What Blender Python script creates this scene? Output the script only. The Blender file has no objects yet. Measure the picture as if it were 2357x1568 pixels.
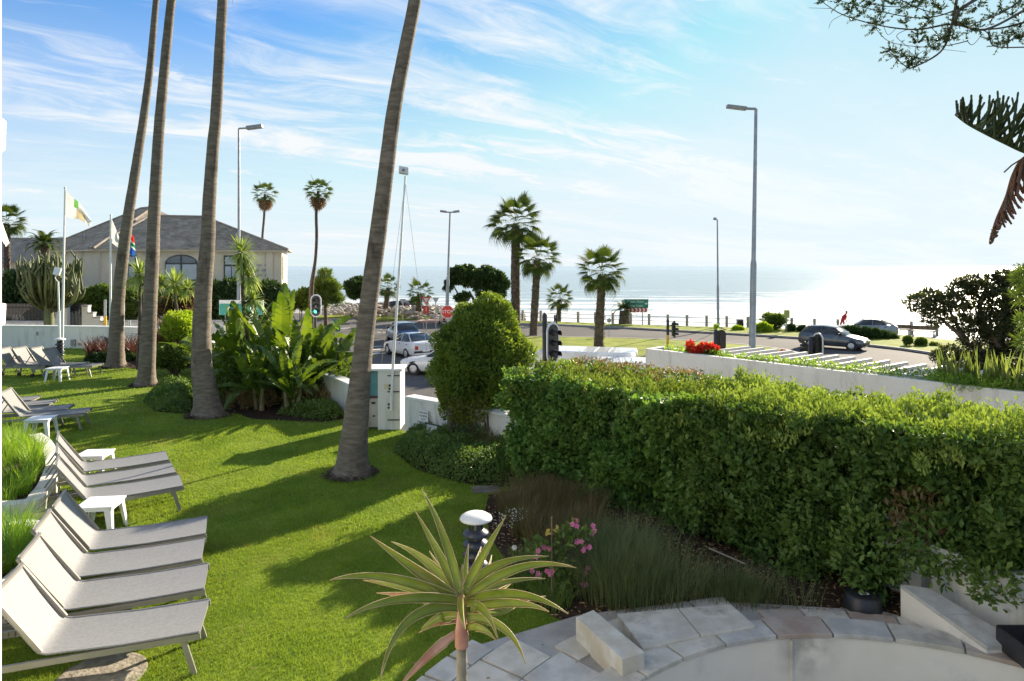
import bpy, bmesh, math, random
import numpy as np
from mathutils import Vector, Matrix, Euler
random.seed(7); RS = np.random.RandomState(11)
R = math.radians; PI = math.pi
sc = bpy.context.scene; col = sc.collection
# ---------------------------------------------------------------- camera
CAMH = 3.5; FPX = 1571.0; CX = 1178.5; HV = 612.0
cam = bpy.data.objects.new('camera', bpy.data.cameras.new('camera')); col.objects.link(cam)
cam.location = (0, 0, CAMH); cam.rotation_euler = (R(90), 0, 0)
cam.data.sensor_width = 36; cam.data.lens = 24.0; cam.data.shift_y = -(784 - HV) / 2357.0
cam.data.clip_start = 0.05; cam.data.clip_end = 30000
sc.camera = cam
# ---------------------------------------------------------------- sky and sun
SUN_AZ = R(37.5); SUN_EL = R(22)
SD = Vector((math.sin(SUN_AZ) * math.cos(SUN_EL), math.cos(SUN_AZ) * math.cos(SUN_EL), math.sin(SUN_EL)))
w = bpy.data.worlds.new('World'); sc.world = w; w.use_nodes = True
NT = w.node_tree; NT.nodes.clear()
def nd(nt, typ, **kw):
    n = nt.nodes.new(typ)
    for k, v in kw.items():
        if k in n.inputs.keys() and not hasattr(n, k): n.inputs[k].default_value = v
        else: setattr(n, k, v)
    return n
def lk(nt, a, b): nt.links.new(a, b)
def math_n(nt, op, a, b=None, c=None, clamp=False):
    n = nt.nodes.new('ShaderNodeMath'); n.operation = op; n.use_clamp = clamp
    for i, x in enumerate((a, b, c)):
        if x is None: continue
        if isinstance(x, (int, float)): n.inputs[i].default_value = x
        else: nt.links.new(x, n.inputs[i])
    return n.outputs[0]
def mix_n(nt, fac, a, b):
    n = nt.nodes.new('ShaderNodeMix'); n.data_type = 'RGBA'
    for i, x in ((0, fac), (6, a), (7, b)):
        if isinstance(x, (int, float)): n.inputs[i].default_value = x
        elif isinstance(x, (tuple, list)): n.inputs[i].default_value = (*x[:3], 1)
        else: nt.links.new(x, n.inputs[i])
    return n.outputs[2]
def ramp_n(nt, fac, lo, hi):
    n = nt.nodes.new('ShaderNodeMapRange'); n.inputs[1].default_value = lo; n.inputs[2].default_value = hi
    n.interpolation_type = 'SMOOTHSTEP'
    nt.links.new(fac, n.inputs[0]); return n.outputs[0]
def noise_n(nt, vec, scale, detail=5, rough=.55, dist=0.0):
    n = nt.nodes.new('ShaderNodeTexNoise'); n.inputs['Scale'].default_value = scale
    n.inputs['Detail'].default_value = detail; n.inputs['Roughness'].default_value = rough
    n.inputs['Distortion'].default_value = dist
    if vec is not None: nt.links.new(vec, n.inputs['Vector'])
    return n.outputs[0]
tc = NT.nodes.new('ShaderNodeTexCoord')
sky = NT.nodes.new('ShaderNodeTexSky'); sky.sky_type = 'NISHITA'; sky.sun_disc = False
sky.sun_elevation = SUN_EL; sky.sun_rotation = SUN_AZ; sky.altitude = 0
sky.air_density = 1.0; sky.dust_density = 0.35; sky.ozone_density = 3.0
sep = NT.nodes.new('ShaderNodeSeparateXYZ'); lk(NT, tc.outputs['Generated'], sep.inputs[0])
zc = math_n(NT, 'MAXIMUM', sep.outputs[2], 0.0)
zp = math_n(NT, 'ADD', zc, 0.10)
px = math_n(NT, 'DIVIDE', sep.outputs[0], zp); py = math_n(NT, 'DIVIDE', sep.outputs[1], zp)
a = R(54); ca, sa = math.cos(a), math.sin(a)      # wind direction of the cirrus (az 54 deg right of +Y)
al = math_n(NT, 'ADD', math_n(NT, 'MULTIPLY', px, sa), math_n(NT, 'MULTIPLY', py, ca))
ac = math_n(NT, 'SUBTRACT', math_n(NT, 'MULTIPLY', px, ca), math_n(NT, 'MULTIPLY', py, sa))
def comb(x, y, z=0.0):
    n = NT.nodes.new('ShaderNodeCombineXYZ')
    for i, q in enumerate((x, y, z)):
        if isinstance(q, (int, float)): n.inputs[i].default_value = q
        else: lk(NT, q, n.inputs[i])
    return n.outputs[0]
wob = noise_n(NT, comb(math_n(NT, 'MULTIPLY', al, .5), ac, 3.3), 0.9, 3)
ac2 = math_n(NT, 'ADD', ac, math_n(NT, 'MULTIPLY', math_n(NT, 'SUBTRACT', wob, .5), .9))
st1 = noise_n(NT, comb(math_n(NT, 'MULTIPLY', al, .16), ac2, 0.0), 1.7, 10, .62, .5)
st2 = noise_n(NT, comb(math_n(NT, 'MULTIPLY', al, .5), ac2, 7.0), 3.4, 10, .68, .9)
big = noise_n(NT, comb(math_n(NT, 'MULTIPLY', al, .5), ac, 12.4), 0.55, 3, .5)
m1 = ramp_n(NT, math_n(NT, 'ADD', math_n(NT, 'MULTIPLY', st1, .72), math_n(NT, 'MULTIPLY', big, .42)), .485, .73)
m2 = ramp_n(NT, math_n(NT, 'ADD', math_n(NT, 'MULTIPLY', st2, .8), math_n(NT, 'MULTIPLY', big, .3)), .48, .76)
puff = noise_n(NT, comb(math_n(NT, 'MULTIPLY', al, .8), ac, 21.0), 2.6, 8, .6, .2)
m3 = math_n(NT, 'MULTIPLY', ramp_n(NT, puff, .64, .72), .8)
mask = math_n(NT, 'ADD', math_n(NT, 'MULTIPLY', m1, .72), math_n(NT, 'MULTIPLY', m2, .55), clamp=True)
mask = math_n(NT, 'MAXIMUM', mask, m3)
hz = ramp_n(NT, zc, 0.40, 0.02)                       # veil thickening to the horizon
dotn = NT.nodes.new('ShaderNodeVectorMath'); dotn.operation = 'DOT_PRODUCT'
lk(NT, tc.outputs['Generated'], dotn.inputs[0]); dotn.inputs[1].default_value = SD
glow = ramp_n(NT, dotn.outputs['Value'], .70, 1.0)    # thin cloud in front of the sun scatters white
veil = math_n(NT, 'ADD', math_n(NT, 'MULTIPLY', hz, .70), math_n(NT, 'MULTIPLY', glow, .16), clamp=True)
cl = math_n(NT, 'MAXIMUM', math_n(NT, 'MULTIPLY', mask, .88), veil)
cl = math_n(NT, 'ADD', cl, math_n(NT, 'MULTIPLY', math_n(NT, 'MULTIPLY', mask, veil), .35), clamp=True)
SKYB = 0.15
tint = NT.nodes.new('ShaderNodeMix'); tint.data_type = 'RGBA'; tint.blend_type = 'MULTIPLY'; tint.inputs[0].default_value = 1
lk(NT, sky.outputs[0], tint.inputs[6]); tint.inputs[7].default_value = (0.165, 0.335, 0.455, 1)
cloudc = mix_n(NT, glow, (2.12, 2.20, 2.26), (2.08, 2.26, 2.34))
lim = NT.nodes.new('ShaderNodeMix'); lim.data_type = 'RGBA'; lim.blend_type = 'DARKEN'; lim.inputs[0].default_value = 1
lk(NT, tint.outputs[2], lim.inputs[6]); lim.inputs[7].default_value = (1.0, 1.80, 2.15, 1)
skyc = mix_n(NT, cl, lim.outputs[2], cloudc)
bg = NT.nodes.new('ShaderNodeBackground'); bg.inputs[1].default_value = SKYB
lk(NT, skyc, bg.inputs[0])
wo = NT.nodes.new('ShaderNodeOutputWorld'); lk(NT, bg.outputs[0], wo.inputs[0])
w.cycles.sampling_method = 'MANUAL'; w.cycles.sample_map_resolution = 512
sl = bpy.data.lights.new('sun', 'SUN'); sl.energy = 4.4; sl.angle = R(0.55); sl.color = (1.0, .87, .68)
so = bpy.data.objects.new('sun', sl); col.objects.link(so)
so.rotation_euler = (-SD).to_track_quat('-Z', 'Y').to_euler(); so.location = SD * 60
sc.view_settings.view_transform = 'Standard'; sc.view_settings.look = 'None'
sc.view_settings.exposure = 1.55; sc.view_settings.gamma = 1.0; sc.view_settings.use_curve_mapping = False
sc.render.engine = 'CYCLES'
sc.cycles.transparent_max_bounces = 8; sc.cycles.max_bounces = 5; sc.cycles.diffuse_bounces = 3
sc.cycles.glossy_bounces = 2; sc.cycles.transmission_bounces = 4; sc.cycles.caustics_reflective = False; sc.cycles.caustics_refractive = False
# ---------------------------------------------------------------- helpers
def gp(u, v, z=0.0):
    Y = FPX * (CAMH - z) / (v - HV); return Vector(((u - CX) / FPX * Y, Y, z))
def dp(u, v, Y): return Vector(((u - CX) / FPX * Y, Y, CAMH - (v - HV) / FPX * Y))
def mat(name, c, c2=None, scale=4., rough=.6, bump=0., bscale=30., metal=0., trans=0., attr=False, spec=.5,
        detail=6, dstretch=None, stretch=None, lo=.35, hi=.65, tcol=None, coat=0., dirt=None, dscale=1.5, bstretch=None, alpha=None, ior=None, aniso=None):
    m = bpy.data.materials.new(name); m.use_nodes = True; nt = m.node_tree
    b = nt.nodes['Principled BSDF']; out = nt.nodes['Material Output']
    b.inputs['Roughness'].default_value = rough; b.inputs['Metallic'].default_value = metal
    b.inputs['Specular IOR Level'].default_value = spec; b.inputs['Coat Weight'].default_value = coat
    t = nt.nodes.new('ShaderNodeTexCoord'); vec = t.outputs['Object']
    if stretch:
        mp = nt.nodes.new('ShaderNodeMapping'); mp.inputs['Scale'].default_value = stretch; lk(nt, vec, mp.inputs[0]); v1 = mp.outputs[0]
    else: v1 = vec
    cs = None
    if c2 is not None:
        n = noise_n(nt, v1, scale, detail, .6)
        f = ramp_n(nt, n, lo, hi)
        if attr:
            at = nt.nodes.new('ShaderNodeAttribute'); at.attribute_name = 'rnd'
            f = math_n(nt, 'ADD', math_n(nt, 'MULTIPLY', f, .45), math_n(nt, 'MULTIPLY', at.outputs['Fac'], .6), clamp=True)
        cs = mix_n(nt, f, c, c2)
        if dirt is not None:
            dv_ = vec
            if dstretch:
                mp = nt.nodes.new('ShaderNodeMapping'); mp.inputs['Scale'].default_value = dstretch; lk(nt, vec, mp.inputs[0]); dv_ = mp.outputs[0]
            n2 = noise_n(nt, dv_, dscale, 7, .65); cs = mix_n(nt, ramp_n(nt, n2, .5, .75), cs, dirt)
        lk(nt, cs, b.inputs['Base Color'])
    else: b.inputs['Base Color'].default_value = (*c, 1)
    if bump:
        v2 = v1
        if bstretch:
            mp = nt.nodes.new('ShaderNodeMapping'); mp.inputs['Scale'].default_value = bstretch; lk(nt, vec, mp.inputs[0]); v2 = mp.outputs[0]
        bn = nt.nodes.new('ShaderNodeBump'); bn.inputs['Strength'].default_value = bump; bn.inputs['Distance'].default_value = .02
        lk(nt, noise_n(nt, v2, bscale, 5, .6), bn.inputs['Height']); lk(nt, bn.outputs[0], b.inputs['Normal'])
    if trans:
        tr = nt.nodes.new('ShaderNodeBsdfTranslucent')
        if cs is not None:
            mm = nt.nodes.new('ShaderNodeMix'); mm.data_type = 'RGBA'; mm.blend_type = 'MULTIPLY'; mm.inputs[0].default_value = 1
            lk(nt, cs, mm.inputs[6]); mm.inputs[7].default_value = (*(tcol or (1.7, 1.6, .8)), 1); lk(nt, mm.outputs[2], tr.inputs[0])
        else:
            k = tcol or (1.7, 1.6, .8); tr.inputs[0].default_value = (c[0] * k[0], c[1] * k[1], c[2] * k[2], 1)
        ms = nt.nodes.new('ShaderNodeMixShader'); ms.inputs[0].default_value = trans
        lk(nt, b.outputs[0], ms.inputs[1]); lk(nt, tr.outputs[0], ms.inputs[2]); lk(nt, ms.outputs[0], out.inputs[0])
    return m
ORG = {}
def tag(o, label=None, cat=None, group=None, kind=None):
    if label: o['label'] = label
    if cat: o['category'] = cat
    if group: o['group'] = group
    if kind: o['kind'] = kind
    return o
def thing(name, label, cat, loc=(0, 0, 0), group=None):
    o = bpy.data.objects.new(name, None); col.objects.link(o); o.location = loc; o.empty_display_size = .2
    ORG[o.name] = Vector(loc); return tag(o, label, cat, group)
def link(name, me, parent=None, kind=None):
    o = bpy.data.objects.new(name, me); col.objects.link(o)
    if parent is not None: o.parent = parent; ORG[o.name] = ORG.get(parent.name, Vector((0, 0, 0)))
    else: ORG[o.name] = Vector((0, 0, 0))
    if kind: o['kind'] = kind
    return o
class G:
    def __init__(s): s.v = []; s.f = []; s.m = []; s.s = []
    def add(s, vs, fs, mi=0, sm=False):
        k = len(s.v); s.v += [tuple(p) for p in vs]
        for f in fs: s.f.append([i + k for i in f]); s.m.append(mi); s.s.append(sm)
        return s
    def box(s, c, d, rz=0., mi=0, rot=None):
        M_ = rot if rot is not None else Matrix.Rotation(rz, 3, 'Z')
        c = Vector(c); x, y, z = d[0] / 2, d[1] / 2, d[2] / 2
        vs = [c + M_ @ Vector(p) for p in ((-x, -y, -z), (x, -y, -z), (x, y, -z), (-x, y, -z), (-x, -y, z), (x, -y, z), (x, y, z), (-x, y, z))]
        return s.add(vs, [(0, 3, 2, 1), (4, 5, 6, 7), (0, 1, 5, 4), (1, 2, 6, 5), (2, 3, 7, 6), (3, 0, 4, 7)], mi)
    def beam(s, a_, b_, wd, ht, mi=0, up=(0, 0, 1)):
        a_ = Vector(a_); b_ = Vector(b_); d = (b_ - a_); L = d.length
        if L < 1e-6: return s
        d.normalize(); up = Vector(up); sd = d.cross(up)
        if sd.length < 1e-3: sd = d.cross(Vector((0, 1, 0)))
        sd.normalize(); u = sd.cross(d)
        M_ = Matrix((d, sd, u)).transposed()
        return s.box((a_ + b_) / 2, (L, wd, ht), rot=M_, mi=mi)
    def tube(s, pts, rad, n=8, cap=True, mi=0, sm=True):
        pts = [Vector(p) for p in pts]; k = len(pts)
        if isinstance(rad, (int, float)): rad = [rad] * k
        vs = []; ref = None
        for i in range(k):
            d = (pts[min(i + 1, k - 1)] - pts[max(i - 1, 0)]).normalized()
            if ref is None: ref = d.orthogonal().normalized()
            else:
                ref = (ref - d * ref.dot(d))
                ref = ref.normalized() if ref.length > 1e-5 else d.orthogonal().normalized()
            b_ = d.cross(ref)
            for j in range(n):
                t = 2 * PI * j / n; vs.append(pts[i] + (ref * math.cos(t) + b_ * math.sin(t)) * rad[i])
        fs = [(i * n + j, i * n + (j + 1) % n, (i + 1) * n + (j + 1) % n, (i + 1) * n + j) for i in range(k - 1) for j in range(n)]
        s.add(vs, fs, mi, sm)
        if cap: 
            s.add(vs[:n], [tuple(range(n))[::-1]], mi); s.add(vs[-n:], [tuple(range(n))], mi)
        return s
    def lathe(s, prof, c=(0, 0, 0), n=16, mi=0, sm=True):
        c = Vector(c); vs = []
        for r_, z in prof:
            for j in range(n): t = 2 * PI * j / n; vs.append(c + Vector((r_ * math.cos(t), r_ * math.sin(t), z)))
        fs = [(i * n + j, i * n + (j + 1) % n, (i + 1) * n + (j + 1) % n, (i + 1) * n + j) for i in range(len(prof) - 1) for j in range(n)]
        return s.add(vs, fs, mi, sm)
    def prism(s, poly, z0, z1, mi=0):
        n = len(poly)
        A = sum(poly[i][0] * poly[(i + 1) % n][1] - poly[(i + 1) % n][0] * poly[i][1] for i in range(n))
        if A < 0: poly = poly[::-1]
        vs = [(p[0], p[1], z0) for p in poly] + [(p[0], p[1], z1) for p in poly]
        fs = [tuple(range(n))[::-1], tuple(range(n, 2 * n))] + [(i, (i + 1) % n, n + (i + 1) % n, n + i) for i in range(n)]
        return s.add(vs, fs, mi)
    def sheet(s, poly, z, mi=0):
        n = len(poly)
        A = sum(poly[i][0] * poly[(i + 1) % n][1] - poly[(i + 1) % n][0] * poly[i][1] for i in range(n))
        if A < 0: poly = poly[::-1]
        return s.add([(p[0], p[1], z) for p in poly], [tuple(range(n))], mi)
    def ell(s, c, r, nu=12, nv=8, mi=0, rz=0.):
        if isinstance(r, (int, float)): r = (r, r, r)
        M_ = Matrix.Rotation(rz, 3, 'Z'); c = Vector(c)
        vs = []
        for i in range(nv + 1):
            ph = PI * i / nv
            for j in range(nu):
                th = 2 * PI * j / nu
                vs.append(c + M_ @ Vector((r[0] * math.sin(ph) * math.cos(th), r[1] * math.sin(ph) * math.sin(th), -r[2] * math.cos(ph))))
        fs = [(i * nu + j, i * nu + (j + 1) % nu, (i + 1) * nu + (j + 1) % nu, (i + 1) * nu + j) for i in range(nv) for j in range(nu)]
        return s.add(vs, fs, mi, True)
    def wall(s, path, z0, z1, th, mi=0):
        pts = [Vector((p[0], p[1])) for p in path]; n = len(pts); L = []; Rr = []
        for i in range(n):
            d = (pts[min(i + 1, n - 1)] - pts[max(i - 1, 0)]).normalized(); nn = Vector((-d.y, d.x)) * th / 2
            L.append(pts[i] + nn); Rr.append(pts[i] - nn)
        zf = (lambda i: z1[i]) if isinstance(z1, (list, tuple)) else (lambda i: z1)
        vs = []
        for i in range(n):
            for p, z in ((L[i], z0), (L[i], zf(i)), (Rr[i], zf(i)), (Rr[i], z0)): vs.append((p.x, p.y, z))
        fs = [(4 * i + j, 4 * i + (j + 1) % 4, 4 * i + 4 + (j + 1) % 4, 4 * i + 4 + j) for i in range(n - 1) for j in range(4)]
        fs += [(0, 3, 2, 1), (4 * n - 4, 4 * n - 3, 4 * n - 2, 4 * n - 1)]
        return s.add(vs, fs, mi)
    def build(s, name, mats, parent=None, kind=None, bevel=0., label=None):
        o_ = ORG.get(parent.name, Vector((0, 0, 0))) if parent is not None else Vector((0, 0, 0))
        me = bpy.data.meshes.new(name)
        me.from_pydata([(p[0] - o_.x, p[1] - o_.y, p[2] - o_.z) for p in s.v], [], s.f)
        if not isinstance(mats, (list, tuple)): mats = [mats]
        for m_ in mats: me.materials.append(m_)
        me.polygons.foreach_set('material_index', s.m); me.polygons.foreach_set('use_smooth', s.s)
        me.validate(); me.update()
        o = link(name, me, parent, kind)
        if bevel:
            bm_ = bmesh.new(); bm_.from_mesh(me); bmesh.ops.remove_doubles(bm_, verts=bm_.verts, dist=1e-5)
            bmesh.ops.bevel(bm_, geom=[e for e in bm_.edges if len(e.link_faces) == 2 and e.calc_face_angle(0) > .5], offset=bevel, segments=2, affect='EDGES', profile=.6)
            bm_.to_mesh(me); bm_.free(); me.update()
        if label: o['label'] = label
        return o
def npmesh(name, V, F, mats, parent=None, kind=None, rnd=None, mi=None, smooth=False):
    V = np.asarray(V, np.float32).reshape(-1, 3); F = np.asarray(F, np.int32); k = F.shape[1]
    if parent is not None: V = V - np.array(ORG.get(parent.name, Vector((0, 0, 0))), np.float32)
    me = bpy.data.meshes.new(name); me.vertices.add(len(V)); me.vertices.foreach_set('co', V.ravel())
    me.loops.add(F.size); me.loops.foreach_set('vertex_index', F.ravel())
    me.polygons.add(len(F)); me.polygons.foreach_set('loop_start', np.arange(0, F.size, k, dtype=np.int32))
    me.polygons.foreach_set('loop_total', np.full(len(F), k, np.int32))
    if not isinstance(mats, (list, tuple)): mats = [mats]
    for m_ in mats: me.materials.append(m_)
    if mi is not None: me.polygons.foreach_set('material_index', np.asarray(mi, np.int32))
    if smooth: me.polygons.foreach_set('use_smooth', np.ones(len(F), bool))
    me.update(calc_edges=True)
    if rnd is not None:
        at = me.attributes.new('rnd', 'FLOAT', 'FACE'); at.data.foreach_set('value', np.asarray(rnd, np.float32))
    return link(name, me, parent, kind)
def unit(a_): return a_ / np.maximum(np.linalg.norm(a_, axis=1, keepdims=True), 1e-9)
def cards(P, D, Nn, L, W, fold=.25, arch=0.0):
    """pointed folded leaves: base P, direction D, facing Nn"""
    n = len(P); D = unit(D); S = unit(np.cross(D, Nn)); U = np.cross(S, D)
    L = np.broadcast_to(np.asarray(L, float), (n,))[:, None]; W = np.broadcast_to(np.asarray(W, float), (n,))[:, None]
    V = np.empty((n, 4, 3)); V[:, 0] = P
    V[:, 1] = P + D * L * .5 + S * W * .5 + U * W * fold
    V[:, 2] = P + D * L - U * L * arch
    V[:, 3] = P + D * L * .5 - S * W * .5 + U * W * fold
    b = np.arange(n)[:, None] * 4
    F = np.concatenate([b + [0, 1, 2], b + [0, 2, 3]], 1).reshape(-1, 3)
    return V.reshape(-1, 3), F
def rdir(n, up=0.0):
    d = RS.normal(size=(n, 3)); d = unit(d); d[:, 2] += up; return unit(d)
def foliage(name, clumps, n, L, W, m, parent=None, kind='stuff', up=.5, shell=.55, out=.8, fold=.25, cl=None, zmin=None):
    """leaves through the volume of ellipsoid clumps [(c,(rx,ry,rz))]"""
    vol = np.array([r_[0] * r_[1] * r_[2] for c, r_ in clumps]) ** .75; cnt = (n * vol / vol.sum()).astype(int) + 1
    Ps = []; Ns = []
    for (c, r_), k in zip(clumps, cnt):
        d = rdir(k); rr = shell + (1.08 - shell) * RS.rand(k) ** .6
        # uneven outline
        rr *= 1 + .13 * np.sin(d[:, 0] * 7 + c[0] * 3) * np.sin(d[:, 1] * 6 + c[1]) + .10 * np.sin(d[:, 2] * 9 + c[2] * 5 + d[:, 0] * 5)
        Ps.append(np.array(c) + d * np.array(r_) * rr[:, None]); Ns.append(d)
    P = np.concatenate(Ps); N = np.concatenate(Ns)
    if zmin is not None: k_ = P[:, 2] > zmin; P = P[k_]; N = N[k_]
    k = len(P)
    D = unit(N * out + RS.normal(size=(k, 3)) * .7 + np.array([0, 0, up]))
    Nn = unit(np.array([0, 0, 1.]) + N * .5 + RS.normal(size=(k, 3)) * .5)
    V, F = cards(P, D, Nn, L * (.7 + .6 * RS.rand(k)), W * (.7 + .6 * RS.rand(k)), fold)
    return npmesh(name, V, F, m, parent, kind, rnd=np.repeat(RS.rand(k), 2))
def inpoly(X, Y, poly):
    c = np.zeros(X.shape, bool); n = len(poly)
    for i in range(n):
        x0, y0 = poly[i]; x1, y1 = poly[(i + 1) % n]
        if y0 == y1: continue
        k = ((y0 > Y) != (y1 > Y)) & (X < (x1 - x0) * (Y - y0) / (y1 - y0) + x0); c ^= k
    return c
def catmull(pts, k=6):
    P = [Vector(p) for p in pts]; out = []
    for i in range(len(P) - 1):
        p0 = P[max(i - 1, 0)]; p1 = P[i]; p2 = P[i + 1]; p3 = P[min(i + 2, len(P) - 1)]
        for j in range(k):
            t = j / k
            out.append(.5 * ((2 * p1) + (p2 - p0) * t + (2 * p0 - 5 * p1 + 4 * p2 - p3) * t * t + (3 * p1 - p0 - 3 * p2 + p3) * t ** 3))
    out.append(P[-1]); return out
def text_mesh(name, s, size, M_, m, parent, depth=.004, align='CENTER'):
    cu = bpy.data.curves.new(name, 'FONT'); cu.body = s; cu.size = size; cu.extrude = depth; cu.align_x = align; cu.align_y = 'CENTER'
    to = bpy.data.objects.new(name + '_tmp', cu); col.objects.link(to)
    dg = bpy.context.evaluated_depsgraph_get(); dg.update()
    me = bpy.data.meshes.new_from_object(to.evaluated_get(dg)); bpy.data.objects.remove(to)
    o_ = ORG.get(parent.name, Vector((0, 0, 0))); me.transform(Matrix.Translation(-o_) @ M_)
    me.materials.clear(); me.materials.append(m); me.name = name
    return link(name, me, parent)
def copy_tree(o, parent=None):
    c = o.copy(); col.objects.link(c); c.parent = parent
    for ch in list(o.children): copy_tree(ch, c)
    return c
# ---------------------------------------------------------------- materials
MT = dict(
 lawn=mat('lawn_soil', (.11, .175, .02), (.19, .25, .036), 1.3, .9, bump=.5, bscale=60, spec=.1),
 blade=mat('grass_blade', (.135, .215, .02), (.29, .37, .05), 1.6, .75, trans=.42, attr=True, spec=.08, tcol=(1.4, 1.4, .75), dirt=(.30, .27, .085), dscale=.75),
 verge=mat('verge_grass', (.15, .19, .02), (.26, .29, .045), .8, .9, bump=.6, bscale=25, spec=.1),
 soil=mat('soil', (.035, .022, .014), (.07, .045, .03), 9, .95, bump=1, bscale=40, spec=.1),
 asphalt=mat('asphalt', (.095, .09, .086), (.135, .128, .122), .25, .85, bump=.25, bscale=300, dirt=(.08, .078, .078), dscale=.5, spec=.12),
 concrete=mat('kerb_concrete', (.30, .28, .25), (.40, .38, .35), 2.5, .85, bump=.3, bscale=40),
 paving=mat('pink_paving', (.42, .24, .18), (.50, .33, .26), 3, .8),
 wall=mat('white_plaster', (.76, .73, .66), (.83, .80, .74), .8, .8, bump=.2, bscale=14, dirt=(.55, .52, .45), dscale=2.2, dstretch=(1.6, 1.6, .35)),
 stone=mat('slate_blue', (.42, .405, .375), (.60, .575, .52), 3.2, .6, bump=.35, bscale=12, dirt=(.40, .33, .25), dscale=2.2),
 stone2=mat('slate_warm', (.48, .44, .36), (.64, .59, .50), 3.6, .65, bump=.35, bscale=12, dirt=(.30, .27, .22), dscale=3),
 stone3=mat('slate_rust', (.36, .27, .21), (.50, .43, .36), 3.0, .65, bump=.35, bscale=12, dirt=(.25, .25, .25), dscale=3),
 lime=mat('limestone', (.52, .46, .35), (.68, .65, .58), 2.6, .75, bump=.3, bscale=18, dirt=(.40, .40, .40), dscale=4),
 trunk=mat('palm_trunk', (.125, .10, .072), (.245, .205, .155), 4.5, .9, bump=1, bscale=7, stretch=(.9, .9, 4.5), bstretch=(1.4, 1.4, 9), dirt=(.07, .048, .032), dscale=3.0, dstretch=(1, 1, .5), lo=.30, hi=.70),
 trunkb=mat('palm_trunk_rough', (.07, .05, .035), (.17, .13, .09), 5, .95, bump=1, bscale=10, bstretch=(1, 1, 4)),
 bark=mat('bark', (.06, .045, .035), (.14, .11, .085), 6, .9, bump=.8, bscale=25),
 frond=mat('palm_frond', (.035, .065, .014), (.09, .125, .028), 2, .65, trans=.25, spec=.15),
 dead=mat('dead_frond', (.20, .13, .07), (.34, .24, .14), 3, .85, trans=.2, tcol=(1.2, 1, .8)),
 steel=mat('galvanised_steel', (.30, .31, .33), (.38, .39, .41), 2, .45, metal=.6),
 whitep=mat('white_paint', (.78, .78, .76), (.82, .82, .80), 2, .45),
 plastic=mat('white_plastic', (.80, .80, .79), (.84, .84, .83), 2, .4, spec=.5),
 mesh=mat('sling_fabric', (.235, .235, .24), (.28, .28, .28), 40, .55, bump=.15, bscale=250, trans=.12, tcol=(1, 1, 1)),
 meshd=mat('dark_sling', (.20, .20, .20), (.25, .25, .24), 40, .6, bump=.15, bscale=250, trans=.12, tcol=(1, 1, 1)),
 frame=mat('taupe_frame', (.26, .245, .21), (.30, .285, .25), 3, .4, metal=.3),
 black=mat('black_paint', (.018, .018, .02), (.03, .03, .032), 6, .4),
 rubber=mat('rubber', (.02, .02, .02), (.03, .03, .03), 8, .8),
 yellow=mat('yellow_paint', (.72, .42, .03), (.76, .47, .05), 3, .5),
 red=mat('sign_red', (.62, .03, .02), (.66, .045, .03), 3, .45),
 green=mat('sign_green', (.01, .20, .12), (.015, .24, .15), 3, .4),
 glass=mat('window_glass', (.05, .07, .08), (.10, .13, .15), .5, .08, spec=.8),
 carglass=mat('car_glass', (.015, .02, .022), (.03, .04, .045), 1, .06, spec=.8),
 blind=mat('blind', (.42, .46, .48), (.50, .54, .56), 1, .35, spec=.6),
 cream=mat('cream_render', (.72, .62, .45), (.78, .68, .52), .5, .85, dirt=(.50, .42, .32), dscale=.4),
 creamt=mat('cream_trim', (.64, .58, .48), (.70, .64, .54), .7, .8),
 roof=mat('roof_shingle', (.25, .21, .165), (.46, .40, .32), 1.6, .85, attr=True, dirt=(.19, .16, .12), dscale=.6),
 rock=mat('rock', (.12, .10, .085), (.26, .23, .19), 2.2, .85, bump=.8, bscale=6),
 sand=mat('sand_bank', (.32, .28, .23), (.42, .38, .32), .6, .9, bump=.5, bscale=3),
 ln=mat('road_line', (.62, .62, .60), (.70, .70, .68), 3, .6),
 carw=mat('car_white', (.74, .75, .76), (.77, .78, .79), 2, .25, coat=.8),
 carg=mat('car_grey', (.10, .105, .12), (.12, .125, .14), 2, .28, metal=.4, coat=.8),
 carb=mat('car_blue', (.03, .10, .26), (.04, .12, .30), 2, .25, metal=.3, coat=.8),
 carc=mat('car_cream', (.55, .50, .38), (.58, .53, .41), 2, .3, coat=.6),
 carr=mat('car_maroon', (.16, .02, .02), (.19, .03, .03), 2, .3, coat=.6),
 hub=mat('wheel_rim', (.52, .52, .53), (.60, .60, .61), 4, .35, metal=.5),
 tail=mat('tail_light', (.48, .02, .02), (.55, .05, .04), 5, .2),
 lampg=mat('green_lamp', (.03, .75, .35), (.03, .75, .35), 3, .4),
 pink=mat('pink_petal', (.72, .16, .34), (.80, .30, .48), 20, .6, trans=.3, tcol=(1, 1, 1)),
 redf=mat('red_petal', (.62, .02, .015), (.78, .07, .03), 20, .6, trans=.3, tcol=(1.2, 1, 1)),
 whitef=mat('white_petal', (.75, .75, .66), (.8, .8, .74), 20, .6, trans=.3, tcol=(1, 1, 1)),
)
def leafm(name, c, c2, trans=.3, rough=.45, spec=.4, tcol=(1.6, 1.55, .7), scale=1.2):
    k = 1.8; c = tuple(x * k for x in c); c2 = tuple(x * k for x in c2)
    return mat(name, c, c2, scale, rough, trans=trans, attr=True, spec=spec, tcol=tcol)
MT['lhedge'] = leafm('hedge_leaf_bright', (.042, .10, .02), (.13, .195, .042), .30, .5, .3)
MT['rhedge'] = leafm('hedge_leaf_dark', (.032, .070, .014), (.105, .15, .032), .28, .5, .3)
MT['thedge'] = leafm('hedge_new_growth', (.075, .115, .020), (.20, .25, .062), .25, .6, .15, (1.5, 1.5, .6))
MT['lhedgetop'] = leafm('hedge_leaf_top', (.045, .080, .014), (.12, .155, .032), .3, .5, .25)
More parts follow.
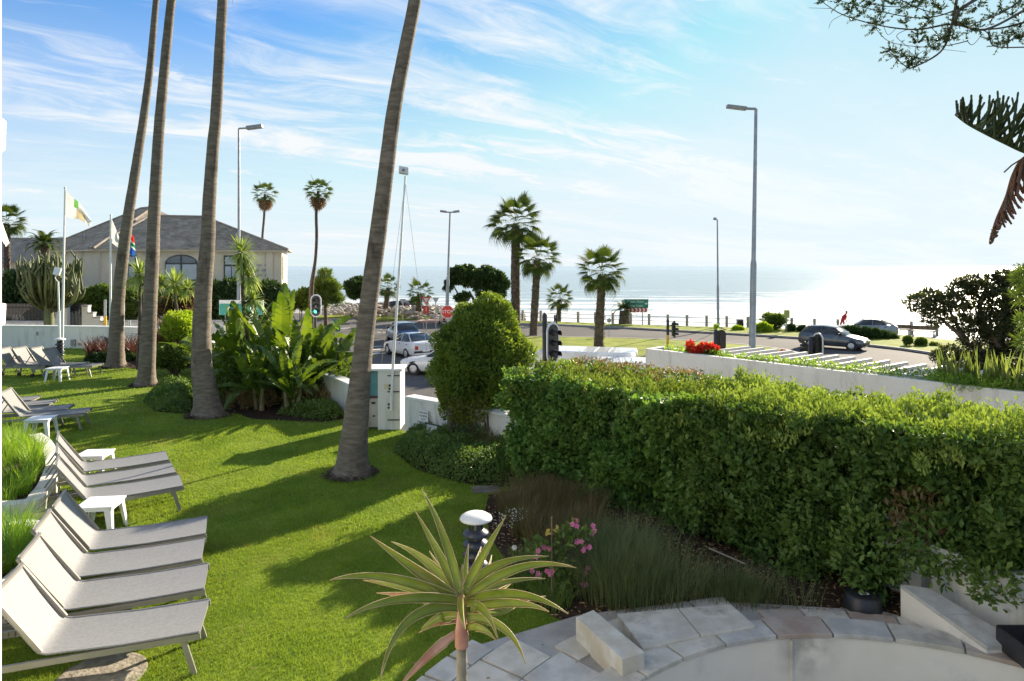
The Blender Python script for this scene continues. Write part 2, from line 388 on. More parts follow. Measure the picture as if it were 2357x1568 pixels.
MT['bhedge'] = leafm('hedge_leaf_brown', (.09, .045, .025), (.16, .12, .05), .25, .5, .3)
MT['round'] = leafm('round_bush_leaf', (.048, .088, .014), (.135, .175, .028), .36, .5, .3)
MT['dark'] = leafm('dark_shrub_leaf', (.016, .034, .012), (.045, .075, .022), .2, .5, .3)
MT['mid'] = leafm('mid_shrub_leaf', (.045, .075, .016), (.10, .14, .03), .3, .5, .3)
MT['lime'+'leaf'] = leafm('lime_shrub_leaf', (.12, .19, .015), (.26, .32, .03), .35, .5, .3)
MT['cover'] = leafm('ground_cover_leaf', (.035, .07, .016), (.10, .15, .035), .28, .5, .3)
MT['coverl'] = leafm('bright_ground_cover', (.07, .14, .016), (.18, .26, .04), .35, .45, .4)
MT['tan'] = leafm('dry_grass', (.13, .09, .035), (.26, .19, .09), .35, .7, .1, (1.1, 1.05, .8))
MT['reed'] = leafm('reed_blade', (.045, .065, .024), (.125, .14, .06), .25, .6, .2)
MT['maroon'] = leafm('maroon_blade', (.030, .012, .012), (.08, .045, .032), .3, .45, .4, (1.5, 1.0, .8))
MT['sword'] = leafm('sword_leaf', (.07, .11, .03), (.22, .27, .09), .33, .45, .4)
MT['banana'] = mat('banana_leaf', (.038, .085, .015), (.10, .165, .026), 2.5, .33, trans=.38, spec=.5, bump=.25, bscale=6, bstretch=(3, 40, 3), tcol=(2.1, 1.75, .45))
MT['litter'] = leafm('leaf_litter', (.09, .05, .025), (.26, .17, .09), .15, .7, .2, (1, 1, 1))
MT['twig'] = mat('twig', (.12, .08, .05), (.22, .16, .10), 5, .9)
MT['pine'] = leafm('pine_needle', (.020, .034, .014), (.05, .07, .03), .2, .5, .3)
MT['pineb'] = leafm('pine_dry', (.075, .038, .022), (.14, .075, .045), .15, .6, .2, (1, 1, 1))
# ---------------------------------------------------------------- setting: sea, land, roads
RZ = -2.0
def xy(u, v, z=RZ): p = gp(u, v, z); return (p.x, p.y)
def seamat():
    m = bpy.data.materials.new('sea_water'); m.use_nodes = True; nt = m.node_tree; b = nt.nodes['Principled BSDF']
    t = nt.nodes.new('ShaderNodeTexCoord'); ge = nt.nodes.new('ShaderNodeNewGeometry')
    s_ = nt.nodes.new('ShaderNodeSeparateXYZ'); lk(nt, ge.outputs['Position'], s_.inputs[0])
    def mapped(sx, sy):
        mp = nt.nodes.new('ShaderNodeMapping'); mp.inputs['Scale'].default_value = (sx, sy, 1); mp.inputs['Rotation'].default_value = (0, 0, R(8))
        lk(nt, ge.outputs['Position'], mp.inputs[0]); return mp.outputs[0]
    n1 = noise_n(nt, mapped(.012, .11), 1.0, 8, .66, .6)
    n2 = noise_n(nt, mapped(.10, .30), 1.0, 6, .65, .4)
    near = ramp_n(nt, s_.outputs[1], 330, 90)
    fo = math_n(nt, 'ADD', math_n(nt, 'MULTIPLY', n1, .8), math_n(nt, 'MULTIPLY', n2, .35))
    fo = math_n(nt, 'ADD', fo, math_n(nt, 'MULTIPLY', near, .27))
    foam = math_n(nt, 'MULTIPLY', ramp_n(nt, fo, .68, .84), .85)
    far_haze = ramp_n(nt, s_.outputs[1], 200, 2200)
    base = mix_n(nt, far_haze, (.28, .36, .39), (.33, .42, .49))  # far water paler: horizon haze put into the base colour
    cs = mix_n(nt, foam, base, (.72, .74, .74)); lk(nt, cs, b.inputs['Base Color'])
    rg = math_n(nt, 'ADD', .22, math_n(nt, 'MULTIPLY', foam, .5)); lk(nt, rg, b.inputs['Roughness'])
    b.inputs['IOR'].default_value = 1.33; b.inputs['Specular IOR Level'].default_value = .5
    bn = nt.nodes.new('ShaderNodeBump'); bn.inputs['Strength'].default_value = .85; bn.inputs['Distance'].default_value = .55
    h = math_n(nt, 'ADD', noise_n(nt, mapped(.22, .55), 1.0, 7, .68, .3), math_n(nt, 'MULTIPLY', noise_n(nt, mapped(.02, .085), 1, 4, .5), 3.0))
    lk(nt, h, bn.inputs['Height']); lk(nt, bn.outputs[0], b.inputs['Normal'])
    return m
SEAZ = -6.2
g = G(); g.sheet([(-9000, 40), (9000, 40), (9000, 16000), (-9000, 16000)], SEAZ); g.build('sea', seamat(), kind='structure')
# land: one big sheet with a bank down to the water
PR = [(-400, 190), (-120, 118), (-60, 100), (-34, 90), (-16, 79), (-6, 71.5), (6.4, 66), (19, 60.4), (32, 54.7), (46, 47.5), (90, 24), (260, -60)]
def off(path, d):
    o_ = []
    for i, p in enumerate(path):
        a_ = Vector(path[max(i - 1, 0)]); b_ = Vector(path[min(i + 1, len(path) - 1)]); t = (b_ - a_).normalized()
        o_.append((p[0] - t.y * d, p[1] + t.x * d))
    return o_
g = G(); top = PR; toe = off(PR, 7)
g.sheet(top + [(260, -120), (-400, -120)], RZ)
vs = [(x, y, RZ) for x, y in top] + [(x, y, SEAZ - .6) for x, y in toe]; n = len(top)
g.add(vs, [(i, n + i, n + i + 1, i + 1) for i in range(n - 1)], 1)
g.build('ground', [MT['asphalt'], MT['rock']], kind='structure')
# promenade strip, verge, island
MT['prom'] = mat('promenade_paving', (.30, .285, .26), (.38, .36, .33), .7, .85, bump=.2, bscale=20)
g = G(); g.sheet(off(PR, -.3)[3:-1] + off(PR, -4.6)[3:-1][::-1], RZ + .012); g.build('promenade_path', MT['prom'], kind='structure')
vin = [xy(1010, 741), xy(1120, 745), xy(1290, 750), xy(1430, 756), xy(1571, 764), xy(1730, 773), xy(1872, 782), xy(1985, 795.5), xy(2080, 806), xy(2151, 816.5), (27.8, 37.5), (30, 27), (31, 10), (31, -20)]
vout = [xy(1010, 737), xy(1120, 739), xy(1290, 744), xy(1430, 749.5), xy(1571, 754), xy(1730, 758), xy(1872, 762), xy(1985, 768), xy(2080, 777), xy(2151, 784), (36, 42), (40, 30), (42, 10), (42, -20)]
g = G(); g.prism(vin + vout[::-1], RZ - .05, RZ + .14); g.build('grass_verge', MT['verge'], kind='structure')
def kerb(name, path, h=.13, wd=.22, step=1.1):
    root = bpy.data.objects.new(name, None); col.objects.link(root); root['kind'] = 'structure'; ORG[root.name] = Vector((0, 0, 0))
    me = None; k = 0
    for i in range(len(path) - 1):
        a_ = Vector((*path[i], 0)); b_ = Vector((*path[i + 1], 0)); L = (b_ - a_).length; q = max(1, int(L / step))
        for j in range(q):
            if k > 120: continue
            if me is None:
                gg = G(); gg.box((0, 0, 0), (1, wd, h)); o = gg.build('kerb_stone', MT['concrete'], root); me = o.data
            else: o = link('kerb_stone', me, root)
            c = a_.lerp(b_, (j + .5) / q); o.location = (c.x, c.y, RZ + h / 2 + .03); o.rotation_euler = (0, 0, math.atan2(b_.y - a_.y, b_.x - a_.x)); o.scale = (L / q - .015, 1, 1); k += 1
    return root
kerb('verge_kerb', off(vin[:11], -.12))
isl = [xy(1120, 780), xy(1232, 779), xy(1400, 781.5), xy(1530, 786), xy(1650, 793), xy(1730, 800), xy(1800, 809), xy(1850, 822)]
near_ = [(17.8, 37.5), (17.5, 33), (16.5, 29.2), (13.5, 28.8), (9, 31), (4.5, 35.5), (0, 38.5), (-2.6, 40.5), (-3, 42)]
g = G(); g.prism(isl + near_, RZ - .05, RZ + .14); g.build('grass_island', MT['verge'], kind='structure')
g = G(); g.prism([xy(1005, 792), xy(1120, 780.5), (-2.6, 40.2), (-5.4, 42.5)], RZ - .05, RZ + .13); g.build('paved_island_tip', MT['paving'], kind='structure')
kerb('island_kerb', off(isl, .12))
g = G(); g.prism([xy(962, 742), xy(985, 739.5), xy(1125, 739), xy(1125, 743), xy(985, 743.5)], RZ - .05, RZ + .15); g.build('traffic_median', MT['paving'], kind='structure')
g = G(); g.prism([xy(820, 733), xy(900, 728), xy(1000, 729), xy(1010, 734), xy(900, 739), xy(830, 739)], RZ - .05, RZ + .14); g.prism([xy(700, 731), xy(800, 726), xy(1000, 724), xy(1180, 727), xy(1180, 730), xy(990, 727), xy(810, 730), xy(720, 736)], RZ-.05, RZ+.145)
g.build('roadside_grass', MT['verge'], kind='structure')
# road markings
g = G()
def stripe(p, q, wd=.13):
    p = Vector((*p, 0)); q = Vector((*q, 0)); d = (q - p).normalized(); s_ = Vector((-d.y, d.x, 0)) * wd / 2
    g.sheet([(p + s_)[:2], (q + s_)[:2], (q - s_)[:2], (p - s_)[:2]], RZ + .004)
for i in range(4): stripe(xy(842 + i * 13, 765), xy(850 + i * 13, 765), .35)
stripe(xy(770, 757), xy(806, 755), .3); stripe(xy(848, 758), xy(880, 758), .2)
for i in range(7): stripe(xy(750 + i * 3, 792 + i * 7), xy(792, 798 + i * 4.6), .28)
stripe(xy(764, 781), xy(800, 805), .14); stripe(xy(842, 806), xy(876, 804), .3); stripe(xy(848, 817), xy(872, 812), .3); stripe(xy(858, 798), xy(880, 797), .2)
for i in range(9): p = (27 - i * 2.6, 33 + i * 1.9)
stripe(xy(1900, 832), xy(2130, 868), .12)
g.build('road_markings', MT['ln'], kind='structure')
# rocky bank left of the promenade, rocks in the surf
def rocks(name, pts, m, label=None):
    base = []; V = []; F = []
    bm_ = bmesh.new(); bmesh.ops.create_icosphere(bm_, subdivisions=1, radius=1); bv = np.array([v.co[:] for v in bm_.verts]); bf = np.array([[v.index for v in f.verts] for f in bm_.faces]); bm_.free()
    for i, (x, y, z, r_) in enumerate(pts):
        s_ = np.array([r_ * RS.uniform(.7, 1.5), r_ * RS.uniform(.7, 1.3), r_ * RS.uniform(.4, .8)])
        V.append(bv * s_ * (1 + .25 * RS.normal(size=(len(bv), 1)).clip(-1, 1)) + [x, y, z]); F.append(bf + i * len(bv))
    o = npmesh(name, np.concatenate(V), np.concatenate(F), m, kind='stuff'); return o
pts = []
for i in range(1900):
    t = RS.rand(); u = 735 + 470 * t; Y = RS.uniform(74, 92) - 10 * t; x = (u - CX) / FPX * Y
    z = RZ - .3 + 1.2 * math.sin(PI * min(1, max(0, (u - 700) / 420))) * RS.rand()
    pts.append((x, Y, z, RS.uniform(.12, .42)))
tag(rocks('boulders', pts, MT['sand']), 'pale grey brown boulders banked along the shore at left', 'rocks')
pts = []
for i in range(420):
    t = RS.rand(); b_ = RS.rand(); k = t * 4; i0 = min(3, int(k)); A = Vector(PR[5 + i0]); B = Vector(PR[6 + i0]); p = A.lerp(B, k - i0)
    d = RS.uniform(5, 26) * (1 if RS.rand() < .6 else .5); q = p + Vector((.4, .9)) * d
    pts.append((q.x, q.y, SEAZ + RS.uniform(-.1, .25), RS.uniform(.15, .7)))
tag(rocks('surf_rocks', pts, MT['rock']), 'dark low rocks breaking the white surf below the promenade railing', 'rocks')
# ---------------------------------------------------------------- lawn
WP = [(-60, 30.5), (-30, 30), (-22, 29.3), (-17, 28.9), (-14.8, 28.3), (-12.5, 26.6), (-9.5, 22.6), (-6.6, 19.3), (-4.7, 17.3), (-3.35, 15.45)]
W2 = [(-2.15, 14.35), (-1.1, 13.5), (.1, 12.5), (.75, 11.55), (1.45, 10.75), (2.3, 9.9), (3.2, 8.9), (4.0, 7.8), (4.33, 7.1)]
W3 = [(4.37, 7.02), (4.78, 6.36), (5.2, 5.75), (5.9, 4.9), (7.5, 3.4), (9, 2)]
LAWN = [(-60, 30.5)] + WP[1:] + W2 + [(4.45, 6.75), (4.5, 6.35)] + [(2.85 + 2.78 * math.cos(R(d_)), 3.66 + 2.78 * math.sin(R(d_))) for d_ in range(58, 226, 6)] + [(-1, -3), (-60, -3)]
g = G(); g.prism(LAWN, RZ - .1, 0.0); g.build('lawn', MT['lawn'], kind='structure')
PATIO = [xy(*p, 0) for p in [(960, 1568), (1090, 1490), (1230, 1448), (1330, 1418), (1450, 1402), (1600, 1385), (1700, 1388), (1900, 1398), (2030, 1408), (2120, 1430), (2180, 1452)]]
SOILB = [xy(*p, 0) for p in [(1125, 1140), (1240, 1118), (1330, 1100), (1600, 1160), (2150, 1330), (2180, 1450), (2000, 1425), (1700, 1404), (1450, 1420), (1300, 1435), (1240, 1400), (1190, 1330), (1130, 1240), (1115, 1180)]]
BED2 = [xy(*p, 0) for p in [(905, 1040), (930, 1010), (1000, 975), (1190, 1020), (1245, 1080), (1240, 1118), (1150, 1122), (1060, 1112), (960, 1082)]]
BED3 = [xy(*p, 0) for p in [(330, 925), (345, 905), (430, 885), (480, 868), (700, 850), (790, 885), (793, 965), (740, 973), (650, 968), (580, 965), (540, 950), (520, 958), (450, 955), (360, 948)]]
BED4 = [xy(*p, 0) for p in [(200, 830), (215, 815), (440, 812), (445, 848), (330, 850), (240, 842)]]
for nm, pl in (('hedge_bed', SOILB), ('round_bush_bed', BED2), ('banana_bed', BED3), ('shrub_bed', BED4)):
    g = G(); g.sheet(pl, .006); g.build(nm, MT['soil'], kind='structure')
# grass blades, dense near the camera
PIT = (2.85, 3.66, 2.64)
def grass(n, y0, y1, L, W, pw=1.0):
    V = []; Y = y0 + (y1 - y0) * RS.rand(n) ** pw; X = (RS.rand(n) * 2 - 1) * (.77 * Y + .5)
    k = inpoly(X, Y, LAWN) & ~inpoly(X, Y, SOILB) & ~inpoly(X, Y, BED2) & ~inpoly(X, Y, BED3) & ~inpoly(X, Y, BED4) & ~inpoly(X, Y, PATIO + [(5, 3), (5, 0), (-1, 0), (-1.2, 5.7)])
    k &= ((X - PIT[0]) ** 2 + (Y - PIT[1]) ** 2) > 3.3 ** 2
    k &= X < 1.6 + .2 * Y; k &= ((X + 3.50) / .34) ** 2 + ((Y - 5.82) / .34) ** 2 > 1
    for (bx, by, br) in ((-2.68, 11.5, .46), (-7.1, 16.1, .5), (-10.8, 20, .4), (-13.7, 23.6, .4)): k &= (X - bx) ** 2 + (Y - by) ** 2 > br ** 2
    X = X[k]; Y = Y[k]; n = len(X); a_ = RS.rand(n) * 2 * PI
    cl_ = np.sin(X * 2.1 + 1.3 * np.sin(Y * 1.7)) * np.sin(Y * 2.6 + X) * .25 + 1
    P = np.stack([X, Y, np.zeros(n)], 1); S = np.stack([np.cos(a_), np.sin(a_), np.zeros(n)], 1) * W * (.6 + .8 * RS.rand(n))[:, None]
    T = P + np.stack([RS.normal(size=n) * .5, RS.normal(size=n) * .5, np.ones(n)], 1) * (L * (.5 + .8 * RS.rand(n)) * cl_)[:, None]
    V = np.stack([P - S, P + S, T], 1).reshape(-1, 3); F = np.arange(n * 3).reshape(-1, 3)
    return V, F, RS.rand(n)
parts_ = [grass(330000, 4.6, 9, .028, .0028, .8), grass(260000, 9, 15, .032, .005, 1), grass(150000, 15, 30, .04, .010, 1)]
VV = []; FF = []; RR = []; o_ = 0
for V, F, r_ in parts_: VV.append(V); FF.append(F + o_); RR.append(r_); o_ += len(V)
tag(npmesh('grass', np.concatenate(VV), np.concatenate(FF), MT['blade'], kind='stuff', rnd=np.concatenate(RR)), 'short bright green lawn grass of the garden', 'grass')
# ---------------------------------------------------------------- garden walls
def cap_wall(name, path, z1, label, th=.22, z0=RZ - .05, cap=True):
    o = thing(name, label, 'wall', (path[0][0], path[0][1], 0))
    pth = [p.to_2d() for p in catmull([(*p, 0) for p in path], 5)]
    n_ = len(pth); zz = [z1] * n_ if not isinstance(z1, tuple) else [z1[0] + (z1[1] - z1[0]) * (i / (n_ - 1)) ** 2 for i in range(n_)]
    g = G(); g.wall(pth, z0, [z - .05 for z in zz], th); g.build('wall_body', MT['wall'], o)
    if cap:
        g = G(); vv = G(); vv.wall(pth, 0, zz, th + .05); g.wall(pth, 0, zz, th + .05); g.v = [(x, y, z if j % 4 in (1, 2) else zz[j // 4] - .049) for j, (x, y, z) in enumerate(g.v)]; g.build('coping', MT['whitep'], o)
    return o
wl = cap_wall('garden_wall', WP, (.97, .74), 'long low white curved wall at the far left of the lawn, running behind the palms')
for nm, (u, v, ww, hh) in dict(vent_plate=(169, 789, .36, .34), pipe_box=(183, 792, .16, .12), light_switch=(86, 768, .08, .2)).items():
    p = dp(u, v, 28.9); g = G(); g.box((p.x, p.y, p.z), (ww * .55, .08, hh * .8)); g.build(nm, MT['concrete'], wl)
gw2 = cap_wall('garden_wall', W2, .78, 'white wall running right from the meter pillar, under the round bush and into the hedge')
cap_wall('garden_wall', W3, .66, 'white plastered wall in the bottom right corner below the end of the hedge')
# notice on the wall
p = Vector((-1.72, 13.93, .42)); nb = thing('wall_notice', 'small white printed notice on the white wall right of the pillar', 'sign', p)
dv = Vector((1.05, -.85, 0)).normalized(); nrm = Vector((-dv.y, dv.x, 0)) * -1
Mx = Matrix((dv, Vector((0, 0, 1)), dv.cross(Vector((0, 0, 1))))).transposed()
g = G(); g.box(p + Mx.col[2] * .12, (.26, .30, .012), rot=Mx); g.build('board', MT['plastic'], nb)
for i, s_ in enumerate(['THIS AREA', 'IS UNDER', 'CCTV', 'SURVEILLANCE']):
    text_mesh('lettering', s_, .05, Matrix.Translation(p + Mx.col[2] * .128 + Vector((0, 0, .10 - i * .065))) @ Mx.to_4x4(), MT['black'], nb, .001)
# flood light on wall stands
def floodlight(p, label, yaw):
    o = thing('flood_light', label, 'light', p); M_ = Matrix.Rotation(yaw, 3, 'Z') @ Matrix.Rotation(R(-12), 3, 'X'); p = Vector(p)
    f = lambda q: p + M_ @ Vector(q)
    g = G(); vs = [f(q) for q in ((-.16, -.10, -.12), (.16, -.10, -.12), (.16, -.10, .12), (-.16, -.10, .12), (-.08, .10, -.06), (.08, .10, -.06), (.08, .10, .06), (-.08, .10, .06))]
    g.add(vs, [(0, 1, 2, 3), (4, 7, 6, 5), (0, 4, 5, 1), (1, 5, 6, 2), (2, 6, 7, 3), (3, 7, 4, 0)]); g.build('housing', MT['black'], o, bevel=.008)
    g = G(); g.box(f((0, -.108, 0)), (.26, .01, .18), rot=M_); g.build('lens', mat('flood_glass', (.30, .34, .33), (.40, .44, .43), 3, .15), o)
    g = G(); g.tube([f((0, .02, -.08)), (p.x, p.y + .05, p.z - .30)], .018, 6); g.build('stake', MT['black'], o)
floodlight((-1.45, 12.95, .38), 'black flood light angled out on the white wall beside the notice', R(-38))
floodlight((-16.85, 28.2, .45), 'small black flood light on the far white wall left of the leaning palms', R(-20))
# ---------------------------------------------------------------- meter pillar with cabinets
pl = thing('meter_pillar', 'tall white meter pillar with cabinet doors at the gap in the garden wall', 'pillar', (-2.7, 14.7, 0))
x0, x1 = -3.13, -2.38
g = G(); g.box((x1 - .24, 14.85, .63), (.48, .62, 1.26 + .001)); g.box((x0 + .03, 14.85, .63), (.06, .62, 1.26)); g.box((-2.95, 15.12, .63), (.34, .08, 1.24)); g.build('body', MT['wall'], pl, bevel=.012)
g = G(); g.box((-2.755, 14.85, 1.285), (.84, .70, .05)); g.build('cap', MT['whitep'], pl, bevel=.01)
g = G(); g.box((-2.97, 14.72, .95), (.22, .03, .54)); g.build('cabinet_door', mat('teal_door', (.10, .32, .34), (.16, .40, .42), 3, .4), pl)
g = G(); g.box((-2.97, 14.66, .35), (.22, .05, .62)); g.build('cabinet_door', mat('cream_door', (.50, .44, .36), (.58, .52, .44), 3, .6), pl, label='cream lower meter door')
g = G(); g.box((-2.97, 14.63, .56), (.08, .012, .05)); g.box((-2.96, 14.63, .28), (.05, .012, .03)); g.build('slot', MT['black'], pl)
g = G(); g.box((-3.09, 14.62, .35), (.02, .1, .68)); g.box((-2.97, 14.64, .695), (.24, .1, .02)); g.build('door_frame', MT['carr'], pl)
g = G()
for z in (.22, .82, 1.16): g.box((-2.52, 14.53, z), (.26, .02, .02))
for u_, z in ((-2.60, .95), (-2.60, .88), (-2.62, .55), (-2.62, .48)): g.box((u_, 14.535, z), (.05, .012, .045))
g.build('pole_bracket', MT['black'], pl)
g = G(); g.box((-2.68, 14.535, .93), (.09, .012, .11)); g.build('warning_label', mat('label_yellow', (.70, .62, .38), (.75, .68, .45), 3, .6), pl)
# antenna mast strapped to the pillar
ms = thing('antenna_mast', 'slim white mast with a panel antenna, strapped to the white meter pillar', 'mast', (-2.52, 14.48, 0))
pts = [dp(900, 945, 14.48), dp(905, 830, 14.48), dp(918, 640, 14.48), dp(933, 405, 14.48)]
g = G(); g.tube(pts, [.030, .030, .026, .020], 8); g.build('pole', MT['whitep'], ms)
c = dp(929, 393, 14.48); g = G(); g.box(c, (.20, .06, .17), rot=Euler((R(-25), R(8), R(25))).to_matrix()); g.build('antenna_panel', mat('antenna_white', (.66, .65, .60), (.72, .71, .66), 3, .5), ms, bevel=.01)
g = G(); g.box(dp(929, 391, 14.42), (.05, .02, .045), rot=Euler((R(-25), R(8), R(25))).to_matrix()); g.build('antenna_window', MT['concrete'], ms)
for e in ((dp(932, 425, 14.48), (-3.35, 17.5, .95)), (dp(934, 425, 14.48), (-1.6, 16.2, -1.9))):
    g = G(); g.tube([e[0], e[1]], .0045, 4); g.build('guy_wire', MT['steel'], ms)
# ---------------------------------------------------------------- manhole covers
mh = thing('drain_cover', 'weathered round patterned concrete drain cover in the grass below the nearest lounger', 'drain cover', (-3.50, 5.82, .01))
g = G(); g.lathe([(0.001, .014), (.33, .014), (.35, .012), (.35, -.03)], (-3.50, 5.82, .0), 40); g.build('lid', mat('old_concrete', (.22, .19, .15), (.40, .36, .29), 6, .9, bump=.8, bscale=30, dirt=(.15, .15, .08), dscale=5), mh)
me = None
for i in range(-5, 6):
    for j in range(-7, 8):
        x = i * .068 + (j % 2) * .034; y = j * .05
        if x * x + y * y > .30 ** 2: continue
        if me is None: gg = G(); gg.box((0, 0, 0), (.044, .03, .012)); o = gg.build('raised_stud', MT['stone2'], mh, bevel=.004); me = o.data
        else: o = link('raised_stud', me, mh)
        o.location = (x, y, .009)
g = G(); p = gp(1118, 1128); g.box((p.x, p.y, .012), (.42, .30, .02), rz=R(10)); tag(g.build('paving_slab', MT['rock'], bevel=.005), 'square brown slab set in the lawn below the ground cover bed', 'slab')
k = 260; sp_ = np.stack([RS.uniform(-9, 2, k), RS.uniform(5, 17, k), np.full(k, .03)], 1); sp_ = sp_[inpoly(sp_[:, 0], sp_[:, 1], LAWN) & (sp_[:, 0] < 1.2 + .1 * sp_[:, 1])]; k = len(sp_)
V, F = cards(sp_, rdir(k) * [1, 1, .15], rdir(k, 3), .045 * (.5 + RS.rand(k)), .02, .25)
tag(npmesh('fallen_leaves', V, F, MT['litter'], kind='stuff', rnd=np.repeat(RS.rand(k), 2)), 'a few dry leaves scattered over the lawn', 'leaves')
# ---------------------------------------------------------------- patio, coping, pit wall
px_, py_, pr_ = PIT
pit = thing('courtyard_wall', 'curved white retaining wall of the sunken courtyard in the foreground', 'wall', (px_, py_, 0))
A0, A1 = R(-15), R(215)
ang = [A0 + (A1 - A0) * i / 60 for i in range(61)]
def arc(r_): return [(px_ + r_ * math.cos(t), py_ + r_ * math.sin(t)) for t in ang]
MT['wall2'] = mat('old_plaster', (.76, .70, .59), (.83, .77, .67), .9, .85, bump=.25, bscale=9, dirt=(.46, .45, .42), dscale=.9)
_m = MT['wall2']; nt_ = _m.node_tree; _b2 = nt_.nodes['Principled BSDF']; _src = _b2.inputs['Base Color'].links[0].from_socket
_ge = nt_.nodes.new('ShaderNodeNewGeometry'); _vm = nt_.nodes.new('ShaderNodeVectorMath'); _vm.operation = 'DISTANCE'; lk(nt_, _ge.outputs['Position'], _vm.inputs[0]); _vm.inputs[1].default_value = (2.73, 6.30, -.05)
_st = math_n(nt_, 'MULTIPLY', ramp_n(nt_, _vm.outputs['Value'], .42, .02), ramp_n(nt_, noise_n(nt_, _ge.outputs['Position'], 4, 6), .3, .7))
lk(nt_, mix_n(nt_, math_n(nt_, 'MULTIPLY', _st, .75), _src, (.20, .18, .16)), _b2.inputs['Base Color'])
g = G(); inn = arc(pr_ + .02); out_ = arc(pr_ + .22)
vs = []; 
for (a_, b_) in zip(inn, out_): vs += [(*a_, -2.6), (*a_, .06), (*b_, .06), (*b_, -2.6)]
g.add(vs, [(4 * i + j, 4 * i + 4 + j, 4 * i + 4 + (j + 1) % 4, 4 * i + (j + 1) % 4) for i in range(60) for j in range(4)]); g.build('wall_face', MT['wall2'], pit)
for t in (R(52), R(96), R(131)):
    g = G(); g.box((px_ + (pr_ + .012) * math.cos(t), py_ + (pr_ + .012) * math.sin(t), -1.2), (.03, .018, 2.5), rz=t); g.build('render_joint', MT['wall2'], pit)
# coping stones
edges = [R(x) for x in (-15, -2, 12, 26, 40, 52.5, 64, 76, 87.5, 99, 110.5, 121, 131, 141, 152, 165, 180, 196, 215)]
smats = [MT['stone'], MT['stone'], MT['stone2'], MT['stone3'], MT['stone3'], MT['stone3'], MT['stone2'], MT['stone'], MT['stone3'], MT['stone'], MT['stone2'], MT['stone2'], MT['stone2'], MT['stone'], MT['stone2'], MT['stone'], MT['stone2'], MT['stone'], MT['stone']]
for i in range(len(edges) - 1):
    a_, b_ = edges[i] + .0035, edges[i + 1] - .0035; k = 6; wd = .30 + RS.uniform(-.02, .02)
    poly = [(px_ + pr_ * math.cos(a_ + (b_ - a_) * j / k), py_ + pr_ * math.sin(a_ + (b_ - a_) * j / k)) for j in range(k + 1)]
    poly += [(px_ + (pr_ + wd) * math.cos(b_ - (b_ - a_) * j / k), py_ + (pr_ + wd) * math.sin(b_ - (b_ - a_) * j / k)) for j in range(k + 1)]
    g = G(); g.prism(poly, .062, .105 + RS.uniform(-.003, .004)); g.build('coping_stone', smats[i], pit, bevel=.006)
pf = G(); pf.lathe([(.001, -2.6), (2.7, -2.6)], (px_, py_, 0), 32); pf.build('courtyard_floor', MT['concrete'], kind='structure')
# paving stones behind the coping
pav = bpy.data.objects.new('patio_paving', None); col.objects.link(pav); pav['kind'] = 'structure'; ORG[pav.name] = Vector((0, 0, 0))
g = G(); g.prism([(px_ + (pr_ + .2) * math.cos(t), py_ + (pr_ + .2) * math.sin(t)) for t in [R(d) for d in range(215, 34, -5)]] + [xy(*p, 0) for p in ((2180, 1452), (2030, 1409), (1700, 1389), (1600, 1386), (1450, 1403), (1330, 1419), (1230, 1449), (1090, 1491))] + [(-.9, 5.5), (-1.6, 4.7), (-1.8, 2.5)], -.3, .012); g.build('bedding', MT['concrete'], pav)
def ring_stones(r0, r1, a0, a1, n_, z, mm):
    for i in range(n_):
        a_ = a0 + (a1 - a0) * i / n_ + .004; b_ = a0 + (a1 - a0) * (i + 1) / n_ - .004
        if RS.rand() < .0: continue
        poly = [(px_ + r0 * math.cos(a_ + (b_ - a_) * j / 4), py_ + r0 * math.sin(a_ + (b_ - a_) * j / 4)) for j in range(5)] + [(px_ + r1 * math.cos(b_ - (b_ - a_) * j / 4), py_ + r1 * math.sin(b_ - (b_ - a_) * j / 4)) for j in range(5)]
        g = G(); g.prism(poly, -.02, z + RS.uniform(-.002, .003)); g.build('paving_stone', mm[RS.randint(len(mm))], pav, bevel=.004)
ring_stones(pr_ + .31, pr_ + .60, R(49), R(97), 6, .03, [MT['stone2'], MT['stone3'], MT['stone2']])
ring_stones(pr_ + .31, pr_ + .82, R(134), R(215), 9, .03, [MT['stone'], MT['stone2'], MT['stone']])
ring_stones(pr_ + .83, pr_ + 1.28, R(136), R(212), 11, .03, [MT['stone'], MT['stone2'], MT['stone2']])
ring_stones(pr_ + 1.29, pr_ + 1.55, R(140), R(205), 14, .03, [MT['stone'], MT['stone2'], MT['stone2']])
ring_stones(pr_ + .62, pr_ + .92, R(100), R(134), 5, .03, [MT['stone2'], MT['stone']])
# raised limestone bench top and step block
def slab_px(name, pts, z, h, m, parent, bev=.012):
    g = G(); g.prism([xy(*p, z) for p in pts], z - h, z); return g.build(name, m, parent, bevel=bev)
bn = thing('stone_bench', 'broad raised pale stone slab seat behind the curved coping, left of centre', 'bench', (1.9, 6.4, 0))
slab_px('top_stone', [(1420, 1412), (1560, 1399), (1612, 1462), (1480, 1492)], .13, .13, MT['stone2'], bn)
slab_px('top_stone', [(1562, 1399), (1682, 1390), (1740, 1440), (1614, 1462)], .13, .13, MT['stone2'], bn)
sb = thing('stone_block', 'cream limestone block standing at the left end of the stone bench', 'step', (1.1, 6.1, 0))
slab_px('block', [(1325, 1420), (1366, 1403), (1484, 1500), (1432, 1518)], .24, .24, MT['lime'], sb, .01)
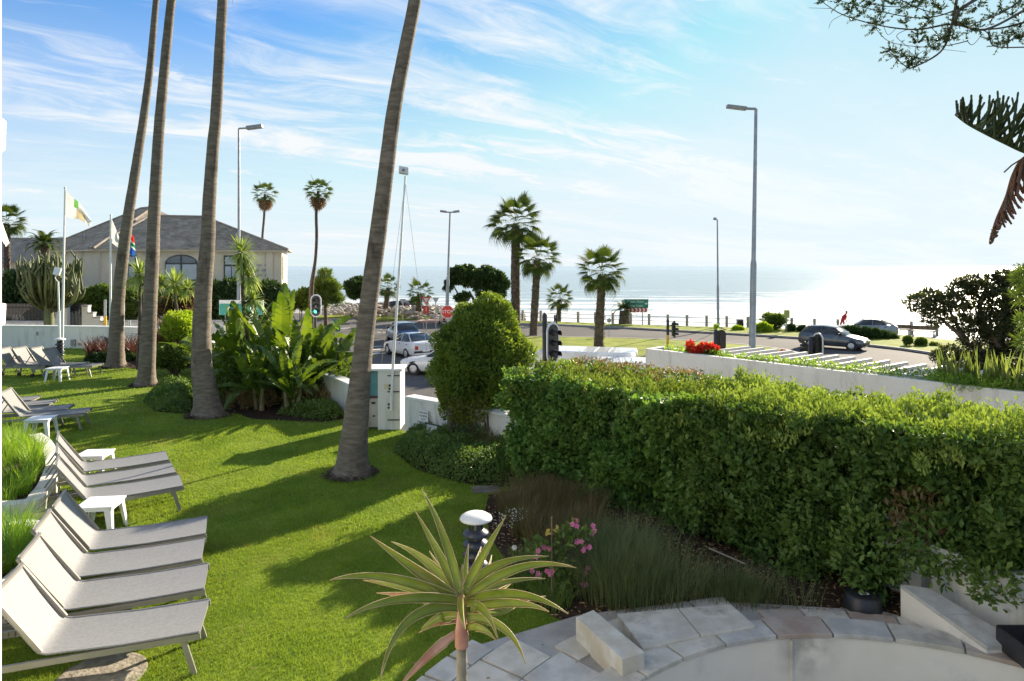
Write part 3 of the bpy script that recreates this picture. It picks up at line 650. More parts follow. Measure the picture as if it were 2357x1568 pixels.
# right hand ramp pier with slate cap
rp = thing('slate_capped_pier', 'low white pier with a sloping slate cap on the right of the coping', 'pier', (3.9, 6.5, 0))
Pt = [(3.86, 6.78), (4.10, 6.70), (4.50, 6.02), (4.16, 5.98)]
g = G(); vs = [(*Pt[0], 0.0), (*Pt[1], 0.0), (*Pt[2], .0), (*Pt[3], .0), (*Pt[0], .30), (*Pt[1], .30), (*Pt[2], .13), (*Pt[3], .13)]
g.add(vs, [(0, 1, 2, 3)[::-1], (4, 5, 6, 7), (0, 4, 7, 3), (1, 2, 6, 5), (0, 1, 5, 4), (3, 7, 6, 2)]); g.build('pier_body', MT['wall2'], rp)
def lerp2(a_, b_, t): return (a_[0] + (b_[0] - a_[0]) * t, a_[1] + (b_[1] - a_[1]) * t)
for t0, t1, mm in ((0, .5, MT['stone']), (.51, 1, MT['stone'])):
    q = [lerp2(Pt[0], Pt[3], t0), lerp2(Pt[1], Pt[2], t0), lerp2(Pt[1], Pt[2], t1), lerp2(Pt[0], Pt[3], t1)]; zz = [.30 - .17 * t0] * 2 + [.30 - .17 * t1] * 2
    g = G(); vs = [(x, y, z + .004) for (x, y), z in zip(q, zz)] + [(x, y, z + .035) for (x, y), z in zip(q, zz)]
    g.add(vs, [(3, 2, 1, 0), (4, 5, 6, 7), (0, 1, 5, 4), (1, 2, 6, 5), (2, 3, 7, 6), (3, 0, 4, 7)]); g.build('cap_stone', mm, rp)
g = G(); g.sheet([(4.1, 6.75), (4.6, 6.5), (7, 5.1), (9, 4.3), (9, 2), (5.6, 2.6), (5.55, 4.4), (5.0, 5.5), (4.4, 6.1)], .02); g.build('side_path', MT['stone3'], kind='structure')
# black grille (barbecue side shelf) bottom right
br = thing('black_metal_basket', 'black wire mesh basket with a handle at the right edge beside the coping', 'basket', (4.72, 5.75, .1))
g = G(); c0 = dp(2330, 1478, 5.75)
for i in range(11): g.beam((4.12 + .07 * i, 5.72, .115), (4.12 + .07 * i, 5.72, .30), .008, .008)
for i in range(8): g.beam((4.10, 5.72, .12 + .026 * i), (4.86, 5.72, .12 + .026 * i), .010, .010)
g.build('mesh_front', MT['black'], br)
g = G(); g.box((4.48, 5.9, .12), (.76, .34, .015)); g.box((4.09, 5.9, .21), (.015, .34, .19)); g.box((4.87, 5.9, .21), (.015, .34, .19)); g.box((4.48, 6.07, .21), (.76, .015, .19)); g.build('tray', MT['black'], br)
g = G(); g.tube([(4.30, 5.9, .30), (4.30, 5.9, .44), (4.62, 5.9, .44), (4.62, 5.9, .30)], .01, 6); g.build('handle', MT['black'], br)
for o in (br,):
    o.location = (o.location.x + .22, o.location.y, o.location.z)
# ---------------------------------------------------------------- near building edge on the left, planters
bd = thing('hotel_facade', 'edge of the white hotel facade with rounded balconies along the left border', 'building', (-4.3, 5.7, 0))
Xl = lambda u, Y: (u - CX) / FPX * Y
yb = 4.3
g = G(); g.box((Xl(4, 4.5) - .5, 2.5, 4.1), (1.0, 4.0, 11.0)); g.build('corner_wall', MT['wall'], bd)
for v0, v1 in ((248, 350), (708, 780)):
    zt = dp(0, v0, yb + .3).z; zb = dp(0, v1, yb + .3).z; g = G(); c = Vector((-4.05, 4.82, 0))
    g.lathe([(.001, zb), (.30, zb), (.38, zb + (zt - zb) * .3), (.385, zt), (.001, zt)], c, 20); g.build('balcony', MT['whitep'], bd)
def planter(name, label, path, z1, rim=.20, grass_=None):
    o = thing(name, label, 'planter', (path[0][0], path[0][1], 0)); pth = [p.to_2d() for p in catmull([(*p, 0) for p in path], 6)]
    g = G(); g.wall(pth, -.05, z1, rim); g.build('planter_wall', MT['wall'], o)
    g = G(); g.sheet([tuple(p) for p in pth] + [(path[-1][0] - 3, path[-1][1]), (path[0][0] - 3, path[0][1])], z1 - .06); g.build('potting_soil', MT['soil'], o)
    return o
P1 = [(-8.8, 12.6), (-8.2, 12.0), (-7.4, 11.0), (-6.9, 10.2), (-6.5, 9.4), (-6.5, 8.95), (-8.0, 8.8)]
planter('curved_planter', 'curved white planter with tufted grasses behind the middle loungers', P1, .40)
P2 = [(-8.0, 8.6), (-6.0, 8.5), (-5.42, 7.95), (-5.18, 7.3), (-5.05, 6.5), (-5.0, 5.7), (-5.0, 5.0)]
planter('curved_planter', 'white planter with mounding grass behind the front row of loungers', P2, .30)
# ---------------------------------------------------------------- palms
def fan_frond_mesh(name, seed, nseg=22, petl=1.0, rad=1.0, droop=.35, m=None):
    """one fan leaf along +X from the origin, facing +Z"""
    rs = np.random.RandomState(seed); V = []; F = []; MI = []
    def tri(a_, b_, c_): k = len(V); V.extend([a_, b_, c_]); F.append((k, k + 1, k + 2))
    w_ = .022
    def pz(x): return -.10 * (x / petl) ** 2 * petl
    for i in range(5):
        xa, xb = petl * i / 5, petl * (i + 1) / 5
        tri((xa, -w_, pz(xa)), (xb, -w_ * .8, pz(xb)), (xb, w_ * .8, pz(xb))); tri((xa, -w_, pz(xa)), (xb, w_ * .8, pz(xb)), (xa, w_, pz(xa)))
    hx, hz_ = petl, pz(petl); amax = R(105)
    for j in range(nseg):
        t = (j + .5) / nseg * 2 - 1; a_ = t * amax; L = rad * (1 - .28 * abs(t) ** 1.5) * rs.uniform(.9, 1.08)
        ca_, sa_ = math.cos(a_), math.sin(a_); fold = .12 * (1 if j % 2 else -1) * .3
        def P(r_, side, z): return (hx + ca_ * r_ * L - sa_ * side, sa_ * r_ * L + ca_ * side, hz_ + z)
        d1 = amax * 1.05 / nseg * L * .62
        z1 = -.04 + abs(t) * .10; z2 = -droop * .28 * L; z3 = -droop * rs.uniform(.75, 1.25) * L
        p0 = P(0, 0, 0); p1 = P(.55, d1, z1 + fold * .3 - .06); p2 = P(.55, -d1, z1 - fold * .3 - .06); p3 = P(.82, d1 * .35, z2 - .1 * L * droop); p4 = P(.82, -d1 * .35, z2 - .1 * L * droop); p5 = P(1.0, 0, z3)
        tri(p0, p2, p1); tri(p1, p2, p4); tri(p1, p4, p3); tri(p3, p4, p5)
    me = bpy.data.meshes.new(name); me.from_pydata(V, [], F); me.materials.append(m or MT['frond']); me.update(); return me
FANS = [fan_frond_mesh('frond_a', 1, petl=1.0, rad=.9, droop=.3), fan_frond_mesh('frond_b', 2, petl=1.1, rad=.88, droop=.5), fan_frond_mesh('frond_c', 3, petl=1.05, rad=.88, droop=.9)]
FDEAD = [fan_frond_mesh('dead_frond_a', 4, petl=.5, rad=.8, droop=.3, m=MT['dead'], nseg=14), fan_frond_mesh('dead_frond_b', 5, petl=.5, rad=.75, droop=.5, m=MT['dead'], nseg=14)]
def place_frond(parent, me, hub, az, el, size, roll=0., name='frond'):
    o = bpy.data.objects.new(name, me); col.objects.link(o); o.parent = parent
    o.location = Vector(hub) - ORG[parent.name]
    o.rotation_mode = 'QUATERNION'
    q = Matrix.Rotation(az, 4, 'Z') @ Matrix.Rotation(-el, 4, 'Y') @ Matrix.Rotation(roll, 4, 'X'); o.rotation_quaternion = q.to_quaternion(); o.scale = (size,) * 3
    return o
def fan_crown(root, hub, size, n=30, dead=6, seed=0, low=-.55, dsize=None):
    rs = random.Random(seed)
    for i in range(n):
        t = (i + .5) / n; el = math.asin(max(-1, min(1, (low - .2) + (1.19 - low) * t))) ; az = i * 2.39996 + rs.uniform(-.2, .2)
        me = FANS[2] if el < -.1 else (FANS[1] if el < .6 else FANS[0])
        h = Vector(hub) + Vector((math.cos(az), math.sin(az), 0)) * .08 * size + Vector((0, 0, .15 * size * el))
        place_frond(root, me, h, az, el, size * rs.uniform(.85, 1.08), rs.uniform(-.3, .3))
    for i in range(dead):
        az = i * 2.4 + rs.uniform(-.3, .3); el = R(rs.uniform(-84, -66))
        place_frond(root, FDEAD[i % 2], Vector(hub) + Vector((0, 0, -.25 * size)), az, el, (dsize or size) * rs.uniform(.8, 1.1), rs.uniform(-.5, .5), 'dead_frond')
def trunk_mesh(path, rad, name, m, parent, n=22, rough=.03, flare=True, rings=60, boots=False):
    P = catmull(path, 8); k = len(P); Rr = np.interp(np.linspace(0, len(path) - 1, k), range(len(path)), rad)
    # resample
    V = []; F = []; seg = rings; rs = np.random.RandomState(len(name) + int(abs(path[0][0]) * 10))
    lens = np.cumsum([0] + [(P[i + 1] - P[i]).length for i in range(k - 1)]); L = lens[-1]
    ph = rs.rand(12) * 6.28
    for i in range(seg + 1):
        s_ = L * (i / seg) ** 1.15; x = [np.interp(s_, lens, [q[a_] for q in P]) for a_ in range(3)]; r_ = np.interp(s_, lens, Rr)
        for j in range(n):
            t = 2 * PI * j / n
            rr = r_ * (1 + rough * (math.sin(t * 3 + ph[0] + s_ * .7) * .5 + math.sin(t * 5 + ph[1] - s_ * 1.3) * .4 + math.sin(s_ * 9 + ph[2]) * .35 + rs.normal() * .35))
            if flare and s_ < .55: rr *= 1 + .42 * (1 - s_ / .55) ** 3 * (1 + .25 * math.sin(t * 7 + ph[3]))
            V.append((x[0] + rr * math.cos(t), x[1] + rr * math.sin(t), x[2]))
    F = [(i * n + j, i * n + (j + 1) % n, (i + 1) * n + (j + 1) % n, (i + 1) * n + j) for i in range(seg) for j in range(n)]
    return npmesh(name, V, F, m, parent, smooth=True)
def tall_palm(pxs, Y, label, seed, top_extra, crown, skirt=0, low=-.35):
    """pxs: (u, v, width px) along the trunk, from the ground up"""
    pts = []; rad = []
    for u, v, ww in pxs: pts.append(dp(u, v, Y)); rad.append(ww / 2 / FPX * Y)
    pts[0].z = -.05
    d = (pts[-1] - pts[-2]).normalized()
    if top_extra: pts.append(pts[-1] + d * top_extra); rad.append(rad[-1] * .9)
    o = thing('palm_tree', label, 'palm tree', (pts[0].x, pts[0].y, 0), 'tall palms standing on the lawn')
    trunk_mesh(pts, rad, 'trunk', MT['trunk'], o)
    fan_crown(o, pts[-1], crown, 26, skirt, seed, low=low)
    k = 420; az = RS.rand(k) * 2 * PI; r_ = rad[0] * (1.15 + .45 * RS.rand(k)); P = np.stack([pts[0].x + np.cos(az) * r_, pts[0].y + np.sin(az) * r_, .0 + .13 * (1.6 - r_ / rad[0]).clip(0, 1)], 1); dd = np.stack([np.cos(az), np.sin(az), -.15 + 0 * az], 1)
    V, F = cards(P, dd + RS.normal(size=(k, 3)) * .4, np.array([[0, 0, 1.]]) + RS.normal(size=(k, 3)) * .3, .09, .025, .3); npmesh('roots', V, F, MT['trunkb'], o, 'stuff')
    return o
tall_palm([(266, 845, 40), (268, 790, 33), (272, 694, 27), (289, 543, 24), (314, 381, 20), (342, 186, 16), (357, 26, 13), (361, -20, 13)], 23.6, 'slender tall palm leaning right, leftmost of the four on the lawn', 21, 1.15, .9, 9, .1)
tall_palm([(336, 886, 43), (339, 840, 36), (346, 694, 30), (352, 573, 28), (353, 533, 27), (361, 380, 24), (371, 240, 22), (392, 26, 19), (402, -45, 18)], 20.0, 'tall palm just right of the leftmost one, in front of the house', 22, 1.0, .9, 5, -.2)
tall_palm([(483, 955, 66), (472, 890, 52), (464, 829, 44), (467, 694, 38), (478, 560, 32), (481, 476, 29), (491, 330, 26), (498, 260, 25), (511, 26, 22), (515, -60, 22)], 16.0, 'tall palm with dark upper trunk at the corner of the banana bed', 23, 2.5, 1.1, 6)
tall_palm([(808, 1094, 74), (811, 1060, 70), (815, 1005, 62), (824, 915, 52), (833, 828, 45), (853, 663, 41), (871, 533, 39), (888, 400, 36), (906, 260, 34), (928, 140, 32), (952, 20, 30), (968, -80, 29)], 11.46, 'thick leaning palm in the middle of the lawn, nearest to the camera', 24, 3, 1.2, 6)
def rough_trunk(o, base, top, r0, r1, seed, boots=True):
    path = [base, (base + top) / 2, top]
    if (top - base).length > 0: trunk_mesh(path, [r0, (r0 + r1) / 2, r1], 'trunk', MT['trunkb'], o, n=14, flare=False, rings=30, rough=.08)
    if boots:   # old leaf bases sticking out of the trunk
        L = (top - base).length; k = int(L * 48); P = []; D = []; rs = np.random.RandomState(seed)
        tt = rs.rand(k); az = rs.rand(k) * 2 * PI; C = np.array(base)[None] + np.array(top - base)[None] * tt[:, None]; r_ = (r0 + (r1 - r0) * tt) * .9
        dd = np.stack([np.cos(az), np.sin(az), np.zeros(k)], 1); P = C + dd * r_[:, None]
        V, F = cards(P, dd + [0, 0, .9], dd * -.6 + [0, 0, 1], .13 + .08 * rs.rand(k), .10, .2)
        npmesh('leaf_base', V, F, MT['bark'], o, 'stuff')
def street_palm(ub, vb, ut, vt, crown_px, label, seed, r0px, r1px, n=30, dead=5, group='palms along the seafront', low=-.55, z=RZ, hide_base=None, boots=True):
    b = gp(ub, hide_base or vb, z); Y = b.y; t = dp(ut, vt, Y)
    o = thing('palm_tree', label, 'palm tree', b, group)
    rough_trunk(o, b, t - Vector((0, 0, .12 * crown_px / FPX * Y)), r0px / FPX * Y, r1px * .8 / FPX * Y, seed, boots)
    fan_crown(o, t, crown_px / FPX * Y / 1.75, int(n * 1.2), dead, seed, low); return o
street_palm(1186, 770, 1187, 512, 64, 'tallest seafront palm, left of the close pair behind the round bush', 31, 11, 12, 34, 8)
street_palm(1227, 776, 1237, 592, 56, 'shorter palm of the close pair, leaning against the crown of the tallest', 32, 9, 10, 30, 6)
street_palm(1378, 806, 1385, 625, 60, 'palm with a bristly trunk standing on the grass island', 33, 12, 10, 32, 5)
street_palm(1285, 742, 1288, 686, 34, 'small low palm by the promenade railing, right of the close pair', 34, 6, 6, 24, 2)
street_palm(886, 727, 893, 660, 30, 'low palm on the seafront grass just right of the thick leaning trunk', 35, 6, 6, 24, 3)
street_palm(962, 732, 966, 672, 32, 'low palm on the seafront grass beside the red give way sign', 36, 8, 7, 26, 3)
street_palm(18, 740, 16, 510, 42, 'palm at the far left edge in front of the neighbouring roof', 37, 7, 7, 30, 8, 'palms on the left side street', hide_base=772)
def thin_palm(pts_px, Y, crown_px, label, seed):
    pts = [dp(u, v, Y) for u, v in pts_px]; pts[0].z = RZ
    o = thing('palm_tree', label, 'palm tree', pts[0], 'thin street palms with skirts of dead fronds')
    trunk_mesh(pts, [.24, .20] + [.13] * (len(pts) - 2), 'trunk', MT['bark'], o, n=8, flare=False, rings=20)
    fan_crown(o, pts[-1], crown_px / FPX * Y / 1.9, 26, 26, seed, -.3, crown_px / FPX * Y / 1.15)
    return o
thin_palm([(606, 690), (605, 600), (604, 548), (608, 500), (610, 447)], 74, 32, 'thin palm with a curved trunk rising behind the right end of the house roof', 41)
thin_palm([(717, 765), (717, 665), (726, 600), (729, 545), (728, 490), (733, 440)], 57, 37, 'tall thin palm with a curved trunk standing against the sea left of centre', 42)
# pinnate small palm beside the green direction sign
b = gp(1437, 748, RZ); o = thing('date_palm', 'stubby young date palm beside the green direction sign', 'palm tree', b)
rough_trunk(o, b, b + Vector((0, 0, 1.3)), .55, .42, 51, False)
def feather_mesh(name, L, wl, n=26, curve=.9, m=None, up=.35):
    V = []; F = []
    def P(t): return np.array([L * (t - .18 * t * t * curve), 0, L * (up * t - curve * .55 * t * t)])
    for s_ in (-1, 1):
        for i in range(n):
            t = .12 + .88 * i / n; p = P(t); l_ = wl * math.sin(PI * min(1, .25 + .8 * t)) * (1.1 - .3 * t) + .02
            k = len(V); tip = p + np.array([l_ * .65, s_ * l_ * .72, -.18 * l_]); q = P(min(1, t + .05))
            V += [tuple(p), tuple(q), tuple(tip)]; F.append((k, k + 1, k + 2))
    for i in range(8):
        a_ = P(i / 8); b_ = P((i + 1) / 8); k = len(V); ww = .012 * L * (1 - i / 9)
        V += [tuple(a_ + [0, -ww, 0]), tuple(a_ + [0, ww, 0]), tuple(b_)]; F.append((k, k + 1, k + 2))
    me = bpy.data.meshes.new(name); me.from_pydata(V, [], F); me.materials.append(m or MT['frond']); me.update(); return me
FEA = [feather_mesh('feather_frond', 1, .24, curve=1.0), feather_mesh('feather_frond_b', 1, .22, curve=1.3, up=.5)]
for i in range(20):
    place_frond(o, FEA[i % 2], b + Vector((0, 0, 1.4)), i * 2.4, R(-15 + 75 * (i / 20)), 1.7)
b = gp(100, 742, RZ) ; b = Vector((Xl(102, 46), 46, RZ)); o = thing('date_palm', 'dark feathery palm rising behind the candelabra tree on the left', 'palm tree', b)
rough_trunk(o, b, dp(102, 560, 46), .4, .3, 52, False)
for i in range(26): place_frond(o, FEA[i % 2], dp(102, 562, 46), i * 2.4, R(-30 + 100 * (i / 26)), 1.6)
# ---------------------------------------------------------------- hedge
HA = Vector((-.12, 11.29)); HT = Vector((.707, -.707)); HN = Vector((.707, .707)); HW = 1.75
def hz_top(t): return 1.68 + .03 * math.sin(t * 2.1) + (.05 * t if t > 0 else 0) * .4
def hedge(name, label, t0, t1, msets, nf, nt_, extra):
    c = HA + HT * (t0 + t1) / 2 + HN * HW / 2; o = thing(name, label, 'hedge', (c.x, c.y, 0))
    P = []; N = []
    def world(t, d, z): return HA.x + HT.x * t + HN.x * d, HA.y + HT.y * t + HN.y * d, z
    def bulge(t, z): return .16 * np.sin(t * 1.7 + z * 1.3) + .13 * np.sin(t * 4.3 - z * 3.1) + .11 * np.sin(t * 9.1 + z * 6.) * np.sin(z * 5.3 - t) + .07 * np.sin(z * 11 + t * 3) + .05 * np.sin(t * 21 + 2 * np.sin(z * 13))
    def zb(t): return np.where(t < .9, .22, np.where(t < 5.7, .02, np.minimum(.02 + (t - 5.7) * .9, .62)))
    out_ = []
    def put(nm, t, d, z, nrm, m, L, W, upw, outw, rand=.75, lean=.5):
        k = len(t); X = HA.x + HT.x * t + HN.x * d; Y = HA.y + HT.y * t + HN.y * d
        P_ = np.stack([X, Y, z], 1); D = unit(nrm * outw + np.array([0, 0, upw]) + RS.normal(size=(k, 3)) * rand)
        Nn = unit(nrm * .6 + np.array([0, 0, .6]) + RS.normal(size=(k, 3)) * lean)
        V, F = cards(P_, D, Nn, L * (.65 + .7 * RS.rand(k)), W * (.65 + .7 * RS.rand(k)), .22)
        npmesh(nm, V, F, m, o, 'stuff', rnd=np.repeat(np.clip(RS.rand(k) * .7 + .3 * (nrm[:, 2] > .5), 0, 1), 2))
    # front face
    k = nf; t = t0 + (t1 - t0) * RS.rand(k); z_ = zb(t) + (hz_top(0) + .03 * np.sin(t * 2.1) + .02 * np.maximum(t, 0) - zb(t)) * RS.rand(k)
    depth = RS.rand(k) ** 1.6 * .45; bl = bulge(t, z_); under = .06 * np.clip((.5 - z_), 0, 1)
    cl_ = .10 * np.sin(t * 13 + np.sin(z_ * 9) * 2) * np.sin(z_ * 14 + t * 2)
    n3 = np.tile(np.array([-HN.x, -HN.y, .15]), (k, 1))
    rag = RS.rand(k) < .97 - .55 * (np.sin(t * 5.1 + z_ * 2.7) * np.sin(z_ * 6.3 - t * 3.3) > .55)
    put('front_foliage', t[rag], (depth - bl * 1.0 - cl_ + under)[rag], z_[rag], n3[rag], msets[0], .082, .050, .25, .8)
    # top: upright shoots
    k = nt_; t = t0 + (t1 - t0) * RS.rand(k); d = -.05 + (HW + .05) * RS.rand(k); ztop = hz_top(0) + .03 * np.sin(t * 2.1) + .02 * np.maximum(t, 0)
    bumps = .09 * np.sin(t * 6 + d * 4) * np.sin(d * 7 + t) + .07 * np.sin(t * 2.9 + 1) * np.sin(d * 3) + .05 * np.sin(t * 17 + 2 * np.sin(d * 9)) + .04 * np.sin(d * 19 + t * 5)
    d = d - np.where(d < .5, bulge(t, ztop), 0)
    z_ = ztop + bumps - .16 * RS.rand(k) ** 1.5 - extra * .12 * np.clip((d - .9), 0, 1)
    z_ -= .18 * np.clip(1 - d / .22, 0, 1) ** 2
    n3 = np.tile(np.array([0, 0, 1.]), (k, 1)); shoots = RS.rand(k) < .18
    z_ = z_ + shoots * RS.rand(k) * .10
    put('top_foliage', t, d, z_, n3, msets[1], .058, .026, 1.1, .25, .55, .9)
    # ends and back
    k = int(nf * .25); d = HW * RS.rand(k); z_ = .25 + (1.55) * RS.rand(k); end = t0 if extra else t1
    sgn = -1 if extra else 1; n3 = np.tile(np.array([HT.x * sgn, HT.y * sgn, .15]), (k, 1))
    put('end_foliage', end + sgn * (-.3 * RS.rand(k) + bulge(d * 2, z_) * .8), d, z_, n3, msets[0], .062, .036, .25, .8)
    k = int(nf * .35); t = t0 + (t1 - t0) * RS.rand(k); z_ = .4 + 1.4 * RS.rand(k); n3 = np.tile(np.array([HN.x, HN.y, .2]), (k, 1))
    put('back_foliage', t, HW - .25 * RS.rand(k), z_, n3, msets[0], .062, .036, .3, .8)
    # inner branches and stems
    g = G()
    for i in range(int((t1 - t0) * 16)):
        t = random.uniform(t0 + .1, t1 - .05); d = random.uniform(.45, HW - .3); a_ = Vector(world(t, d, -.02)); zt = random.uniform(1.1, 1.7)
        b_ = Vector(world(t + random.uniform(-.35, .35), d + random.uniform(-.3, .3), zt)); g.tube([a_, (a_ + b_) / 2 + Vector((random.uniform(-.06, .06), random.uniform(-.06, .06), 0)), b_], [.022, .014, .006], 5)
        for q in range(3):
            m_ = a_.lerp(b_, random.uniform(.3, .8)); g.tube([m_, m_ + Vector((random.uniform(-.3, .3), random.uniform(-.3, .3), random.uniform(.1, .35)))], [.008, .003], 4, cap=False)
    g.build('branches', MT['bark'], o, 'stuff')
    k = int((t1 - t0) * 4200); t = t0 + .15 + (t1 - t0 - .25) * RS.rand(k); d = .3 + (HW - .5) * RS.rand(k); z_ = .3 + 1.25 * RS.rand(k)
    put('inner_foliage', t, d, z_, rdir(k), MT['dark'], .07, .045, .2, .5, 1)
    return o
h1 = hedge('hedge', 'looser bright green leafy hedge, the left part of the long hedge', .12, 3.5, (MT['lhedge'], MT['lhedgetop']), 40000, 14000, 1)
h2 = hedge('hedge', 'clipped dark green hedge with yellow green new growth on top, the right part', 3.3, 9.6, (MT['rhedge'], MT['thedge']), 70000, 34000, 0)
# brownish patch on the top back of the left hedge
foliage('dry_top_patch', [((HA.x + HT.x * t + HN.x * 1.5, HA.y + HT.y * t + HN.y * 1.5, 1.72), (.5, .45, .16)) for t in (.6, 1.5, 2.4)], 1900, .05, .028, MT['bhedge'], h1)
foliage('dry_patch', [((HA.x + HT.x * 6.05 + HN.x * .05, HA.y + HT.y * 6.05 + HN.y * .05, .92), (.26, .26, .26))], 420, .07, .035, MT['bhedge'], h2)
foliage('side_shoots', [((3.75, 7.15, .5), (.35, .3, .45)), ((4.25, 6.75, .75), (.35, .3, .35)), ((4.5, 6.35, .55), (.22, .15, .22))], 2300, .075, .042, MT['rhedge'], h2)
g = G()
for t in (1.2, 2.1, 3.8, 4.5, 5.0, 5.5, 6.1): 
    p = HA + HT * t + HN * random.uniform(.3, .7); g.tube([(p.x, p.y, -.02), (p.x + random.uniform(-.1, .1), p.y, .5), (p.x + random.uniform(-.2, .2), p.y, 1.2)], [.05, .04, .03], 7)
g.build('stem', MT['bark'], h2)
# ---------------------------------------------------------------- round bush
rb = thing('round_bush', 'tall egg shaped clipped bush on several stems at the garden wall', 'bush', (-.75, 13.2, 0))
foliage('foliage', [((-.60, 13.55, 1.62), (.90, .88, .92)), ((-.55, 13.5, 2.12), (.68, .66, .62)), ((-.42, 13.5, 2.55), (.34, .33, .36)), ((-.98, 13.3, .95), (.42, .4, .45)), ((-.2, 13.35, 1.25), (.45, .45, .4))], 62000, .062, .032, MT['round'], rb, shell=.80, up=.7)
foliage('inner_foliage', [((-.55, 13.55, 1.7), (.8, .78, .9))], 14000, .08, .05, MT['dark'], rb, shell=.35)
foliage('yellow_lower_twigs', [((-.80, 12.85, .80), (.36, .28, .30)), ((-1.05, 13.1, .95), (.3, .25, .3))], 2600, .06, .026, leafm('olive_yellow_leaf', (.07, .085, .016), (.17, .17, .035), .4), rb)
g = G()
for x, y, x2, r_ in ((-1.08, 12.75, -1.16, .055), (-.62, 12.75, -.75, .022), (-.5, 12.8, -.5, .02), (-.38, 12.85, -.25, .06), (-.55, 12.7, -.45, .018)): g.tube([(x, y, -.02), (x2, y + .08, .5), (x2 - .05, y + .4, 1.3)], [r_ * 1.1, r_, r_ * .8], 8)
g.build('stem', MT['bark'], rb)
# ---------------------------------------------------------------- ground covers and grasses
def cover(name, label, cat, poly, z, n, L, W, m, hill=.2, seed=0):
    xs = [p[0] for p in poly]; ys = [p[1] for p in poly]; X = RS.uniform(min(xs), max(xs), n * 2); Y = RS.uniform(min(ys), max(ys), n * 2)
    k = inpoly(X, Y, poly); X = X[k][:n]; Y = Y[k][:n]; n = len(X)
    px0 = np.array(poly); dist = np.full(n, 9.)
    for i in range(len(poly)):
        a_ = px0[i]; b_ = px0[(i + 1) % len(poly)]; ab = b_ - a_; tt = np.clip(((X - a_[0]) * ab[0] + (Y - a_[1]) * ab[1]) / max((ab ** 2).sum(), 1e-9), 0, 1)
        dist = np.minimum(dist, np.hypot(X - a_[0] - ab[0] * tt, Y - a_[1] - ab[1] * tt))
    h = hill * (1 - np.exp(-dist / .22)) * (1 + .3 * np.sin(X * 3.1) * np.sin(Y * 2.7) + .2 * np.sin(X * 9) * np.sin(Y * 8))
    Z = z + h * (.45 + .6 * RS.rand(n)); P = np.stack([X, Y, Z], 1)
    D = rdir(n, .9); V, F = cards(P, D, rdir(n, 1.2), L * (.6 + .8 * RS.rand(n)), W * (.6 + .8 * RS.rand(n)), .2)
    o = npmesh(name, V, F, m, None, 'stuff', rnd=np.repeat(RS.rand(n), 2)); return tag(o, label, cat)
cover('ground_cover', 'dense low green ground cover mound under the round bush', 'ground cover', BED2, 0, 30000, .05, .022, MT['cover'], .42)
G3 = [xy(*p, 0) for p in [(332, 925), (350, 903), (430, 886), (446, 884), (446, 948), (420, 952), (360, 947)]]
cover('ground_cover', 'low pale flecked ground cover left of the third palm', 'ground cover', G3, 0, 9000, .07, .035, MT['cover'], .35)
cover('ground_cover', 'low ground cover with tiny yellow flowers in front of the banana plants', 'ground cover', [xy(*p, 0) for p in [(640, 955), (660, 925), (720, 915), (790, 915), (793, 962), (740, 970)]], 0, 7000, .07, .035, MT['mid'], .30)
def tufts(name, label, cat, centers, nb, L, W, m, spread=.5, lean=.45, seg=3, kind='stuff', parent=None, rb_=.12):
    C = np.repeat(np.array(centers), nb, 0); n = len(C); a_ = RS.rand(n) * 2 * PI; r_ = np.sqrt(RS.rand(n)) * rb_
    B = C + np.stack([np.cos(a_) * r_, np.sin(a_) * r_, np.zeros(n)], 1)
    ln = lean * (.3 + RS.rand(n)); az = a_ + RS.normal(size=n) * .5; H = np.stack([np.cos(az), np.sin(az), np.zeros(n)], 1)
    Ln = L * (.55 + .6 * RS.rand(n)); S = np.stack([-np.sin(az + .6 * RS.normal(size=n)), np.cos(az), np.zeros(n)], 1); V = np.empty((n, 2 * seg + 1, 3))
    for i in range(seg + 1):
        t = i / seg; p = B + H * (Ln * ln * t ** 1.8)[:, None] + np.array([0, 0, 1]) * (Ln * (t - ln * .35 * t ** 2.5))[:, None]
        w_ = W * (1 - t ** 1.5)
        if i < seg: V[:, 2 * i] = p - S * w_ / 2; V[:, 2 * i + 1] = p + S * w_ / 2
        else: V[:, 2 * seg] = p
    b = np.arange(n)[:, None] * (2 * seg + 1); F = []
    for i in range(seg - 1): F += [b + [2 * i, 2 * i + 1, 2 * i + 3], b + [2 * i, 2 * i + 3, 2 * i + 2]]
    F.append(b + [2 * seg - 2, 2 * seg - 1, 2 * seg]); F = np.concatenate(F, 1).reshape(-1, 3)
    o = npmesh(name, V.reshape(-1, 3), F, m, parent, kind, rnd=np.repeat(RS.rand(n), 2 * seg - 1))
    return tag(o, label, cat) if parent is None else o
def spots(poly, n, z=0):
    xs = [p[0] for p in poly]; ys = [p[1] for p in poly]; o = []
    while len(o) < n:
        x = RS.uniform(min(xs), max(xs)); y = RS.uniform(min(ys), max(ys))
        if inpoly(np.array([x]), np.array([y]), poly)[0]: o.append((x, y, z))
    return o
tufts('reeds', 'tall dark green reed grasses between the pink flowers and the hedge', 'reeds', spots([xy(*p, 0) for p in [(1330, 1340), (1390, 1265), (1470, 1275), (1560, 1340), (1620, 1380), (1540, 1395), (1400, 1400)]], 40), 130, .62, .005, MT['reed'], lean=.55, rb_=.26)
tufts('reeds', 'short dark reeds at the edge of the paving right of the taller reeds', 'reeds', spots([xy(*p, 0) for p in [(1600, 1360), (1700, 1365), (1850, 1380), (1840, 1396), (1650, 1385)]], 13), 100, .38, .005, MT['reed'], lean=.6, rb_=.24)
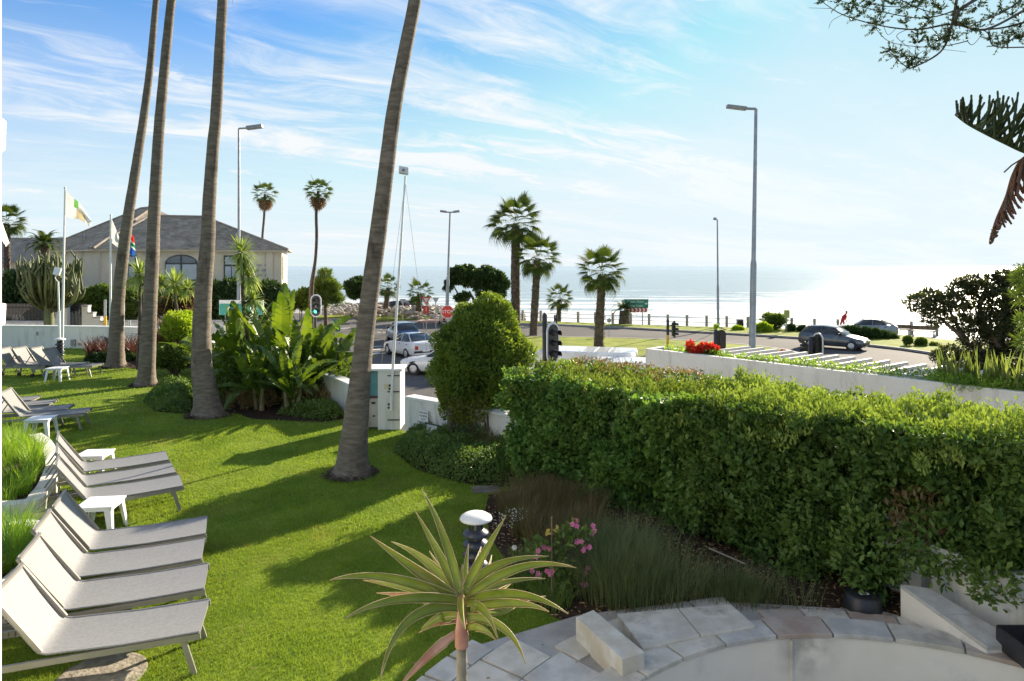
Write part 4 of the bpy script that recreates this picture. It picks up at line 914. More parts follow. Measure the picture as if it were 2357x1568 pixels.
tufts('ornamental_grass', 'brownish fine ornamental grass left of the hedge foot above the pink flowers', 'ornamental grass', spots([xy(*p, 0) for p in [(1150, 1190), (1180, 1150), (1290, 1130), (1400, 1180), (1380, 1260), (1200, 1280)]], 60), 120, .48, .005, mat('brown_green_grass', (.10, .10, .035), (.24, .18, .08), .6, .7, trans=.3, attr=True), lean=.6)
tufts('ornamental_grass', 'low green grass in front of the white bollard light', 'ornamental grass', spots([xy(*p, 0) for p in [(1160, 1300), (1250, 1290), (1330, 1380), (1330, 1410), (1250, 1400)]], 22), 90, .30, .007, MT['mid'], lean=.6)
tufts('ornamental_grass', 'reddish dry grass growing through the ground cover below the round bush', 'ornamental grass', spots([xy(*p, 0) for p in [(1000, 1020), (1030, 990), (1130, 1010), (1190, 1060), (1100, 1060)]], 26), 70, .62, .006, mat('tan_green_grass', (.12, .10, .03), (.26, .17, .07), .6, .7, trans=.3, attr=True), lean=.6)
tufts('planter_grass', 'bright tufted grass filling the curved planter behind the middle loungers', 'grass', [( x, y, .34) for x, y, z in spots([(-8.9, 12.5), (-8.2, 11.7), (-7.3, 10.6), (-6.75, 9.4), (-6.8, 9.0), (-9.5, 8.9), (-10.5, 11)], 70)], 110, .50, .008, leafm('planter_grass_blade', (.06, .12, .012), (.16, .24, .03), .5), lean=.7)
tufts('planter_grass', 'mounding green grass in the planter behind the front row of loungers', 'grass', [(x, y, .24) for x, y, z in spots([(-7, 8.4), (-6.0, 8.35), (-5.58, 7.85), (-5.34, 7.25), (-5.2, 6.5), (-5.2, 5.2), (-7, 5.2)], 75)], 130, .50, .008, leafm('planter_grass_blade', (.05, .11, .012), (.13, .21, .03), .5), lean=.75)
k = 2600; sp_ = np.array(spots(SOILB, k, .012)); V, F = cards(sp_, rdir(k) * [1, 1, .12], rdir(k, 3), .05 * (.5 + RS.rand(k)), .028, .2)
tag(npmesh('leaf_litter', V, F, MT['litter'], kind='stuff', rnd=np.repeat(RS.rand(k), 2)), 'fallen brown leaves scattered over the dark soil under the hedge', 'leaf litter')
g = G(); g.tube([gp(1632, 1262, .03), gp(1715, 1298, .02)], [.012, .008], 5); tag(g.build('fallen_branch', mat('pale_stick', (.45, .38, .30), (.52, .45, .36), 5, .8)), 'pale dead stick lying on the soil beneath the hedge', 'stick')
# ---------------------------------------------------------------- banana clump, sword leaved plants
def banana_mesh(name, L, W, bend, seed, tears=7):
    rs = np.random.RandomState(seed); V = []; F = []; n = 26; tear = sorted(rs.choice(range(4, n - 2), tears, replace=False))
    pet = .32 * L
    def mid(t): s_ = t * L; return np.array([s_ * (1 - .25 * bend * t * t), 0, -bend * L * .42 * t ** 2.2])
    # petiole
    q0 = np.array([-pet, 0, -.02]); wv = .022
    V += [tuple(q0 + [0, -wv, 0]), tuple(q0 + [0, wv, 0]), (0, wv * .8, 0), (0, -wv * .8, 0)]; F.append((0, 1, 2)); F.append((0, 2, 3))
    for sd in (-1, 1):
        prev = None; sg = 0.; off_ = 0.
        for i in range(n + 1):
            t = i / n; w_ = W * .5 * (math.sin(PI * min(.985, .06 + t * .93)) ** .55) * (1 - .15 * t)
            p = mid(t); lift = .28 * w_ + .04 * math.sin(t * 14 + seed) * w_ * 2
            if i in tear and prev is not None: off_ = rs.uniform(-.14, .10) * W; prev2 = None
            e = p + np.array([.25 * w_ , sd * w_, lift + off_ * (.6)])
            k = len(V); V += [tuple(p), tuple(e)]
            if prev is not None: F += [(prev, k, k + 1), (prev, k + 1, prev + 1)]
            prev = k
            if i in tear:
                e2 = e + np.array([.12 * W * rs.rand(), 0, rs.uniform(-.15, .05) * W]); k = len(V); V += [tuple(p), tuple(e2)]; prev = k
    me = bpy.data.meshes.new(name); me.from_pydata(V, [], F); me.materials.append(MT['banana']); me.update()
    for p in me.polygons: p.use_smooth = True
    return me
BAN = [banana_mesh('banana_leaf_a', 1.0, .20, .35, 3, 10), banana_mesh('banana_leaf_b', 1.0, .19, .8, 5, 14), banana_mesh('banana_leaf_c', 1.0, .22, .18, 8, 7), banana_mesh('banana_leaf_d', 1.0, .18, 1.2, 9, 16)]
def banana(u, v, Y, n, Lm, label, seed, zc=.55, spread=60):
    b = dp(u, v, Y); b.z = 0; o = thing('banana_plant', label, 'plant', b, 'banana plants by the street wall'); rs = random.Random(seed)
    g = G()
    for k in range(4):
        a_ = rs.uniform(0, 6.28); x, y = .12 * math.cos(a_), .12 * math.sin(a_); g.tube([(b.x + x, b.y + y, -.02), (b.x + x * 1.6, b.y + y * 1.6, zc)], [.07, .045], 7)
    g.build('stem', mat('banana_stem', (.10, .10, .03), (.24, .17, .08), 4, .7), o)
    for i in range(int(n * 2.6)):
        az = i * 2.4 + rs.uniform(-.4, .4); el = R(86 - spread * (i / n / 2.6) + rs.uniform(-14, 6)); L = Lm * rs.uniform(.5, 1.05); me = BAN[(0, 2, 0, 1, 3)[rs.randrange(5)] if el < R(60) else (0, 2)[rs.randrange(2)]]
        pet = .32 * L; d = Vector((math.cos(el) * math.cos(az), math.cos(el) * math.sin(az), math.sin(el)))
        place_frond(o, me, Vector((b.x, b.y, zc * rs.uniform(.5, 1.0))) + d * pet, az, el, L, rs.uniform(-1.2, 1.2), 'leaf')
    return o
banana(690, 900, 17.2, 15, 1.55, 'banana plant with broad upright leaves at the right of the clump', 61)
banana(640, 900, 17.8, 15, 2.0, 'banana plant in the middle of the clump beside the thin cordyline stem', 62)
banana(735, 900, 18.0, 12, 1.35, 'banana plant at the right back of the clump, leaves over the road', 63)
banana(560, 890, 18.6, 12, 2.1, 'banana plant whose long torn yellow green leaf rises at the left of the clump', 64)
banana(600, 930, 16.6, 11, 1.2, 'lower banana plant in front of the clump, close to the third palm', 65)
banana(672, 925, 16.2, 10, 1.25, 'small banana plant at the front edge of the bed', 66)
banana(762, 890, 17.6, 9, 1.25, 'small banana plant hiding the wall at the right end of the clump', 68)
banana(525, 880, 19.3, 10, 1.3, 'dark banana plant behind the third palm', 67)
foliage_under = foliage('undergrowth', [(tuple(dp(u, v, 17.6)), (.55, .45, .38)) for u, v in ((520, 900), (560, 870), (600, 900), (650, 880), (700, 900), (750, 880), (560, 830), (780, 880))], 12000, .13, .05, MT['mid'], None, zmin=0)
tag(foliage_under, 'tangled green undergrowth filling the bed beneath the banana plants', 'undergrowth')
tag(foliage('dry_leaves', [(tuple(dp(u, v, 16.9)), (.35, .3, .22)) for u, v in ((600, 925), (690, 915), (740, 925), (560, 925))], 1500, .22, .03, MT['tan'], None, zmin=0), 'dry brown leaf remains under the banana plants', 'dry leaves')
def sword_head(parent, c, n, L, W, m, name='leaf_rosette', low=-.7, droop=.35):
    d = rdir(n); d[:, 2] = np.where(d[:, 2] < low, -d[:, 2], d[:, 2]); d = unit(d); S = unit(np.cross(d, np.array([0, 0, 1.]) + RS.normal(size=(n, 3)) * .1)); Ln = L * (.75 + .4 * RS.rand(n))[:, None]
    B = np.array(c) + d * .05; V = np.empty((n, 5, 3)); dn = np.array([0, 0, -1.])
    V[:, 0] = B - S * W * .35; V[:, 1] = B + S * W * .35
    m1_ = B + d * Ln * .5 + dn * Ln * droop * .12; V[:, 2] = m1_ - S * W * .5; V[:, 3] = m1_ + S * W * .5; V[:, 4] = B + d * Ln + dn * Ln * droop * (1 - d[:, 2:3] * .6)
    b = np.arange(n)[:, None] * 5; F = np.concatenate([b + [0, 1, 3], b + [0, 3, 2], b + [2, 3, 4]], 1).reshape(-1, 3)
    return npmesh(name, V.reshape(-1, 3), F, m, parent, 'stuff', rnd=np.repeat(RS.rand(n), 3))
def cordyline(stem_px, heads, Y, label, base=None):
    pts = [dp(u, v, Y) for u, v in stem_px]; pts[0].z = 0
    o = thing('cordyline', label, 'plant', pts[0]); g = G(); g.tube(catmull(pts, 5), .05, 7); g.build('stem', MT['bark'], o)
    for u, v, rpx in heads: 
        c = dp(u, v, Y); g = G(); near = min(pts, key=lambda p: (p - c).length); g.tube([near, c], .035, 6); g.build('branch', MT['bark'], o); sword_head(o, c, 130, rpx / FPX * Y * 1.15, .05, MT['sword'])
cordyline([(570, 920), (572, 800), (560, 700), (558, 600)], [(556, 582, 40), (575, 640, 30), (583, 690, 30), (560, 610, 24)], 18.2, 'tall cordyline with a spiky green head on a thin stem, right of the third palm')
cordyline([(316, 850), (322, 740), (322, 660)], [(322, 632, 40), (350, 640, 30)], 23.0, 'spiky cordyline head between the two leftmost palms')
cordyline([(405, 850), (412, 760), (404, 690)], [(402, 655, 40), (432, 665, 26), (372, 650, 22)], 22.5, 'spiky pale cordyline head left of the third palm in front of the arched window')
# dark red flax and shrubs along the wall
tufts('flax', 'dark maroon flax leaves along the wall left of the first palm', 'plant', [(Xl(u, 26), 26 + RS.uniform(-1, .8), 0) for u in range(215, 330, 7)], 30, .95, .05, MT['maroon'], lean=.6)
tufts('flax', 'reddish brown spiky plant between the second and third palms', 'plant', [(Xl(u, 22.5), 22.5, zz) for u, zz in ((372, .9), (385, 1.1), (395, .8), (362, .6), (408, .7))], 70, 1.1, .05, mat('bronze_blade', (.12, .06, .04), (.30, .19, .13), .6, .5, trans=.3, attr=True), lean=1.1)
def shrub(name, label, clumps_px, Y, n, L, W, m, cat='shrub', stem=True, zmin=0.0, dz=1.0):
    cl_ = [(tuple(dp(u, v, Y + dy)), (r_ / FPX * Y, r_ / FPX * Y * dz, r_ / FPX * Y * .85)) for u, v, r_, dy in clumps_px]
    b = Vector((sum(c[0][0] for c in cl_) / len(cl_), Y, zmin if zmin is not None else 0)); o = thing(name, label, cat, b)
    foliage('foliage', cl_, n, L, W, m, o, zmin=zmin)
    if stem:
        g = G()
        for c, r_ in cl_: g.tube([b, Vector(c).lerp(b, .4), c], [.05, .035, .015], 6)
        g.build('stem', MT['bark'], o)
    return o
shrub('shrub', 'bright lime green rounded shrub left of the third palm', [(410, 745, 30, 0), (430, 735, 22, .5), (400, 760, 26, 0), (425, 765, 22, 0)], 22.3, 9000, .08, .045, MT['limeleaf'])
shrub('shrub', 'dark green bush low between the second and third palms', [(390, 820, 30, 0), (420, 820, 28, 0), (440, 800, 24, .6), (370, 825, 20, -.3)], 21.6, 12000, .08, .045, MT['mid'])
shrub('shrub', 'dark green bush at the left of the first palm under the flood light', [(222, 832, 20, 0), (245, 825, 18, 0), (270, 830, 16, .4), (300, 828, 18, .3)], 25.0, 8000, .09, .045, MT['dark'])
cr = shrub('flowering_shrub', 'coral flowered shrub beside yellow poles left of the third palm', [(398, 690, 22, 0), (420, 695, 22, 0), (436, 688, 18, 0), (385, 705, 20, 0), (425, 715, 20, 0)], 24.5, 6000, .08, .05, mat('bronze_leaf', (.10, .05, .03), (.20, .13, .06), .5, .5, trans=.3, attr=True))
foliage('blossom', [(tuple(dp(u, v, 24.1)), (.22, .2, .16)) for u, v in ((394, 683), (404, 694), (428, 683), (440, 680), (418, 700))], 80, .09, .07, mat('coral_petal', (.45, .08, .05), (.55, .14, .09), 6, .6), cr)
# ---------------------------------------------------------------- pink flowering plant, white rose
pk = thing('pink_flower_plant', 'leggy plant with clusters of pink blossoms in front of the reeds', 'flowering plant', (.55, 7.6, 0))
g = G(); FL = [(1327, 1193), (1365, 1217), (1356, 1220), (1330, 1249), (1354, 1259), (1349, 1262), (1256, 1267), (1243, 1274), (1261, 1319), (1268, 1318), (1347, 1315), (1323, 1206), (1231, 1319), (1342, 1345)]
for i, (u, v) in enumerate(FL):
    p = dp(u, v, 7.1 + .25 * random.random()); b = Vector((.45 + random.uniform(-.3, .45), 7.4, 0)); g.tube([b, b.lerp(p, .5) + Vector((0, .05, .1)), p], [.007, .005, .003], 5)
    gg = G(); rz_ = random.random(); nrm_ = Vector((random.uniform(-.4, .3), -1, .45)).normalized(); s1 = nrm_.cross(Vector((0, 0, 1))).normalized(); s2 = s1.cross(nrm_)
    for q in range(3 if i % 3 == 0 else 2):
        c = p + s1 * random.uniform(-.04, .04) + s2 * random.uniform(-.035, .035)
        for k in range(5):
            t = k * 2 * PI / 5 + rz_; d1 = s1 * math.cos(t) + s2 * math.sin(t); d2 = s1 * math.cos(t + .55) + s2 * math.sin(t + .55); d0 = s1 * math.cos(t - .55) + s2 * math.sin(t - .55)
            gg.add([c, c + d0 * .022 + nrm_ * .006, c + d1 * .032, c + d2 * .022 + nrm_ * .006], [(0, 1, 2, 3)])
    gg.build('blossom', MT['pink'], pk)
g.build('stem', MT['bark'], pk)
foliage('foliage', [(tuple(dp(u, v, 7.3)), (.12, .12, .10)) for u, v in ((1240, 1265), (1300, 1240), (1280, 1290), (1330, 1230), (1250, 1350), (1310, 1330))], 420, .075, .04, MT['mid'], pk)
foliage('yellow_leaf', [(tuple(dp(1290, 1225, 7.2)), (.03, .03, .04)), (tuple(dp(1255, 1228, 7.2)), (.03, .03, .04))], 4, .08, .04, mat('yellow_leaf', (.55, .35, .06), (.6, .42, .1), 3, .6, trans=.3), pk)
g = G(); g.tube([gp(1270, 1395, 0), dp(1270, 1190, 7.2)], .008, 5); g.build('support_cane', MT['twig'], pk)
wr = thing('white_rose', 'single round white bloom left of the pink blossoms', 'flower', (.02, 7.1, 0)); p = dp(1184, 1261, 7.1)
g = G()
for k in range(22):
    d = rdir(1, .3)[0]; c = p + Vector(d) * .022; s_ = Vector(d).orthogonal().normalized(); t_ = Vector(d).cross(s_); g.add([c - s_ * .02, c + t_ * .02, c + s_ * .02, c - t_ * .02], [(0, 1, 2, 3)])
g.build('petals', MT['whitef'], wr); g = G(); g.tube([(p.x, 7.1, 0), p], .004, 5); g.build('stem', MT['frond'], wr)
tag(foliage('tiny_white_flowers', [(tuple(dp(1160, 1195, 8.6)), (.22, .15, .09)), (tuple(dp(1185, 1180, 8.8)), (.15, .1, .07))], 90, .022, .018, MT['whitef']), 'spray of tiny white flowers behind the bollard light', 'flowers')
# ---------------------------------------------------------------- aloe
AY = 3.4
MT['aloe'] = mat('aloe_leaf', (.20, .27, .03), (.34, .38, .065), 2.2, .32, trans=.28, spec=.5, bump=.15, bscale=30, dirt=(.40, .28, .08), dscale=3.2)
MT['aloed'] = mat('aloe_dry_leaf', (.30, .12, .07), (.45, .26, .16), 8, .7, bump=.4, bscale=40)
MT['aloep'] = mat('aloe_pink_leaf', (.52, .22, .15), (.66, .36, .26), 10, .75, bump=.4, bscale=30)
MT['aloeedge'] = mat('aloe_margin', (.45, .30, .12), (.60, .48, .26), 10, .5)
ac_ = lambda x, y, dy=0: dp(628.6 + x * .3236, 1060.7 + y * .3236, AY + dy)
al_ = thing('aloe_tree', 'spiky aloe rosette on a ringed stem in the foreground centre', 'aloe', (ac_(1340, 1568).x, AY, -2.5))
CEN = (1345, 975)
def aloe_leaf(base, mid_, tip, wpx, dy, m=None, blunt=False, dm=None):
    p0 = ac_(*base); pm = ac_(*mid_, dy * .5 if dm is None else dm); p2 = ac_(*tip, dy)
    p1 = pm * 2 - (p0 + p2) * .5          # bezier through the mid point
    n = 16; V = []; W = wpx * .3236 / FPX * AY * .52
    g = G(); vw = Vector((0, -1, .25))
    rows = []
    for i in range(n + 1):
        t = i / n; p = p0 * (1 - t) ** 2 + p1 * 2 * t * (1 - t) + p2 * t * t; d = (p0 * (t - 1) + p1 * (1 - 2 * t) + p2 * t).normalized()
        s_ = d.cross(vw).normalized(); u_ = s_.cross(d).normalized()
        if u_.z < 0: u_ = -u_
        prof = (.75 + .55 * t) if t < .25 else .89 * (1 - ((t - .25) / .75) ** 1.35) + (.0 if not blunt else .25)
        w_ = max(W * prof * 1.15, .0012)
        th = w_ * .42
        rows.append((p, s_, u_, w_, th))
        V += [p - s_ * w_ + u_ * w_ * .38, p - s_ * w_ * .45 + u_ * w_ * .06, p + u_ * -w_ * .02, p + s_ * w_ * .45 + u_ * w_ * .06, p + s_ * w_ + u_ * w_ * .38, p + s_ * w_ * .55 - u_ * th * .8, p - u_ * th * 1.15, p - s_ * w_ * .55 - u_ * th * .8]
    F = [(i * 8 + j, i * 8 + (j + 1) % 8, (i + 1) * 8 + (j + 1) % 8, (i + 1) * 8 + j) for i in range(n) for j in range(8)] + [tuple(range(n * 8, n * 8 + 8))]
    g.add(V, F, 0, True)
    for sd in (-1, 1): g.tube([r0_[0] + r0_[1] * r0_[3] * sd + r0_[2] * r0_[3] * .38 for r0_ in rows], [.0017] * n + [.0006], 4, False, 1)
    # margin teeth
    for i in range(1, n):
        for q in (0, .5):
            if i + 1 > n: continue
            a_, b_ = rows[i], rows[i + 1]
            for sd in (-1, 1):
                pa = a_[0].lerp(b_[0], q) + a_[1] * a_[3] * sd * (1 - q) + b_[1] * b_[3] * sd * q + a_[2] * a_[3] * .38; d = (b_[0] - a_[0]).normalized()
                sz = .0022; g.add([pa - d * sz, pa + d * sz, pa + d * sz * 1.6 + a_[1] * sd * sz * 1.5], [(0, 1, 2)], 1)
    return g.build('leaf', [m or MT['aloe'], MT['aloeedge']], al_)
AL = [((1330, 950), (1215, 540), (1055, 200), 58, .15), ((1325, 955), (1170, 640), (1010, 355), 58, .25), ((1290, 960), (985, 750), (690, 535), 72, .0), ((1310, 960), (1100, 720), (840, 575), 64, .3),
      ((1300, 975), (800, 828), (400, 850), 66, -.1), ((1280, 985), (930, 900), (640, 850), 44, .2), ((1330, 990), (880, 985), (510, 1125), 62, -.3), ((1330, 1040), (960, 1140), (760, 1580), 66, -.25),
      ((1340, 960), (1345, 1080), (1370, 1200), 48, -.45, None, False, -.25), ((1380, 1020), (1500, 1060), (1600, 1270), 62, -.35), ((1380, 1110), (1640, 1190), (1795, 1445), 54, -.2), ((1380, 1190), (1480, 1190), (1585, 1275), 52, -.15),
      ((1370, 1000), (1750, 950), (2100, 1090), 66, -.1), ((1400, 1040), (1720, 1010), (1965, 1075), 60, -.25), ((1390, 960), (1770, 755), (2155, 762), 60, .0), ((1370, 930), (1610, 735), (1960, 680), 60, .2),
      ((1380, 980), (1640, 865), (1940, 838), 46, .3), ((1375, 900), (1500, 660), (1660, 385), 62, .05), ((1365, 880), (1372, 740), (1390, 590), 34, .2), ((1345, 900), (1345, 820), (1347, 735), 26, .05),
      ((1370, 930), (1430, 770), (1480, 610), 46, .35), ((1390, 985), (1560, 945), (1705, 860), 46, .4), ((1320, 1090), (1190, 1120), (1060, 1200), 60, .1, None, True), ((1300, 1000), (1180, 1040), (1050, 1000), 55, .35),
      ((1400, 1060), (1600, 1080), (1760, 1010), 50, .35), ((1310, 940), (1240, 840), (1110, 640), 46, .4)]
for a_ in AL: aloe_leaf(*a_)
for a_ in [((1300, 1010), (1000, 960), (735, 940), 56, .45), ((1400, 1000), (1500, 850), (1555, 670), 36, .5), ((1400, 1060), (1680, 1010), (1940, 962), 44, .5), ((1320, 1130), (1180, 1150), (1035, 1225), 46, .12, None, True)]:
    aloe_leaf(*a_[:5], MT['aloed'])
aloe_leaf((1310, 1220), (1120, 1370), (925, 1575), 50, -.1, MT['aloep'], True)['label'] = 'withered salmon pink leaf hanging down'
g = G(); c0 = ac_(1335, 960); c1 = ac_(1342, 1320); c2 = Vector((c1.x + .005, AY, -2.5))
pts = []; rr = []
for i in range(150):
    t = i / 149; p = c1.lerp(c2, t); pts.append(p); rr.append(.026 * (1 + (.06 if i % 3 == 0 else 0)) * (1 + .1 * t))
g.tube(pts[::-1], rr[::-1], 12); g.build('stem', mat('aloe_stem', (.20, .17, .12), (.38, .33, .25), 9, .85, bump=.5, bscale=60, bstretch=(1, 1, 5)), al_)
g = G(); g.tube([c1, ac_(1342, 1250), ac_(1338, 1200), ac_(1340, 1120), c0], [.034, .036, .030, .024, .018], 12); g.build('collar', MT['aloep'], al_)
# ---------------------------------------------------------------- other trees
def tree(name, label, base, limbs, clumps_, n, L, W, m, cat='tree', bark='bark', up=.4):
    o = thing(name, label, cat, base); g = G()
    for pts, r0, r1 in limbs: 
        q = catmull(pts, 4); g.tube(q, list(np.linspace(r0, r1, len(q))), 8)
    g.build('trunk', MT[bark], o); foliage('crown', clumps_, n, L, W, m, o, up=up); return o
def cl_px(lst, Y, sq=.75, dz=1.0): return [(tuple(dp(u, v, Y + dy)), (r_ / FPX * Y, r_ / FPX * Y * dz, r_ / FPX * Y * sq)) for u, v, r_, dy in lst]
Y = 20.5
tree('broadleaf_tree', 'dark wind shaped tree at the right edge beyond the pergola', Vector((Xl(2290, Y), Y, RZ)),
     [([(Xl(2290, Y), Y, RZ), dp(2275, 840, Y), dp(2230, 790, Y), dp(2160, 730, Y)], .16, .04), ([dp(2230, 790, Y), dp(2200, 745, Y), dp(2180, 700, Y)], .08, .03), ([(Xl(2320, Y), Y + .5, RZ), dp(2300, 800, Y + .5), dp(2320, 700, Y + .5), dp(2310, 660, Y + .5)], .18, .04), ([dp(2300, 800, Y), dp(2255, 720, Y), dp(2270, 660, Y)], .09, .03), ([dp(2270, 845, Y), dp(2220, 850, Y), dp(2180, 825, Y)], .05, .02)],
     cl_px([(2112, 698, 24, 0), (2140, 684, 22, .4), (2165, 700, 26, .2), (2192, 694, 26, -.2), (2150, 728, 26, 0), (2212, 668, 28, .2), (2235, 650, 22, 0), (2258, 668, 28, 0), (2288, 652, 26, .3), (2312, 640, 22, 0), (2335, 655, 30, 0), (2310, 690, 30, -.3), (2345, 700, 38, 0), (2250, 720, 34, .2), (2215, 745, 24, 0), (2290, 745, 36, -.3), (2340, 750, 40, 0), (2185, 815, 24, 0), (2160, 822, 16, 0), (2225, 825, 26, 0), (2270, 830, 30, 0), (2330, 820, 40, 0), (2240, 780, 28, 0), (2310, 790, 34, .2), (2355, 860, 30, 0), (2190, 850, 18, 0), (2250, 860, 24, 0), (2380, 640, 40, 0), (2400, 720, 50, 0)], Y), 24000, .12, .055, mat('right_tree_leaf', (.022, .034, .010), (.075, .085, .026), .2, .5, trans=.3, attr=True))
Y = 70.
tree('milkwood_tree', 'dark flat topped tree on several stems against the sea, above the round bush', Vector((Xl(1105, Y), Y, RZ)),
     [([(Xl(1110, Y), Y, RZ), dp(1105, 720, Y), dp(1080, 670, Y)], .35, .1), ([dp(1105, 720, Y), dp(1125, 670, Y), dp(1150, 650, Y)], .2, .08), ([dp(1105, 715, Y), dp(1065, 690, Y), dp(1045, 660, Y)], .15, .06)],
     cl_px([(1088, 640, 15, 0), (1108, 650, 15, 0), (1130, 646, 16, 0), (1036, 652, 9, 0), (1066, 640, 14, 0), (1056, 630, 18, 0), (1078, 626, 17, 1), (1046, 646, 10, 0), (1098, 638, 16, 0), (1120, 632, 20, 1), (1142, 642, 18, 0), (1158, 655, 14, 0), (1072, 650, 11, 1), (1122, 658, 14, 0), (1070, 683, 9, 0), (1095, 660, 9, 0), (1150, 675, 12, 0), (1030, 664, 7, 0), (1058, 687, 9, 0), (1108, 680, 9, 0), (1135, 668, 10, 0)], Y), 15000, .36, .2, MT['dark'])
Y = 74.
tree('milkwood_tree', 'small dark tree against the sea left of the thick leaning trunk', Vector((Xl(838, Y), Y, RZ)), [([(Xl(840, Y), Y, RZ), dp(835, 690, Y), dp(822, 665, Y)], .25, .08)],
     cl_px([(812, 660, 16, 0), (826, 650, 14, 1), (832, 672, 14, 0), (845, 660, 12, 0), (815, 676, 12, 0)], Y), 8000, .34, .2, MT['dark'])
Y = 62.
tree('norfolk_pine', 'young tiered pine by the seafront behind the thin tall palm', Vector((Xl(750, Y), Y, RZ)), [([(Xl(750, Y), Y, RZ), dp(748, 625, Y)], .2, .04)],
     cl_px([(748, 632, 12, 0), (748, 655, 22, 0), (735, 668, 14, 0), (765, 665, 16, 0), (750, 685, 26, 0), (775, 690, 14, 0), (722, 690, 14, 0)], Y, .6), 6500, .5, .07, MT['mid'], up=.9)
shrub('shrub', 'grey green bush on the seafront left of the tall thin palm', [(700, 680, 14, 0), (690, 695, 16, 0), (712, 700, 16, 0), (660, 700, 20, 0)], 60., 5000, .35, .14, MT['mid'], zmin=RZ)
# candelabra tree
Y = 40.
cd = thing('candelabra_tree', 'broad candelabra succulent tree with upright fingers left of the flagpole', 'tree', (Xl(115, Y), Y, RZ)); rs = random.Random(5)
g = G(); g.tube([(Xl(115, Y), Y, RZ), dp(112, 690, Y)], [.3, .25], 8)
for i in range(150):
    t = rs.uniform(-1, 1); u0 = 115 + t * 22; v0 = 705 + rs.uniform(-15, 10); u1 = 118 + t * rs.uniform(50, 84); v1 = 575 + abs(t) * rs.uniform(10, 75) + rs.uniform(0, 40); yy = Y + rs.uniform(-1.8, 1.8)
    g.tube(catmull([dp(u0, v0, Y), dp(u0 + (u1 - u0) * .75, v0 + (v1 - v0) * .3, yy), dp(u1, v1, yy)], 4), [.07] * 4 + [.09] * 3 + [.07, .03], 5)
    for k in range(2):
        q = rs.uniform(.4, .9); a_ = dp(u0 + (u1 - u0) * .75, v0 + (v1 - v0) * .3, yy).lerp(dp(u1, v1, yy), q - .3); g.tube([a_, a_ + Vector((rs.uniform(-.35, .35), rs.uniform(-.3, .3), .35)), a_ + Vector((rs.uniform(-.4, .4), 0, rs.uniform(.8, 1.3)))], [.06, .08, .03], 5)
g.build('branches', mat('cactus_green', (.05, .07, .02), (.12, .14, .04), 1.5, .6), cd)
# left street planting in front of the house
shrub('shrub', 'dense dark shrubs below the house behind the stepped wall', [(60, 660, 44, 1), (30, 690, 34, 0), (90, 700, 34, 0), (150, 690, 30, 2)], 46., 16000, .3, .14, MT['dark'], zmin=RZ)
shrub('shrub', 'bushy green shrubs in front of the house between the flagpoles', [(215, 690, 26, 0), (240, 680, 24, 0), (225, 715, 26, 0), (265, 700, 26, 0), (300, 690, 26, 0), (330, 700, 26, 0), (285, 720, 26, 0), (245, 730, 20, 0)], 45., 16000, .28, .13, MT['mid'], zmin=RZ)
shrub('shrub', 'dark hedge mass in front of the house right of the third palm', [(360, 700, 30, 0), (440, 690, 34, 0), (500, 690, 40, 0), (540, 670, 30, 0), (580, 690, 34, 0), (620, 672, 26, 0), (645, 690, 22, 0), (510, 720, 34, 0), (590, 720, 30, 0)], 48., 24000, .3, .14, MT['dark'], zmin=RZ)
tufts('street_agapanthus', 'yellow green strappy plants behind the palisade fence', 'plant', [(Xl(u, 43), 43, RZ + 1.2) for u in range(20, 90, 5)], 40, 1.0, .07, MT['sword'], lean=.7)
# roadside bushes
shrub('shrub', 'wispy shrub beside the small yellow roadside sign', [(1770, 735, 12, 0), (1785, 742, 14, 0), (1795, 738, 12, 0), (1775, 752, 8, 0)], 57.5, 1500, .4, .1, MT['mid'], zmin=RZ)
shrub('shrub', 'low yellow green bush on the verge left of the small yellow sign', [(1745, 756, 9, 0), (1757, 752, 8, 0), (1768, 758, 8, 0)], 55.5, 1800, .22, .12, MT['limeleaf'], zmin=RZ)
shrub('shrub', 'low dark bush on the verge behind the grey hatchback', [(1950, 767, 15, 0), (1965, 768, 17, 0), (1990, 771, 17, 0), (2012, 773, 16, 0), (2035, 778, 15, 0), (2055, 780, 10, 0)], 50.5, 9000, .2, .08, MT['dark'], zmin=RZ, dz=.8)
shrub('shrub', 'strip of low brown green shrubs by the railing right of the yellow sign', [(1820, 757, 9, 0), (1845, 760, 9, 0), (1870, 761, 9, 0), (1900, 763, 9, 0), (1925, 764, 9, 0)], 56., 6000, .2, .08, MT['dark'], zmin=RZ, dz=.7)
shrub('shrub', 'low scrubby plants on the verge near the dark tree', [(2120, 790, 10, 0), (2090, 784, 8, 0), (2150, 800, 10, 0)], 46., 3000, .2, .08, MT['mid'], zmin=RZ, dz=.7)
shrub('shrub', 'tiny yellowish bush on the verge near the slim lamp post', [(1695, 758, 8, 0), (1706, 759, 6, 0), (1648, 752, 4, 0)], 57., 1400, .18, .08, MT['limeleaf'], zmin=RZ, dz=.7)
